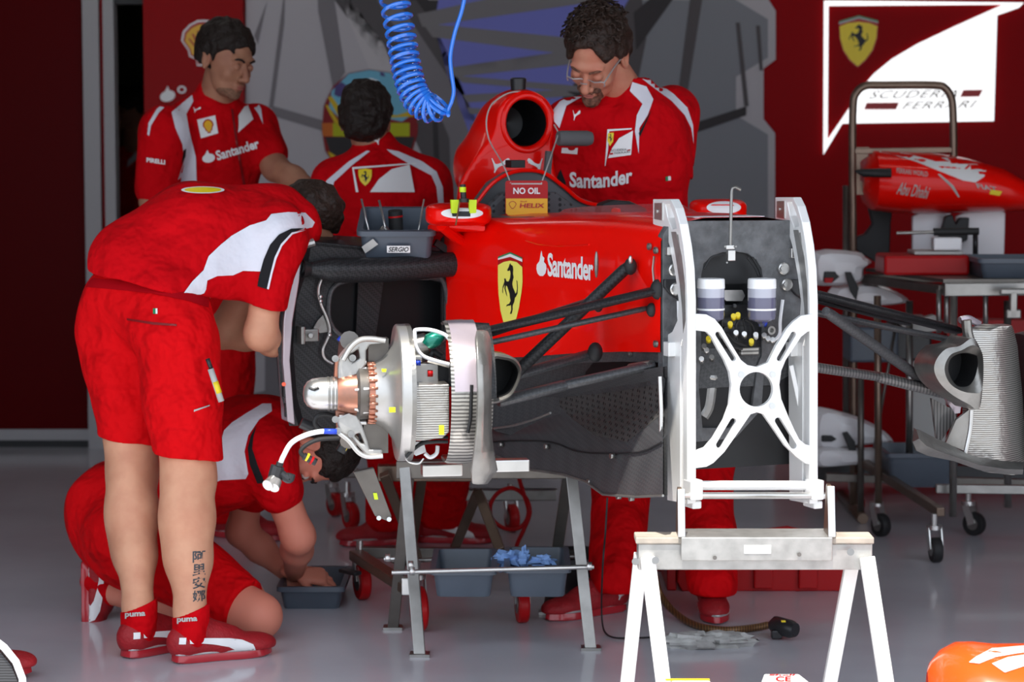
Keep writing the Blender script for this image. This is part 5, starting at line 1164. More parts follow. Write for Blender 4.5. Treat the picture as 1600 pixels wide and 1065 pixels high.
tl = empty('equipment_trolley', V3((P(1480, 850, YR).x, YR + .3, 0)), 'steel tube trolley on black castors, loaded with parts, at the right', 'trolley')
def RP(x, y, d=0): return P(x, y, YR + d)
cs = [(G(1462, 878), .1), (G(1376, 838), .5), (G(1522, 836), .9)]
for c, yw in cs: castor(tl, c, .042, yaw=yw)
xl_, xr_ = G(1376, 838), G(1522, 836)
zl_ = RP(1480, 800).z
posts = [(G(1488, 870), 1490, 462), (G(1372, 838), 1371, 462), (G(1574, 845), 1574, 470), (G(1420, 822), 1421, 470)]
for i, (c, px, py) in enumerate(posts):
    z = P(px, py, c.y).z; tube_('post', 'steel' if i != 1 else 'bronze_steel', tl, [V3((P(px, py, c.y).x, c.y, z)), V3((c.x, c.y, .14 if i < 1 else .12))], .013)
def gp(x, y, Y): return P(x, y, Y)
part('lower_rail', 'steel', tl, lambda b: b.bar(gp(1462, 763, 8.25), gp(1640, 765, 8.25), .03, .03), bevel=.003)
part('lower_rail', 'bronze_steel', tl, lambda b: b.bar(gp(1352, 724, 8.9), gp(1470, 800, 8.1), .03, .03), bevel=.003)
part('lower_rail', 'steel_dark', tl, lambda b: b.bar(gp(1290, 745, 8.95), gp(1620, 755, 8.95), .03, .03), bevel=.003)
part('top_rail', 'steel', tl, lambda b: b.bar(gp(1474, 452, 8.3), gp(1640, 450, 8.3), .05, .045), bevel=.003)
part('top_rail', 'steel_dark', tl, lambda b: b.bar(gp(1352, 436, 8.95), gp(1474, 452, 8.3), .035, .03), bevel=.003)
part('top_rail', 'steel_dark', tl, lambda b: b.bar(gp(1352, 434, 8.95), gp(1640, 434, 8.95), .03, .03), bevel=.003)
b = MB(); zt_ = gp(1474, 447, 8.3).z + .012; b.plate([[V3((gp(1352, 440, 8.95).x, 8.95, zt_)), V3((gp(1640, 440, 8.95).x, 8.95, zt_)), V3((gp(1640, 440, 8.3).x, 8.3, zt_)), V3((gp(1474, 440, 8.3).x, 8.3, zt_))]], (0, 0, .012)); b.build('table_top', 'steel_dark', tl)
for x in (1467, 1479, 1540): tube_('post', 'steel', tl, [gp(x, 452, 8.3), gp(x, 520, 8.3)], .009)
tube_('post', 'steel_dark', tl, [gp(1345, 590, 8.9), gp(1345, 800, 8.9)], .012); tube_('post', 'steel_dark', tl, [gp(1400, 505, 8.9), gp(1366, 700, 8.9)], .006)
part('clamp_bracket', 'steel', tl, lambda b: (b.box(gp(1583, 455, 8.2), (.09, .03, .02)), b.box(gp(1583, 475, 8.2), (.025, .03, .09)), b.box(gp(1583, 490, 8.2), (.05, .03, .03))), bevel=.004)
cst = empty('small_dolly', G(1340, 798), 'small castor with a red wheel under the trolley shelf', 'castor'); castor(cst, G(1340, 798), .032, 'red_plastic', 'white', .3, .10)
# things on and in the trolley
b = MB(); z0 = zt_ + .012
def onz(px, Y, z): return V3((P(px, 430, Y).x, Y, z))
rb = empty('parts_case', onz(1435, 8.6, z0), 'open red parts case lying on the trolley', 'case')
part('case_body', 'red_plastic', rb, lambda b: b.box(onz(1440, 8.62, z0 + .035), (.30, .22, .07)), bevel=.01)
part('case_rim', 'label_grey', rb, lambda b: b.box(onz(1460, 8.60, z0 + .078), (.17, .16, .012)), bevel=.004)
b = MB(); b.box(onz(1478, 8.55, z0 + .11), (.10, .06, .045)); b.build('white_block', 'white_plastic', label='white plastic block on the open red parts case', cat='block', bevel=.006)
b = MB(); b.cyl(onz(1400, 8.58, z0 + .145), onz(1470, 8.58, z0 + .150), .006); o_ = b.build('torque_wrench', 'steel', label='long torque wrench with a black grip lying above the red case', cat='wrench')
part('wrench_grip', 'black_rubber', o_, lambda b: b.cyl(onz(1458, 8.58, z0 + .150), onz(1528, 8.58, z0 + .152), .013))
bin_('storage_bin', 1532, 1640, 404, 444, 8.35, .3, 'grey plastic bin on top of the trolley at the right edge', z0=z0)
# front bodywork nose on a tall rack
rk = empty('tube_rack', V3((P(1340, 700, 9.1).x, 9.2, 0)), 'tall brown tube rack with a rounded hoop, behind the trolley', 'rack')
YK = 9.1
tube_('hoop', 'bronze_steel', rk, [P(x, y, YK) for x, y in ((1334, 760), (1333, 400), (1332, 240), (1333, 165), (1338, 145), (1352, 134), (1380, 133), (1460, 133), (1477, 138), (1486, 152), (1489, 175), (1490, 240), (1488, 255), (1476, 262))], .0145, 12, 4)
tube_('rear_post', 'steel_dark', rk, [P(1322, 290, YK + .2), P(1322, 700, YK + .2)], .013)
part('cross_bar', 'bronze_steel', rk, lambda b: b.bar(P(1334, 236, YK), P(1492, 234, YK), .02, .02), bevel=.002)
part('gusset', 'bronze_steel', rk, lambda b: b.plate([[P(x, y, YK) for x, y in ((1336, 230), (1358, 230), (1356, 244), (1344, 252), (1344, 282), (1358, 290), (1358, 304), (1336, 304))]], (0, .01, 0)))
tube_('foot', 'bronze_steel', rk, [V3((P(1334, 760, YK).x, YK - .25, .02)), V3((P(1334, 760, YK).x, YK + .35, .02))], .02)
tube_('foot', 'bronze_steel', rk, [V3((P(1334, 760, YK).x, YK, .03)), V3((P(1334, 760, YK).x, YK, .25))], .015)
ns = empty('nose_cone', P(1480, 330, 9.0), 'red car nose cone with white logo, hung on the tube rack at the right', 'nose cone')
b = MB(); R = []
for px, top, bot, d in ((1345, 262, 300, .10), (1352, 244, 318, .16), (1362, 234, 328, .20), (1400, 236, 333, .22), (1450, 238, 334, .23), (1500, 245, 332, .23), (1560, 262, 330, .22), (1600, 285, 328, .20), (1650, 312, 326, .12)):
    c = P(px, (top + bot) / 2, 9.15); hz = abs(P(px, top, 9.15).z - P(px, bot, 9.15).z) / 2
    R.append([c + V3((0, d * math.copysign(abs(math.cos(a)) ** .7, math.cos(a)), hz * math.copysign(abs(math.sin(a)) ** .8, math.sin(a)))) for a in [2 * math.pi * i / 24 for i in range(24)]])
b.loft(R); nose = b.build('nose_shell', 'car_red', ns)
decal('nose_logo', [([(1361, 231), (1375, 232), (1420, 240), (1462, 252), (1484, 252), (1470, 246), (1462, 240), (1474, 236), (1495, 236), (1515, 242), (1535, 254), (1541, 266), (1538, 276), (1524, 285), (1505, 282), (1470, 268), (1430, 252), (1390, 240), (1362, 236)], [], 0, 0)], [nose], ['white'], ns, off=.004, g=10)
write('nose_lettering', [textpx('Abu Dhabi', (1400, 303), (1450, 311), (1404, 284), bold=.01, shear=.35), textpx('FERRARI WORLD', (1401, 270), (1450, 276), (1401, 262), bold=.01), textpx('FIAT', (1528, 294), (1560, 300), (1524, 286), bold=.02)], [nose], 'label_grey', ns, off=.004)
decal('nose_badge', [([(1548, 296), (1566, 299), (1562, 306), (1546, 303)], [], 0, 0)], [nose], ['sign_yellow'], ns, off=.004, g=10)
decal('nose_line', [([(1465, 272), (1468, 271), (1490, 290), (1500, 308), (1497, 308), (1486, 292)], [], 0, 0)], [nose], ['label_grey'], ns, off=.004, g=10)
part('nose_vane', 'black', ns, lambda b: b.tube([P(x, y, 8.9) for x, y in ((1336, 267), (1350, 270), (1392, 270))], [.004, .016, .018], 10))
for x0, x1, yb in ((1426, 1486, 406), (1494, 1571, 404)):
    part('wing_pylon', 'white_plastic', ns, lambda b: b.plate([[P(x, y, 9.12) for x, y in ((x0, 338), (x0 + 14, 332), (x1 - 10, 328), (x1, 332), (x1 - 2, yb), (x0, yb))]], (0, .03, 0)), bevel=.004)
part('pylon_bracket', 'black', ns, lambda b: b.plate([[P(x, y, 9.05) for x, y in ((1468, 370), (1478, 338), (1488, 335), (1494, 350), (1500, 340), (1515, 340), (1512, 375), (1498, 382), (1484, 398), (1470, 392))]], (0, .04, 0)), bevel=.004)
part('rear_stand', 'black', ns, lambda b: b.plate([[P(x, y, 9.3) for x, y in ((1358, 325), (1395, 325), (1392, 350), (1390, 405), (1370, 410), (1350, 398), (1330, 385), (1332, 372), (1352, 366), (1364, 350))]], (0, .05, 0)), bevel=.004)
tube_('pylon_tool', 'black_plastic', ns, [P(1524, 362, 9.0), P(1524, 402, 9.0)], .010)
# white bodywork panels
def panel(name, pts, Y, m, label, cat='body panel', d=.05, extra=(), group=None):
    root = empty(name, P(pts[0][0], max(p[1] for p in pts), Y), label, cat, group); b = MB()
    o3 = smoothpath([P(x, y, Y) for x, y in pts], 3, True); c = sum(o3, V3((0, 0, 0))) / len(o3)
    b.loft([[c + (p - c) * .35 + V3((0, -d, 0)) for p in o3], [c + (p - c) * .8 + V3((0, -d * .75, 0)) for p in o3], o3, [p + V3((0, .01, 0)) for p in o3]]); b.build('panel_shell', m, root)
    for nm, mm, q, dd in extra: part(nm, mm, root, lambda b: b.plate([[P(x, y, Y - d - dd) for x, y in q]], (0, .012, 0)), bevel=.003)
    return root
panel('body_panel', [(1270, 393), (1338, 393), (1352, 402), (1362, 410), (1350, 420), (1345, 440), (1300, 446), (1270, 440)], 8.9, 'white_plastic', 'white bodywork panel on the left end of the trolley top', extra=[('panel_recess', 'black', [(1288, 424), (1306, 424), (1312, 432), (1300, 442), (1286, 440)], .0), ('recess_trim', 'red_plastic', [(1288, 434), (1303, 434), (1300, 442), (1288, 442)], .004), ('panel_hook', 'black', [(1320, 425), (1330, 425), (1342, 450), (1338, 470), (1328, 455)], .02)])
panel('body_panel', [(1300, 448), (1360, 442), (1400, 455), (1420, 470), (1395, 476), (1350, 478), (1300, 476)], 8.95, 'white_plastic', 'narrow white panel under the trolley top rail')
panel('body_panel', [(1270, 640), (1310, 642), (1350, 655), (1380, 672), (1396, 690), (1380, 692), (1340, 696), (1270, 700)], 9.0, 'white_plastic', 'white bodywork panel on the lower trolley shelf, upper one', extra=[('panel_recess', 'black', [(1284, 680), (1300, 680), (1308, 686), (1300, 690), (1284, 690)], .0), ('panel_hook', 'black', [(1316, 676), (1324, 674), (1336, 690), (1340, 718), (1330, 720), (1326, 700)], .03)])
panel('body_panel', [(1270, 700), (1330, 700), (1385, 700), (1398, 715), (1390, 722), (1330, 726), (1270, 728)], 8.95, 'white_plastic', 'white bodywork panel on the lower trolley shelf, bottom one')
b = MB(); b.box(P(1360, 535, 9.0), (.18, .2, .13)); b.build('storage_crate', 'grey_bin', label='blue-grey crate hanging in the left half of the trolley', cat='crate', bevel=.01)
b = MB(); b.box(P(1420, 527, 9.1), (.14, .2, .16)); b.build('storage_crate', 'black_plastic', label='dark crate behind the suspension arms in the trolley', cat='crate', bevel=.01)
b = MB(); b.plate([[P(x, y, 8.9) for x, y in ((1406, 505), (1460, 492), (1472, 500), (1476, 515), (1420, 522))]], (0, .05, 0)); b.build('folder', 'label_grey', label='grey flat folder leaning on the dark crate', cat='folder')
bin_('storage_bin', 1388, 1500, 708, 762, 8.6, .3, 'dark blue-grey bin on the lower shelf of the trolley')
b = MB(); b.plate([[P(x, y, 9.3) for x, y in ((1418, 560), (1478, 560), (1478, 720), (1418, 720))]], (0, .03, 0)); b.build('backing_board', 'label_grey', label='grey upright board behind the trolley centre', cat='board')
b = MB(); b.plate([[P(x, y, 9.4) for x, y in ((1480, 500), (1640, 500), (1640, 540), (1480, 540))]], (0, .1, 0)); b.build('equipment_box', 'red_plastic', label='red box behind the trolley top rail at the right edge', cat='box')
b = MB(); b.plate([[P(x, y, 9.4) for x, y in ((1280, 725), (1640, 730), (1640, 752), (1280, 750))]], (0, .4, 0)); b.build('floor_case', 'black_plastic', label='long low black case on the floor behind the trolley', cat='case')
# dolly with red castors under the car
dl = empty('car_dolly', G(640, 930), 'steel dolly frame with red-wheeled castors beneath the car', 'dolly')
for (q, r, yw) in ((G(566, 936), .055, .35), (G(655, 985), .065, .25), (G(816, 972), .055, .15), (G(548, 826), .05, .5), (G(800, 830), .05, .3), (G(524, 806), .045, .6)):
    castor(dl, q, r, 'red_plastic', 'steel', yw, r * 2 + .02)
part('frame_rail', 'bronze_steel', dl, lambda b: b.bar(P(556, 866, 7.4), P(640, 920, 6.9), .045, .03), bevel=.004)
part('frame_rail', 'steel_dark', dl, lambda b: b.bar(P(556, 862, 7.6), P(900, 866, 7.6), .035, .035), bevel=.004)
part('frame_rail', 'steel', dl, lambda b: b.bar(P(500, 742, 8.6), P(560, 738, 8.6), .03, .03), bevel=.004)
part('frame_rail', 'steel', dl, lambda b: b.bar(P(690, 772, 8.4), P(870, 772, 8.4), .045, .04), bevel=.004)
part('frame_rail', 'steel', dl, lambda b: b.bar(P(800, 740, 8.4), P(870, 740, 8.4), .03, .03), bevel=.004)
part('brake_pedal', 'black_plastic', dl, lambda b: b.bar(P(534, 890, 7.35), P(560, 896, 7.3), .03, .012), bevel=.003)
part('clamp_screw', 'alu', dl, lambda b: (b.cyl(P(600, 873, 7.0), P(640, 872, 7.0), .007), b.cyl(P(618, 882, 6.95), P(632, 884, 6.95), .012)))
part('clamp_block', 'alu', dl, lambda b: b.box(P(636, 915, 6.85), (.03, .03, .05)), bevel=.003)
b = MB(); b.tube(smoothpath([P(x, y, 8.0) for x, y in ((802, 700), (806, 730), (818, 770), (826, 800), (815, 822), (792, 826), (770, 812), (766, 790), (778, 770), (800, 762), (820, 775), (828, 800), (818, 828), (808, 850), (803, 875))], 5), .007, 8); b.build('air_hose', 'red_plastic', label='thin red air hose looped behind the trestle', cat='hose')
# foreground pieces at the bottom of the frame
hl_ = empty('orange_cover', P(1540, 1100, 5.35), 'shiny orange bodywork cover with white marks, cut by the bottom right corner', 'body cover')
b = MB(); R = []
cc = P(1565, 1110, 5.45)
for px, yt, hw in ((1449, 1048, .03), (1456, 1034, .09), (1475, 1016, .14), (1500, 1006, .18), (1525, 1006, .20), (1560, 1010, .21), (1620, 1010, .22), (1680, 1022, .18), (1720, 1050, .06)):
    top = P(px, yt, 5.45); R.append([V3((top.x, 5.45 - hw * math.cos(a), top.z - .20 + .20 * math.sin(a) ** .6 if 0 < a < math.pi else top.z - .20)) for a in [math.pi * i / 14 for i in range(15)]])
b.loft(R, False, False); cov = b.build('cover_shell', 'orange', hl_)
decal('white_marks', [([(1514, 1034), (1524, 1026), (1550, 1012), (1600, 1008), (1640, 1008), (1640, 1014), (1590, 1020), (1555, 1026), (1530, 1036)], [], 0, 0), ([(1550, 1036), (1575, 1026), (1640, 1016), (1640, 1030), (1600, 1040), (1570, 1050)], [], 0, 0)], [cov], ['white'], hl_, off=.004, g=10)
for k, (x0, x1, yt, lb_, mk) in enumerate(((1040, 1122, 1062, 'flat white crate lid with yellow edge at the bottom, left one', 0), (1184, 1262, 1052, 'white cover with red lettering at the bottom, right of the sawhorse legs', 1))):
    t = empty('crate_lid', P((x0 + x1) / 2, 1090, 5.5), lb_, 'crate lid')
    z = P(x0, yt, 5.6).z; a, c = P(x0, yt, 5.6).x, P(x1, yt, 5.6).x
    b = MB(); b.plate([[V3((a + .015, 5.6, z)), V3((c - .02, 5.6, z)), V3((c + .03, 5.45, z - .02)), V3((a - .02, 5.45, z - .02))]], (0, 0, -.08)); o = b.build('lid_body', 'white_paint', t, bevel=.004)
    if mk: write('lid_lettering', [textpx('CE', (1212, 1064), (1236, 1064), (1212, 1056), bold=.03), textpx('Shell', (1200, 1055), (1240, 1055), (1203, 1052.6), bold=.03)], [o], 'red_plastic', t)
    else: part('lid_edge', 'sign_yellow', t, lambda b: b.bar(V3((a, 5.6, z + .001)), V3((c - .02, 5.6, z + .001)), .006, .004))
# ================================================================ PEOPLE
UP = V3((0, 0, 1))
def GZ(px, gy, z): return G(px, gy) + V3((0, 0, z))
def basis(f, u):
    f = V3(f).normalized(); u = V3(u); u = (u - f * u.dot(f)).normalized(); return f.cross(u), f, u
def head_prims(O, B, s=1.0, jaw=1.0):
    r, f, u = B; A = lambda x, y, z: O + r * (x * s) + f * (y * s) + u * (z * s); S = lambda *q: [v * s for v in q]
    p = [E(A(0, -.012, .035), S(.077, .097, .086), B, .02), E(A(0, .028, -.022), S(.062, .066, .082), B, .02), E(A(0, .045, -.078), S(.047 * jaw, .046, .034), B, .02),
         E(A(0, .078, -.098), S(.022, .018, .016), B, .015), E(A(0, .082, .024), S(.050, .016, .014), B, .012),
         E(A(.032, .103, .000), S(.017, .018, .012), B, .010, True), E(A(-.032, .103, .000), S(.017, .018, .012), B, .010, True),
         C(A(0, .090, .006), A(0, .116, -.034), .0085 * s, .0125 * s, .006), E(A(.012, .103, -.040), S(.009, .010, .008), B, .004), E(A(-.012, .103, -.040), S(.009, .010, .008), B, .004),
         E(A(.038, .066, -.030), S(.022, .020, .022), B, .015), E(A(-.038, .066, -.030), S(.022, .020, .022), B, .015),
         E(A(0, .096, -.060), S(.022, .010, .006), B, .004), E(A(0, .094, -.071), S(.019, .010, .006), B, .004), E(A(0, .105, -.0655), S(.020, .006, .0016), B, .003, True)]
    for sx in (1, -1):
        p += [E(A(sx * .078, -.006, -.008), S(.010, .019, .031), (B[0], B[1], B[2]), .006), E(A(sx * .086, -.001, -.004), S(.007, .010, .017), B, .004, True), C(A(sx * .082, -.022, .012), A(sx * .079, -.004, -.036), .005 * s, .006 * s, .004),
              E(A(sx * .031, .084, -.001), S(.0145, .013, .011), B, .003)]
    return p, A
def hand_prims(W, d, n, side, s=1.0, curl=.5, spread=.12, grip=None):
    """W wrist, d direction of the hand, n back-of-hand normal, side direction of the thumb"""
    d = V3(d).normalized(); n = V3(n); n = (n - d * n.dot(d)).normalized(); t = V3(side); t = (t - d * t.dot(d) - n * t.dot(n)).normalized()
    A = lambda a, b_, c: W + d * (a * s) + t * (b_ * s) + n * (c * s)
    p = [C(A(-.02, 0, 0), A(.02, 0, 0), .024 * s, .024 * s, .015, sq=(n, .75)), C(A(.03, .016, 0), A(.082, .024, 0), .021 * s, .018 * s, .012, sq=(n, .65)), C(A(.03, -.012, 0), A(.078, -.022, 0), .021 * s, .018 * s, .012, sq=(n, .65)), C(A(.02, 0, 0), A(.08, 0, 0), .024 * s, .02 * s, .012, sq=(n, .6))]
    for i, (x, L) in enumerate(((.029, .072), (.010, .080), (-.010, .074), (-.028, .058))):
        q = A(.088 - .006 * abs(i - 1), x, 0); dd = (d + t * spread * (1.2 - i)).normalized(); a = curl * (.7 + .12 * i); r0 = (.0092 - .0006 * (i == 3)) * s
        for k, fr_ in enumerate((.45, .30, .25)):
            dd2 = (dd * math.cos(a) - n * math.sin(a)).normalized(); e = q + dd2 * L * fr_ * s
            p.append(C(q, e, r0, r0 * .93, .0035)); q = e; r0 *= .93; a += curl * (.9 if k == 0 else .6)
    q = A(.022, .022, -.004)
    for L, dd, r0 in ((.045, d * .62 + t * .75 - n * .25, .0135), (.034, d * .85 + t * .45 - n * .35, .0105), (.026, d * .93 + t * .2 - n * .45, .0095)):
        e = q + dd.normalized() * L * s; p.append(C(q, e, r0 * s, r0 * .9 * s, .005)); q = e
    return p
def limb(pts, rad, k=.03, **kw):
    return [C(pts[i], pts[i + 1], rad[i], rad[i + 1], k, **kw) for i in range(len(pts) - 1)]
def torso(pel, che, nk, wid, across, w=(.165, .16, .185), dep=.66):
    """torso as flattened capsules; across = direction of the shoulders"""
    mid = V3(pel).lerp(V3(che), .5); sp = (V3(che) - V3(pel)).normalized(); fr_ = sp.cross(V3(across)).normalized()
    return [C(pel, mid, w[0], w[1], .05, sq=(fr_, dep)), C(mid, che, w[1], w[2], .05, sq=(fr_, dep)), C(che, V3(che).lerp(V3(nk), .55), w[2], w[2] * .62, .05, sq=(fr_, dep))], fr_
def shoe(root, heel, toe, up=UP, L=None, m='shoe_red', mark=True, name='sneaker', sole_m='shoe_sole', side=None, w=1.0):
    heel, toe, up = V3(heel), V3(toe), V3(up).normalized(); d = (toe - heel); L = d.length; d.normalize(); up = (up - d * up.dot(d)).normalized(); s = d.cross(up)
    A = lambda a, b_, c: heel + d * (a * L) + s * b_ * w + up * c
    B = (s, d, up)
    pr = [E(A(.16, 0, .055), (.036, .055, .048), B, .03), C(A(.14, 0, .055), A(.45, 0, .05), .036, .042, .03), E(A(.72, .004, .038), (.047, .075, .030), B, .03), E(A(.88, .008, .032), (.038, .045, .024), B, .02), C(A(.15, 0, .06), A(.24, 0, .095), .036, .040, .02), C(A(.30, 0, .09), A(.60, 0, .055), .032, .034, .02), CUT(A(0, 0, .022), -up, .003)]
    o = blobs(name, [(pr, dict(h=.0045))], m, root)
    foot = [(.02, 0), (.05, .026), (.2, .034), (.45, .036), (.7, .047), (.88, .042), (.98, .020), (1.01, .004), (.98, -.014), (.88, -.034), (.7, -.042), (.45, -.030), (.2, -.032), (.05, -.026)]
    fo = smoothpath([A(a, b_, 0) for a, b_ in foot], 3, True); c = sum(fo, V3((0, 0, 0))) / len(fo)
    b = MB(); b.loft([[c + (p - c) * .95 + up * .001 for p in fo], [c + (p - c) * 1.02 + up * .006 for p in fo], [c + (p - c) * 1.0 + up * .024 for p in fo], [c + (p - c) * .93 + up * .030 for p in fo]]); b.build('sole', sole_m, o)
    b = MB(); b.loft([[c + (p - c) * .95 + up * .000 for p in fo], [c + (p - c) * .97 + up * .005 for p in fo]]); b.build('tread', 'sole_grey', o)
    b = MB(); rr = [c + (p - c) * 1.0 + up * .027 for p in fo]; b.tube(rr, .0035, 6, closed=True); b.build('welt', 'silver', o)
    lc = 'shoe_red'
    for t in (.38, .45, .52, .60):
        part('lace', lc, o, lambda b: b.tube(smoothpath([A(t, -.022, .098 - .10 * (t - .3)), A(t + .01, 0, .115 - .13 * (t - .3)), A(t, .022, .098 - .10 * (t - .3))], 3), .0028, 6))
    if mark:
        sd = side if side is not None else -1
        cv = [(.13, .070), (.22, .068), (.36, .064), (.52, .060), (.66, .052), (.76, .038), (.79, .020), (.70, .016), (.60, .016), (.58, .026), (.52, .036), (.38, .046), (.26, .052), (.13, .055)]
        bv = bvh_of([o]); vs, fs = pgrid([(a * 100, c_ * 400) for a, c_ in cv], (), 3)
        q = MB(); lay(q, vs, fs, bv, lambda x, y: (A(x / 100, .10 * sd, y / 400 + .004), s * -sd), .0022, 0, .05); q.build('side_stripe', 'white', o, fixn=False)
        vs, fs = pgrid([(3, 21), (9, 21), (10, 28), (4, 28)], (), 3); q = MB(); lay(q, vs, fs, bv, lambda x, y: (A(x / 100, .10 * sd, y / 400 + .006), s * -sd), .0022, 0, .05); q.build('heel_patch', 'white', o, fixn=False)
    return o, A
def eyes(root, A, s, B, closed=False, look=0):
    for sx in (1, -1):
        c = A(sx * .031, .0865, -.002)
        o = part('eye', 'eye_white', root, lambda b: b.sph(c, .0122 * s))
        part('iris', 'dark_eye', o, lambda b: b.sph(c + B[1] * .0085 * s - B[2] * .002 * s, .0055 * s))
def brows(root, A, s, m='hair_dark'):
    for sx in (1, -1):
        part('eyebrow', m, root, lambda b: b.tube(smoothpath([A(sx * .014, .1005, .019), A(sx * .030, .099, .026), A(sx * .046, .085, .022)], 3), [.0035 * s] * 3 + [.004 * s] * 3 + [.002 * s], 6))
def hair(root, A, B, s, m, line_z=.108, ext=.010, wr=.004, wsc=120, low=-.05, front=.02, side=True, h=.004, seed=3):
    pr = [E(A(0, -.014, .038), [v * s for v in (.077 + ext, .097 + ext, .087 + ext)], B, .02), E(A(0, -.045, -.015), [v * s for v in (.070 + ext * .6, .062, .075)], B, .03),
          E(A(0, .112, -.034), [v * s for v in (.080, .085, line_z)], B, .008, True), E(A(.0, .075, -.085), [v * s for v in (.1, .085, .09)], B, .01, True), E(A(.09, .01, -.035), [v * s for v in (.03, .035, .045)], B, .006, True), E(A(-.09, .01, -.035), [v * s for v in (.03, .035, .045)], B, .006, True),
          E(A(.072, .062, -.018), [v * s for v in (.045, .048, .062)], B, .008, True), E(A(-.072, .062, -.018), [v * s for v in (.045, .048, .062)], B, .008, True),
          CUT(A(0, -.03, low), -(B[2] + B[1] * .2), .01)]
    return blobs('hair', [(pr, dict(h=h, wr=wr, wsc=wsc, seed=seed))], m, root)
def person(pos, label):
    return empty('person', pos, label, 'person')

# ---------------------------------------------------------------- 1: mechanic bending over the sidepod
p1 = person(G(260, 1030), 'mechanic in red shirt and red shorts bending over the sidepod, back to the camera')
pel = P(228, 470, 6.78); che = P(385, 385, 6.95); nk = P(468, 345, 7.08)
ac = V3((.45, -.85, -.1)).normalized()      # towards the right shoulder (nearer)
kR, kL = P(296, 745, 6.66), P(207, 738, 6.80); SH1 = []
for hx, tx in (((268, 1036), (420, 1020)), ((192, 1029), (330, 1002))):
    h_, t_ = G(*hx), G(*tx); SH1.append((h_, h_ + (t_ - h_).normalized() * .285))
aR, aL = [h_.lerp(t_, .19) + V3((0, 0, .135)) for h_, t_ in SH1]
fR = G(290, 1030); hR, hL = P(275, 520, 6.70), P(192, 510, 6.86)
shR, shL = P(432, 365, 6.84), P(420, 400, 7.10); elR, elL = P(407, 522, 6.80), P(345, 520, 7.15); wrR, wrL = P(452, 545, 7.02), P(440, 530, 7.25)
hB = basis((.55, .45, -.75), (.80, .15, .55)); hO = P(478, 345, 7.12)
hp_, A1 = head_prims(hO, hB, .92)
body = limb([kR.lerp(hR, .35), kR, kR.lerp(aR, .30), kR.lerp(aR, .62), aR, aR - UP * .04], [.082, .066, .064, .057, .040, .038]) + [E(kR.lerp(aR, .33) + V3((-.018, 0, 0)), (.055, .055, .14), None, .06)]
body += limb([kL.lerp(hL, .35), kL, kL.lerp(aL, .30), kL.lerp(aL, .62), aL, aL - UP * .04], [.08, .064, .062, .055, .039, .038]) + [E(kL.lerp(aL, .33) + V3((-.018, 0, 0)), (.053, .053, .14), None, .06)]
body += limb([shR, elR], [.052, .043]) + limb([elR, elR.lerp(wrR, .4), wrR], [.043, .042, .028]) + limb([shL, elL], [.052, .043]) + limb([elL, elL.lerp(wrL, .4), wrL], [.043, .042, .028]) + limb([che, nk, hO], [.07, .062, .06]) + limb([hR, kR], [.06, .066]) + limb([hL, kL], [.06, .064]) + limb([hR, hL, pel, che], [.05, .05, .07, .09])
hd = hand_prims(wrR, (.8, .5, .1), (0, -.4, 1), (0, .3, 1), 1, .6); hd2 = hand_prims(wrL, (.9, .3, .1), (0, -.4, 1), (0, .3, 1), 1, .6)
bd1 = blobs('body', [(body, dict(h=.009)), (hp_, dict(h=.0045)), (hd, dict(h=.004)), (hd2, dict(h=.004))], ['skin'], p1)
hair(p1, A1, hB, .92, 'hair_brown', wr=.004, wsc=95, ext=.012)
tp_, frn = torso(pel + V3((.02, 0, .03)), che, nk, .17, ac, (.165, .155, .185), .80)
hemR = shR.lerp(elR, .60); sh_ = tp_ + [C(P(205, 410, 6.80), P(300, 365, 6.85), .12, .135, .06), C(P(300, 365, 6.86), P(400, 355, 6.93), .135, .12, .05), C(P(380, 420, 6.95), P(330, 435, 6.90), .10, .09, .05), C(che, shR, .12, .075, .05), C(shR, shR.lerp(elR, .75), .078, .064, .03), C(shL, shL.lerp(elL, .6), .08, .07, .03), C(P(440, 340, 6.95), P(465, 350, 6.95), .085, .07, .04)]
sh_ += [CUT(shR.lerp(elR, .66), (elR - shR) + V3((.1, 0, 0)), .003)] if False else []
shirt1 = blobs('shirt', [(tp_ + sh_[3:7] + [sh_[8], sh_[10], sh_[11] if len(sh_) > 11 else sh_[10]] if False else [q for q in sh_ if q is not sh_[-2]] + [CUT(P(215, 438, 6.8), V3((-.21, 0, -.98)), .004)], dict(h=.007, wr=.0035, wsc=28, seed=4))], 'shirt_red', p1)
# sleeve as a part of its own surface with an open cuff
d_ = (elR - shR).normalized()
sl = [C(shR - d_ * .02, shR + d_ * .155, .076, .070, .03), CUT(shR + d_ * .150, d_, .003), C(shR + d_ * .11, shR + d_ * .2, .060, .060, .003, sub=True)]
slv = blobs('sleeve', [(sl, dict(h=.006, wr=.002, wsc=30))], 'shirt_red', p1)
pts_ = [P(235, 452, 6.79)]
pt = [C(hR - UP * .02, hR.lerp(kR, .5), .120, .105, .05), C(hR.lerp(kR, .5), hR.lerp(kR, 1.08), .105, .090, .03), C(hL - UP * .01, hL.lerp(kL, .5), .115, .095, .05), C(hL.lerp(kL, .5), hL.lerp(kL, 1.05), .095, .084, .03), C(P(195, 478, 6.84), P(255, 488, 6.74), .118, .115, .05), C(P(160, 520, 6.84), P(180, 560, 6.82), .07, .08, .06), C(P(205, 462, 6.82), P(275, 478, 6.76), .098, .085, .05)]
shr = blobs('shorts', [(pt + [CUT(P(290, 716, 6.66), (kR - hR) * 1.0, .003) if False else CUT(P(250, 702, 6.7), V3((-.12, 0, -1)), .004)], dict(h=.007, wr=.0045, wsc=24, seed=9))], 'shorts_red', p1)
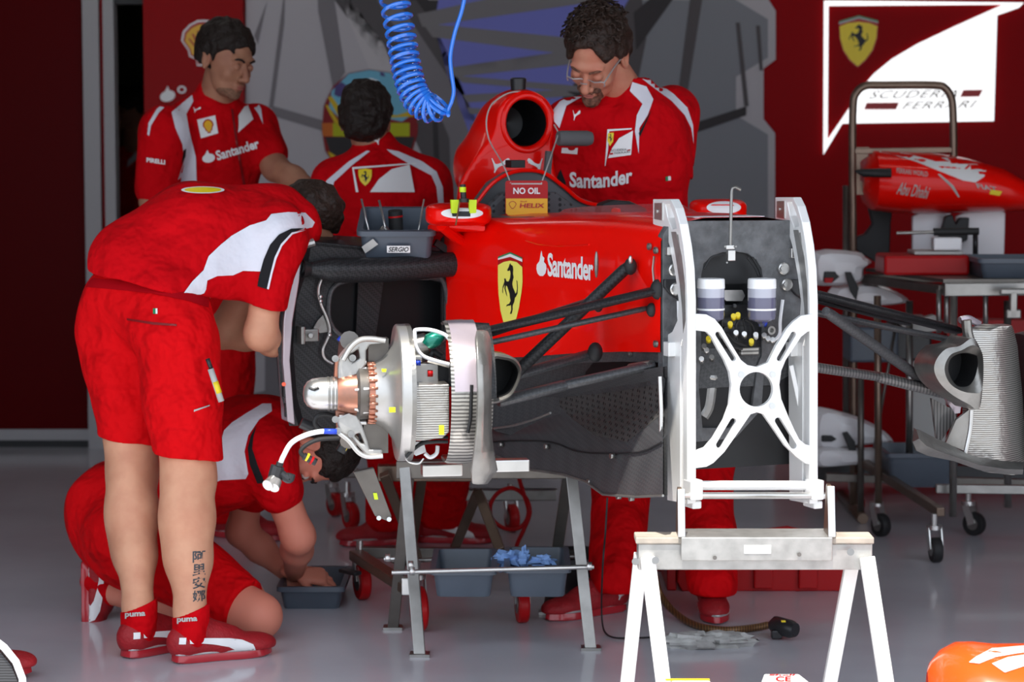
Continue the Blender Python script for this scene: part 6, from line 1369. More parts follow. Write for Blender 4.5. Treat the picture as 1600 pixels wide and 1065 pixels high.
# colour panels
decal('shirt_panel', [([(287, 458), (300, 440), (318, 422), (326, 400), (345, 382), (362, 368), (390, 352), (416, 344), (424, 334), (450, 331), (477, 332), (492, 347), (488, 355), (466, 360), (440, 366), (425, 380), (414, 400), (408, 424), (380, 423), (364, 430), (340, 431), (324, 438), (322, 452), (316, 464), (306, 469)], [], 0, 0)], [shirt1, slv], ['shirt_white'], shirt1, off=.004, g=6, dmax=.09)
decal('shirt_stripe', [([(476, 356), (455, 357), (436, 366), (422, 382), (412, 405), (405, 430), (402, 447), (418, 452), (424, 425), (430, 402), (440, 382), (456, 364)], [], 0, 0)], [shirt1, slv], ['shirt_black'], shirt1, off=.007, g=5, dmax=.09)
decal('shirt_piping', [([(478, 359), (457, 366), (441, 384), (432, 404), (426, 426), (420, 452), (417, 451), (423, 425), (429, 402), (439, 381), (456, 363)], [], 0, 0)], [shirt1, slv], ['shirt_white'], shirt1, off=.008, g=5, dmax=.09)
decal('scallop_emblem', [(ellpts(317, 296.5, 34, 5.5, 24), [], 0, 0), (ellpts(317, 296.2, 29, 4.2, 20), [], 1, 1)], [shirt1], ['white', 'sign_yellow'], shirt1, off=.004, g=5, dmax=.2)
decal('belt', [([(134, 432), (160, 436), (200, 438), (260, 444), (300, 452), (328, 462), (326, 480), (296, 470), (240, 458), (180, 452), (134, 448)], [], 0, 0)], [shr], ['belt_red'], shr, off=.004, g=6, dmax=.09)
decal('flag_tag', [([(239, 481.5), (243, 481.5), (243, 490), (239, 490)], [], 0, 0), ([(243, 481.5), (246, 481.5), (246, 490), (243, 490)], [], 1, 0)], [shr], ['green', 'white'], shr, off=.003, g=6)
decal('pocket_welt', [([(198, 497), (240, 503), (276, 506), (276, 509), (240, 507), (198, 500)], [], 0, 0)], [shr], ['red_dark'], shr, off=.003, g=6)
decal('pocket_flap', [([(303, 640), (328, 632), (328, 634), (303, 643)], [], 0, 0)], [shr], ['silver'], shr, off=.003, g=6)
b = MB(); b.tube([P(x, y, 6.52) for x, y in ((324, 560), (330, 576))], .006, 8); pn = b.build('marker_pen', 'black_plastic', label='white marker pen with gold label clipped to the bending mechanic\'s shorts', cat='pen')
part('pen_barrel', 'label_grey', pn, lambda b: b.tube([P(x, y, 6.52) for x, y in ((329, 576), (346, 627))], .0085, 10))
part('pen_label', 'yellow', pn, lambda b: b.tube([P(x, y, 6.52) for x, y in ((336, 596), (342, 614))], .0089, 10))
# sneakers and socks
for h_, t_ in SH1:
    so, SA = shoe(p1, h_, t_, side=1)
    ank = SA(.20, 0, .10)
    sk = blobs('sock', [([C(ank + UP * -.03, ank + UP * .07, .050, .052, .01), CUT(ank + UP * .042, V3((-.35, 0, 1)), .003)], dict(h=.005))], 'shirt_red', p1)
    cx_, cy_ = proj(ank + UP * .014)
    write('sock_lettering', [textpx('puma', (cx_ - 22, cy_ + 6), (cx_ + 10, cy_ + 4), (cx_ - 22, cy_ - 3), bold=.04)], [sk], 'label_grey', sk)
bv_items = []
for i, ch_ in enumerate('\u963f\u91cc\u5b89\u5a1c'):
    y = 861 + i * 20.5; bv_items.append(textpx(ch_, (301, y + 18), (321, y + 16), (301, y), bold=.018))
write('tattoo', bv_items, [bd1], 'ink', p1, off=.0015)

# ---------------------------------------------------------------- 2: mechanic with glasses behind the car
p2 = person(G(1030, 960), 'mechanic with glasses and goatee, looking down, standing behind the cockpit')
hB = basis((-.36, -.63, -.69), (-.12, -.65, .74)); hO = P(934, 84, 7.38); S2 = 1.07
hp_, A2 = head_prims(hO, hB, S2)
nk = P(985, 165, 7.52); che = P(975, 235, 7.52); pel = P(985, 440, 7.66)
shL_, shR_ = P(1052, 175, 7.58), P(888, 195, 7.50); elL_, wrL_ = P(1030, 345, 7.52), P(985, 420, 7.48); elR_, wrR_ = P(872, 330, 7.56), P(900, 420, 7.54)
hpL, hpR = P(1030, 480, 7.66), P(955, 480, 7.55); knL, knR = P(1098, 720, 7.55), P(975, 715, 7.58); anL, anR = GZ(1112, 962, .10), GZ(950, 958, .10)
body = limb([che, nk, hO], [.09, .068, .062]) + limb([shL_, elL_, elL_.lerp(wrL_, .4), wrL_], [.055, .046, .044, .03]) + limb([shR_, elR_, elR_.lerp(wrR_, .4), wrR_], [.055, .046, .044, .03]) + limb([shR_, shL_], [.06, .06]) + limb([che, pel], [.12, .12]) + limb([pel, hpL, knL, anL], [.09, .08, .06, .04]) + limb([pel, hpR, knR, anR], [.09, .08, .06, .04])
bd2 = blobs('body', [(body, dict(h=.010)), (hp_, dict(h=.0036)), (hand_prims(wrL_, (-.4, -.2, -.8), (.3, -.9, 0), (-1, 0, 0), 1, .5), dict(h=.004)), (hand_prims(wrR_, (.3, -.2, -.8), (-.3, -.9, 0), (1, 0, 0), 1, .5), dict(h=.004))], ['skin_ruddy', 'lips'], p2)
gp_ = [E(A2(0, .082, -.094), [v * S2 for v in (.027, .031, .025)], hB, .01), E(A2(0, .098, -.052), [v * S2 for v in (.028, .013, .006)], hB, .008), C(A2(.027, .088, -.055), A2(.028, .078, -.082), .008, .009, .01), C(A2(-.027, .088, -.055), A2(-.028, .078, -.082), .008, .009, .01), E(A2(0, .108, -.066), [v * S2 for v in (.017, .014, .0085)], hB, .003, True)]
blobs('goatee', [(gp_, dict(h=.003, wr=.0012, wsc=400))], 'beard', p2)
part('lips', 'lips', p2, lambda b: (b.sph(A2(0, .1035, -.0625), [v * S2 for v in (.017, .005, .0035)], hB), b.sph(A2(0, .1025, -.0705), [v * S2 for v in (.015, .005, .004)], hB)))
for sx in (1, -1): part('eyelid', 'skin_ruddy', p2, lambda b: b.sph(A2(sx * .031, .0865, -.001), .0135 * S2))
for sx in (1, -1): part('lash_line', 'beard', p2, lambda b: b.tube(smoothpath([A2(sx * .018, .1005, -.006), A2(sx * .031, .1035, -.009), A2(sx * .044, .096, -.006)], 3), .0012, 6))
brows(p2, A2, S2, 'beard')
hr2 = hair(p2, A2, hB, S2, 'hair_brown', line_z=.134, ext=.014, wr=.003, wsc=105, h=.0038, low=-.045)
b = MB(); random.seed(11)
for i in range(150):
    th = random.uniform(0, 2 * math.pi); ph_ = random.uniform(.05, 1.25); d3 = V3((math.sin(ph_) * math.cos(th), math.sin(ph_) * math.sin(th), math.cos(ph_)))
    if d3.y > .55 and d3.z < .55: continue
    c = A2(d3.x * .094, -.014 + d3.y * .114, .040 + d3.z * .104); nn = (c - hO).normalized(); X, Y, _ = frame_of(nn); r_ = random.uniform(.006, .011); a0 = random.uniform(0, 6)
    b.tube([c + X * r_ * math.cos(a0 + k) + Y * r_ * math.sin(a0 + k) + nn * (.002 + .0022 * k) for k in (0, .9, 1.8, 2.7, 3.6, 4.5)], [.0035, .0035, .003, .003, .0025, .001], 5)
b.build('curls', 'hair_brown', hr2)
gl = empty('eyeglasses', hO, 'thin metal-rimmed eyeglasses worn by the mechanic behind the cockpit', 'glasses')
def LN_(sx, a): return A2(sx * (.0315 + .0245 * math.copysign(abs(math.cos(a)) ** .7, math.cos(a))), .114 - .012 * abs(math.cos(a)), -.011 + .0130 * math.copysign(abs(math.sin(a)) ** .7, math.sin(a)))
for sx in (1, -1):
    part('lens', 'spec_glass', gl, lambda b: b.add([LN_(sx, 2 * math.pi * i / 24) for i in range(24)], [list(range(24))]))
    part('rim', 'silver', gl, lambda b: b.tube([LN_(sx, math.pi * (i / 20 * 1.3 - .15)) for i in range(21)], .0022, 6))
    part('temple_arm', 'silver', gl, lambda b: b.tube(smoothpath([A2(sx * .055, .103, -.006), A2(sx * .060, .085, .0), A2(sx * .070, .03, .006), A2(sx * .078, -.004, .004)], 3), .0024, 6))
part('bridge', 'silver', gl, lambda b: b.tube(smoothpath([A2(.010, .117, -.006), A2(0, .122, -.002), A2(-.010, .117, -.006)], 3), .0018, 6))
tp_, fr2 = torso(pel, che, nk, .2, V3((1, -.1, 0)), (.178, .18, .205), .68)
dL = (elL_ - shL_).normalized(); dR = (elR_ - shR_).normalized()
st = tp_ + [C(che + V3((.02, 0, .05)), shL_, .12, .076, .07), C(shL_, shL_ + dL * .04, .076, .08, .03), C(che + V3((-.02, 0, .05)), shR_, .11, .075, .06), C(shR_, shR_ + dR * .2, .078, .078, .03), CUT(shL_ + dL * .205, dL + V3((0, 0, -.0)), .003) if False else E(che, (.01, .01, .01)), C(P(990, 175, 7.52), P(978, 140, 7.49), .095, .082, .03), C(P(928, 170, 7.33), P(956, 146, 7.36), .042, .055, k=.01, sub=True), E(P(972, 118, 7.50), (.088, .09, .040), None, .006, True)]
shirt2 = blobs('shirt', [(st, dict(h=.007, wr=.003, wsc=22, seed=6))], 'shirt_red', p2)
slv2 = blobs('sleeve', [([C(shL_ + dL * .02, shL_ + dL * .25, .080, .092, .03), CUT(shL_ + dL * .205, dL, .003), C(shL_ + dL * .15, shL_ + dL * .3, .078, .078, .003, sub=True)], dict(h=.006, wr=.003, wsc=26))], 'shirt_red', p2)
legs = [C(pel, hpL, .15, .13, .05), C(pel, hpR, .15, .13, .05), C(hpL, knL, .125, .095, .05), C(knL, anL + UP * .0, .095, .078, .03), C(hpR, knR, .125, .098, .05), C(knR, anR + V3((.02, 0, 0)), .098, .080, .03)]
tr2 = blobs('trousers', [(legs + [CUT(V3((0, 7.2, .068)), -UP, .004)], dict(h=.008, wr=.005, wsc=22, seed=8))], 'shorts_red', p2)
SP2 = [shirt2, slv2]
decal('shoulder_panel', [([(988, 128), (1010, 135), (1021, 155), (1012, 180), (999, 200), (998, 240), (992, 205), (995, 180), (1004, 162), (984, 142)], [], 0, 0)], SP2, ['shirt_white'], shirt2, off=.004, g=6, dmax=.09)
decal('shoulder_panel', [([(905, 142), (911, 150), (885, 165), (874, 200), (866, 190), (864, 172), (875, 158)], [], 0, 0)], SP2, ['shirt_white'], shirt2, off=.004, g=6, dmax=.09)
decal('sleeve_stripe', [([(990, 110), (1020, 124), (1052, 146), (1074, 168), (1083, 195), (1084, 225), (1080, 200), (1070, 180), (1050, 158), (1020, 136), (992, 114)], [], 0, 0)], SP2, ['shirt_white'], shirt2, off=.004, g=6, dmax=.09)
decal('shoulder_piping', [([(1014, 178), (1018, 172), (1008, 196), (1000, 214), (998, 208), (1006, 194)], [], 0, 0)], SP2, ['shirt_black'], shirt2, off=.006, g=6, dmax=.09)
decal('side_panel', [([(866, 286), (876, 264), (884, 285), (882, 310), (868, 310)], [], 0, 0)], SP2, ['shirt_black'], shirt2, off=.005, g=6, dmax=.09)
decal('team_badge', [([(949, 202), (987, 200), (987, 202), (952, 205), (950, 235), (946, 259), (945, 259)], [], 0, 0), ([(950, 247), (956, 232), (967, 216), (989, 204), (986, 242)], [], 0, 0), ([(950, 208), (959, 207), (958, 221), (953, 228), (949, 220)], [], 1, 1), (fit(HORSE[0], 951, 209, 957, 222), [], 2, 2), ([(980, 234), (985, 233), (985, 235), (980, 236)], [], 3, 1), ([(953, 239), (958, 238.5), (958, 241), (953, 242)], [], 3, 1)], SP2, ['white', 'sign_yellow', 'black', 'red_print'], shirt2, off=.004, g=6, dmax=.09)
write('badge_lettering', [textpx('SCUDERIA', (955, 237), (979, 235), (955, 233.5)), textpx('FERRARI', (960, 241), (984, 238.5), (960, 238))], SP2, 'black', shirt2, off=.006)
decal('sponsor_badge', [([(878, 231), (903, 231), (902, 241), (877, 239)], [], 0, 0), (ellpts(893, 231, 6, 4), [], 1, 1)], SP2, ['white', 'red_print'], shirt2, off=.004, g=6, dmax=.09)
decal('cat_emblem', [(fit(CAT, 895, 172, 907, 188), [], 0, 0)], SP2, ['white'], shirt2, off=.004, g=6, dmax=.09)
write('shirt_lettering', [textpx('Santander', (890, 292), (988, 285), (890, 268), bold=.03, curve=5)], SP2, 'white', shirt2, off=.006)
decal('flag_tag', [([(1040, 276), (1043.5, 275.5), (1044, 282), (1040.5, 283)], [], 0, 0), ([(1043.5, 275.5), (1048, 275), (1048.5, 281.5), (1044, 282)], [], 1, 0)], SP2, ['green', 'white'], shirt2, off=.005, g=6)
shoe(p2, G(975, 952), G(975, 952) + (G(892, 965) - G(975, 952)).normalized() * .29, side=-1, mark=False)
so, _ = shoe(p2, G(1108, 948) + V3((0, .10, 0)), G(1122, 976), side=-1, mark=False)
decal('cat_emblem', [(fit(CAT, 964, 920, 985, 937, flip=False), [], 0, 0)], [bpy.data.objects[o.name] for o in bpy.data.objects if o.name.startswith('sneaker') and o.parent == p2][:1], ['white'], p2, off=.004, g=6)

# ---------------------------------------------------------------- 3: mechanic on the left looking right
p3 = person(G(300, 838), 'dark-haired mechanic at the left wall panel, looking down to the right')
hB = basis((.72, -.58, -.32), (.22, -.10, .96)); hO = P(352, 92, 8.55); S3 = 1.06
hp_, A3 = head_prims(hO, hB, S3)
nk = P(338, 160, 8.62); che = P(325, 235, 8.65); pel = P(320, 440, 8.75)
sR, sL = P(258, 205, 8.50), P(400, 198, 8.72); eR, wR = P(240, 315, 8.45), P(300, 400, 8.4); eL, wL = P(430, 262, 8.6), P(500, 305, 8.35)
hiL, hiR = P(350, 480, 8.75), P(280, 480, 8.75); kL3, kR3 = P(355, 660, 8.7), P(250, 660, 8.9); aL3, aR3 = GZ(350, 838, .09), GZ(240, 820, .09)
body = limb([che, nk, hO], [.09, .066, .06]) + limb([sR, eR, eR.lerp(wR, .4), wR], [.055, .046, .043, .03]) + limb([sL, eL, eL.lerp(wL, .4), wL], [.055, .045, .043, .03]) + limb([sR, sL], [.06, .06]) + limb([che, pel], [.12, .12]) + limb([pel, hiL, kL3, aL3], [.09, .08, .06, .04]) + limb([pel, hiR, kR3, aR3], [.09, .08, .06, .04])
bd3 = blobs('body', [(body, dict(h=.011)), (hp_, dict(h=.0045)), (hand_prims(wL, (.9, .2, -.3), (0, -.5, .8), (0, -.6, .3), 1, .5), dict(h=.0045)), (hand_prims(wR, (.6, -.1, -.8), (0, -.9, .3), (.5, .6, 0), 1, .5), dict(h=.0045))], ['skin_tan'], p3)
for sx in (1, -1): part('eyelid', 'skin_tan', p3, lambda b: b.sph(A3(sx * .031, .0865, -.001), .0132 * S3))
brows(p3, A3, S3, 'hair_dark')
part('lips', 'lips', p3, lambda b: (b.sph(A3(0, .1025, -.0625), [v * S3 for v in (.017, .005, .0035)], hB), b.sph(A3(0, .1015, -.0705), [v * S3 for v in (.015, .005, .004)], hB)))
blobs('stubble', [([E(A3(0, .046, -.080), [v * S3 for v in (.0485, .0475, .0355)], hB, .01), E(A3(0, .080, -.099), [v * S3 for v in (.0225, .0185, .0165)], hB, .01), E(A3(0, .105, -.062), [v * S3 for v in (.03, .03, .012)], hB, .004, True)], dict(h=.004))], 'stubble', p3)
hair(p3, A3, hB, S3, 'hair_dark', ext=.011, wr=.003, wsc=130, low=-.035)
tp_, fr3 = torso(pel, che, nk, .2, V3((1, .15, 0)), (.165, .168, .188), .68)
dL = (eL - sL).normalized(); dR = (eR - sR).normalized()
st = tp_ + [C(che + V3((.02, 0, .05)), sL, .11, .078, .06), C(sL, sL + dL * .13, .078, .07, .03), C(che + V3((-.02, 0, .05)), sR, .11, .085, .06), C(sR, sR + dR * .20, .085, .078, .03), C(nk - UP * .02, nk + UP * .03, .085, .072, .02), E(nk + V3((.05, -.08, .06)), (.06, .06, .07), None, .01, True)]
shirt3 = blobs('shirt', [(st, dict(h=.008, wr=.003, wsc=22, seed=16))], 'shirt_red', p3)
tr3 = blobs('trousers', [([C(pel, hiL, .14, .125, .05), C(pel, hiR, .14, .125, .05), C(hiL, kL3, .12, .09, .05), C(kL3, aL3, .09, .08, .03), C(hiR, kR3, .12, .09, .05), C(kR3, aR3, .09, .08, .03), CUT(V3((0, 8, .055)), -UP, .004)], dict(h=.010, wr=.004, wsc=22))], 'shorts_red', p3)
shoe(p3, aL3 - UP * .09 + V3((-.04, .02, 0)), aL3 - UP * .09 + V3((.22, -.08, 0)), mark=False); shoe(p3, aR3 - UP * .09 + V3((-.04, .02, 0)), aR3 - UP * .09 + V3((.22, -.08, 0)), mark=False)
D3 = dict(off=.005, g=6, dmax=.1)
decal('shoulder_panel', [([(268, 175), (300, 148), (302, 158), (291, 178), (297, 210), (306, 245), (307, 280), (311, 300), (272, 300), (288, 250), (285, 225), (274, 200)], [], 0, 0)], [shirt3], ['shirt_white'], shirt3, **D3)
decal('shoulder_panel', [([(386, 140), (398, 150), (408, 170), (411, 194), (404, 178), (390, 158)], [], 0, 0)], [shirt3], ['shirt_white'], shirt3, **D3)
decal('sleeve_stripe', [([(230, 210), (232, 192), (245, 170), (280, 142), (300, 130), (300, 134), (270, 155), (248, 176), (236, 196), (233, 212)], [], 0, 0)], [shirt3], ['shirt_white'], shirt3, **D3)
decal('side_piping', [([(287, 235), (291, 232), (290, 245), (284, 256)], [], 0, 0)], [shirt3], ['shirt_black'], shirt3, off=.008, g=6, dmax=.1)
decal('sponsor_badge', [([(308, 187), (336, 180), (341, 208), (314, 216)], [], 0, 0), (fit(SCALLOP, 317, 186, 334, 208, rot=-.15), [], 1, 1), (fit(SCALLOP, 319, 188, 332, 206, rot=-.15), [], 2, 2)], [shirt3], ['white', 'red_print', 'helix_yellow'], shirt3, **D3)
decal('team_badge', [([(373, 196), (373, 180), (386, 160), (396, 186), (372, 207)], [], 0, 0)], [shirt3], ['white'], shirt3, **D3)
write('shirt_lettering', [textpx('Santander', (340, 251), (406, 231), (336, 236), bold=.03)], [shirt3], 'white', shirt3, off=.008)
write('sleeve_lettering', [textpx('PIRELLI', (229, 253), (258, 257), (229, 246), bold=.04)], [shirt3], 'white', shirt3, off=.008)
decal('flame_emblem', [(ellpts(326, 247, 10, 7, rot=-.2), [], 0, 0), ([(319, 244), (324, 234), (328, 242), (333, 247), (326, 250)], [], 0, 1)], [shirt3], ['white'], shirt3, **D3)
decal('cat_emblem', [(fit(CAT, 302, 167, 314, 176), [], 0, 0)], [shirt3], ['white'], shirt3, **D3)
part('placket', 'red_dark', shirt3, lambda b: lay(b, *pgrid([(361, 170), (364, 170), (374, 235), (384, 290), (380, 290), (370, 235)], (), 6), bvh_of([shirt3]), None, .006, 0, .1), fixn=False)

# ---------------------------------------------------------------- 4: mechanic seen from behind
p4 = person(G(640, 850), 'black-haired mechanic with his back to the camera, behind the sidepod')
hB = basis((.12, .97, -.2), (.03, .15, .98)); hO = P(572, 187, 8.25); S4 = 1.0
hp_, A4 = head_prims(hO, hB, S4)
nk = P(586, 240, 8.27); che = P(600, 315, 8.27); pel = P(625, 470, 8.35)
sL, sR = P(525, 285, 8.25), P(668, 285, 8.25); eL, wL = P(510, 390, 8.35), P(560, 430, 8.6); eR, wR = P(690, 390, 8.35), P(650, 430, 8.6)
hi1, hi2 = P(600, 510, 8.35), P(690, 510, 8.35); k1, k2 = P(615, 690, 8.3), P(705, 690, 8.3); a1, a2 = GZ(610, 850, .10), GZ(690, 846, .10)
body = limb([che, nk, hO], [.09, .066, .06]) + limb([sR, eR, wR], [.055, .046, .03]) + limb([sL, eL, wL], [.055, .046, .03]) + limb([sR, sL], [.06, .06]) + limb([che, pel], [.12, .12]) + limb([pel, hi1, k1, a1], [.09, .08, .06, .04]) + limb([pel, hi2, k2, a2], [.09, .08, .06, .04])
blobs('body', [(body, dict(h=.011)), (hp_, dict(h=.0045)), (hand_prims(wL, (.5, .8, 0), (-.3, 0, 1), (1, 0, 0)), dict(h=.005)), (hand_prims(wR, (-.5, .8, 0), (.3, 0, 1), (-1, 0, 0)), dict(h=.005))], ['skin_tan'], p4)
hair(p4, A4, hB, S4, 'hair_dark', ext=.012, wr=.004, wsc=140, low=-.085)
tp_, _ = torso(pel, che, nk, .2, V3((1, 0, 0)), (.165, .168, .19), .68)
st = tp_ + [C(che + V3((.02, 0, .06)), sR, .10, .075, .06), C(sR, sR + (eR - sR) * .9, .078, .075, .03), C(che + V3((-.02, 0, .06)), sL, .10, .075, .06), C(sL, sL + (eL - sL) * .9, .078, .075, .03), C(nk - UP * .05, nk + UP * .02, .088, .074, .02)]
shirt4 = blobs('shirt', [(st, dict(h=.008, wr=.003, wsc=22, seed=26))], 'shirt_red', p4)
blobs('trousers', [([C(pel, hi1, .14, .12, .05), C(pel, hi2, .14, .12, .05), C(hi1, k1, .115, .095, .05), C(k1, a1, .095, .088, .03), C(hi2, k2, .115, .095, .05), C(k2, a2, .095, .088, .03), CUT(V3((0, 8, .055)), -UP, .004)], dict(h=.010, wr=.005, wsc=24))], 'shorts_red', p4)
shoe(p4, a1 - UP * .10 + V3((.10, .02, 0)), a1 - UP * .10 + V3((-.17, -.04, 0)), side=1); shoe(p4, a2 - UP * .10 + V3((-.09, 0, 0)), a2 - UP * .10 + V3((.18, -.02, 0)), side=1)
decal('shoulder_panel', [([(503, 300), (510, 282), (545, 252), (573, 235), (578, 236), (550, 258), (522, 284), (518, 300), (508, 320), (500, 360), (496, 340)], [], 0, 0)], [shirt4], ['shirt_white'], shirt4, **D3)
decal('shoulder_panel', [([(604, 233), (622, 236), (660, 252), (682, 268), (692, 292), (694, 330), (686, 330), (682, 292), (674, 274), (640, 256), (612, 240)], [], 0, 0)], [shirt4], ['shirt_white'], shirt4, **D3)
decal('team_badge', [([(550, 261), (650, 254), (650, 256), (553, 264), (560, 300), (556, 300)], [], 0, 0), ([(578, 300), (592, 280), (612, 264), (640, 257), (648, 300)], [], 0, 0)] + shield(570.5, 263, 21, 27, 1, 2, 1), [shirt4], ['white', 'sign_yellow', 'black'], shirt4, **D3)
decal('cat_emblem', [(fit(CAT, 578, 214, 594, 226, flip=True), [], 0, 0)], [shirt4], ['white'], shirt4, **D3)

# ---------------------------------------------------------------- 5: kneeling mechanic
p5 = person(G(300, 985), 'kneeling mechanic in red shorts, head down, reaching into a floor bin under the car')
hB = basis((-.30, -.12, -.92), (.85, -.10, -.35)); hO = P(495, 698, 7.12); S5 = 1.02
hp_, A5 = head_prims(hO, hB, S5)
nk = P(446, 690, 7.12); che = P(385, 700, 7.15); pel = P(190, 800, 7.2)
sh5, sf5 = P(418, 715, 7.02), P(400, 690, 7.32); el5, wr5 = P(466, 838, 7.05), P(460, 894, 7.36); elf, wrf = P(378, 830, 7.35), P(448, 893, 7.42)
kn5 = GZ(405, 1000, .07); hp5 = P(205, 840, 7.05); an5 = P(180, 925, 7.10); kf5 = GZ(380, 980, .08); hf5 = P(215, 840, 7.3)
body = limb([che, nk, hO], [.09, .066, .06]) + limb([sh5, el5, el5.lerp(wr5, .35), wr5], [.055, .047, .045, .030]) + limb([sf5, elf, elf.lerp(wrf, .4), wrf], [.055, .045, .042, .03]) + limb([hp5, kn5], [.09, .062]) + limb([kn5, kn5.lerp(an5, .4), an5], [.060, .060, .040]) + limb([hf5, kf5], [.09, .062]) + limb([kf5, GZ(230, 950, .06)], [.06, .05]) + limb([che, pel], [.12, .12]) + limb([hp5, hf5], [.09, .09])
hnd = hand_prims(wr5, (.82, .12, -.15), (-.2, -.45, .85), (.2, -.9, -.2), 1.02, .55); hnf = hand_prims(wrf, (.6, .1, -.6), (.2, -.5, .8), (.3, -.8, 0), 1, .5)
bd5 = blobs('body', [(body, dict(h=.009)), (hp_, dict(h=.004)), (hnd, dict(h=.0038)), (hnf, dict(h=.004))], ['skin_pink'], p5)
eyes(p5, A5, S5, hB); brows(p5, A5, S5)
hair(p5, A5, hB, S5, 'hair_dark', ext=.006, wr=.002, wsc=140, low=-.03)
tp_, _ = torso(pel + V3((.02, 0, 0)), che, nk, .2, V3((.1, -1, 0)), (.16, .16, .19), .78)
d5 = (el5 - sh5).normalized(); df = (elf - sf5).normalized()
st = tp_ + [C(che, sh5, .12, .080, .05), C(sh5, sh5 + d5 * .10, .082, .074, .03), C(che, sf5, .12, .08, .05), C(sf5, sf5 + df * .15, .08, .075, .03), C(P(350, 690, 7.15), P(430, 668, 7.10), .09, .07, .05)]
shirt5 = blobs('shirt', [(st, dict(h=.008, wr=.004, wsc=24, seed=31))], 'shirt_red', p5)
kd = (kn5 - hp5).normalized()
pt = [C(pel, hp5, .15, .14, .06), C(pel, hf5, .15, .13, .06), C(hp5, kn5 - kd * .05, .135, .085, .05), C(hf5, kf5 - kd * .05, .13, .085, .05), C(P(165, 800, 7.15), P(180, 850, 7.15), .10, .10, .06), CUT(kn5 - kd * .055, kd, .004)]
sr5 = blobs('shorts', [(pt, dict(h=.008, wr=.005, wsc=22, seed=33))], 'shorts_red', p5)
decal('shirt_panel', [([(338, 718), (350, 672), (362, 660), (385, 645), (410, 630), (424, 630), (425, 642), (405, 655), (388, 680), (382, 705), (388, 740), (384, 748), (345, 750), (330, 756), (316, 775), (290, 800), (255, 820), (240, 800), (280, 770), (310, 745)], [], 0, 0)], [shirt5], ['shirt_white'], shirt5, **D3)
decal('shirt_stripe', [([(401, 664), (392, 680), (387, 700), (390, 725), (402, 755), (414, 755), (402, 725), (394, 700), (396, 682)], [], 0, 0)], [shirt5], ['shirt_black'], shirt5, off=.008, g=6, dmax=.1)
# raised back foot: toe on the floor, sole facing left
hl5 = P(126, 868, 7.15); toe5 = G(150, 984) + V3((.01, 0, .0))
shoe(p5, P(128, 870, 7.12), P(132, 992, 7.12) + V3((-.0, 0, .0)), up=(.95, 0, .25), side=1)
hl_v = P(150, 900, 7.12)
blobs('sock', [([C(P(148, 908, 7.12), P(174, 924, 7.11), .044, .043, .01)], dict(h=.005))], 'shirt_red', p5)

# ---------------------------------------------------------------- 6: crouching person at the left edge, only the feet show
p6 = person(G(-20, 1060), 'person at the left edge, only red, white and black sneakers in view')
shoe(p6, P(-120, 950, 6.2), P(2, 1078, 6.2), up=(.75, .1, .65), side=1, w=1.1)
b = MB(); R = []
for px, py in ((-50, 1000), (-20, 1002), (0, 1018), (18, 1040), (28, 1066), (30, 1100)):
    c = P(px, py + 40, 6.1); R.append([P(px, py, 6.10), P(px + 6, py - 4, 6.16), P(px + 4, py - 2, 6.24), P(px - 30, py + 50, 6.24), P(px - 34, py + 54, 6.1)])
b.loft(R); b.build('tread', 'sole_rib', p6)
b = MB(); b.tube([r_[0] + V3((.012, -.004, .012)) for r_ in R], .010, 8); b.build('sole_edge', 'white_plastic', p6)
shoe(p6, P(-100, 1062, 6.35), P(48, 1052, 6.35), side=1, mark=False)
blobs('body', [(limb([P(-90, 1010, 6.3), P(-160, 900, 6.3), P(-260, 760, 6.3)], [.04, .055, .06]) + limb([P(-80, 985, 6.2), P(-180, 880, 6.2)], [.04, .055]), dict(h=.012))], ['skin'], p6)

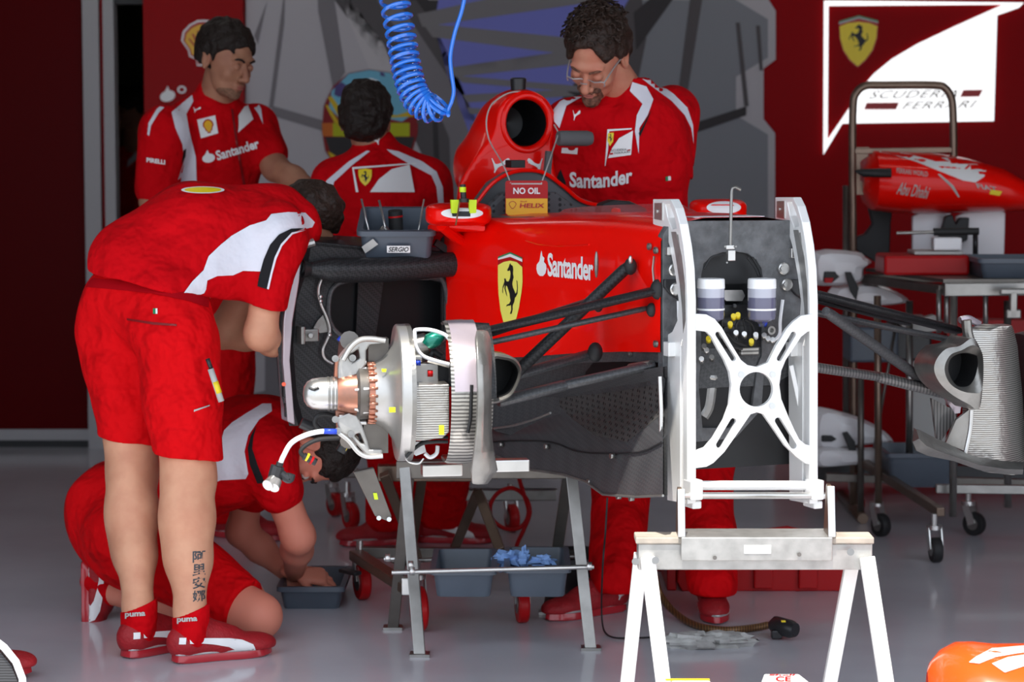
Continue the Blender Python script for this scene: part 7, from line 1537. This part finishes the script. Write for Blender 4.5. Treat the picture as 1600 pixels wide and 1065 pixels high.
# ---------------------------------------------------------------- 7, 8: two people in the room behind the gap
for (px, py, Yp, lb_, sd_) in ((186, 172, 13.0, 'dark-haired person in red, at the left of the door gap', 0), (214, 176, 12.4, 'person in red and grey, right one of two in the door gap', 1)):
    pp = person(G(px, 0 + 200 + 5510 / Yp), lb_); hB = basis((.6 - sd_, -.3, -.2), (0, 0, 1)); hO = P(px, py, Yp); hp_, Ap = head_prims(hO, hB)
    nk = hO - UP * .15; ch = hO - UP * .38; pl = hO - UP * .80; X = V3((1, 0, 0)); kn = [V3((hO.x + s * .1, Yp, .48)) for s in (-1, 1)]; an = [V3((hO.x + s * .12, Yp, .09)) for s in (-1, 1)]
    bdy = limb([ch, nk, hO], [.09, .065, .06]) + limb([ch + X * .2 + UP * .1, ch + X * .24 - UP * .2, ch + X * .2 - UP * .42], [.05, .045, .035]) + limb([ch - X * .2 + UP * .1, ch - X * .24 - UP * .2, ch - X * .2 - UP * .42], [.05, .045, .035])
    for k, a in zip(kn, an): bdy += limb([pl, k, a], [.09, .06, .045])
    blobs('body', [(bdy, dict(h=.014)), (hp_, dict(h=.006))], ['skin_tan'], pp); hair(pp, Ap, hB, 1.0, 'hair_dark', h=.006, low=-.05)
    blobs('shirt', [(torso(pl, ch, nk, .2, X)[0] + [C(ch + X * .1 + UP * .06, ch + X * .2 + UP * .08, .09, .07), C(ch + X * .2 + UP * .08, ch + X * .24 - UP * .15, .07, .065), C(ch - X * .1 + UP * .06, ch - X * .2 + UP * .08, .09, .07), C(ch - X * .2 + UP * .08, ch - X * .24 - UP * .15, .07, .065)], dict(h=.012, wr=.003))], 'shirt_red', pp)
    blobs('trousers', [([C(pl, kn[0], .15, .09, .04), C(kn[0], an[0], .09, .08), C(pl, kn[1], .15, .09, .04), C(kn[1], an[1], .09, .08)], dict(h=.014))], 'shirt_red' if sd_ == 0 else 'grey_foam', pp)
    for a in an: shoe(pp, a - UP * .09 + V3((0, .06, 0)), a - UP * .09 + V3((0, -.2, 0)), mark=False)
    if sd_: decal('sleeve_panel', [([(226, 232), (222, 240), (206, 256), (198, 262), (200, 250), (214, 236)], [], 0, 0)], [bpy.data.objects[o.name] for o in bpy.data.objects if o.name.startswith('shirt') and o.parent == pp][:1], ['shirt_white'], pp, off=.006, g=6)
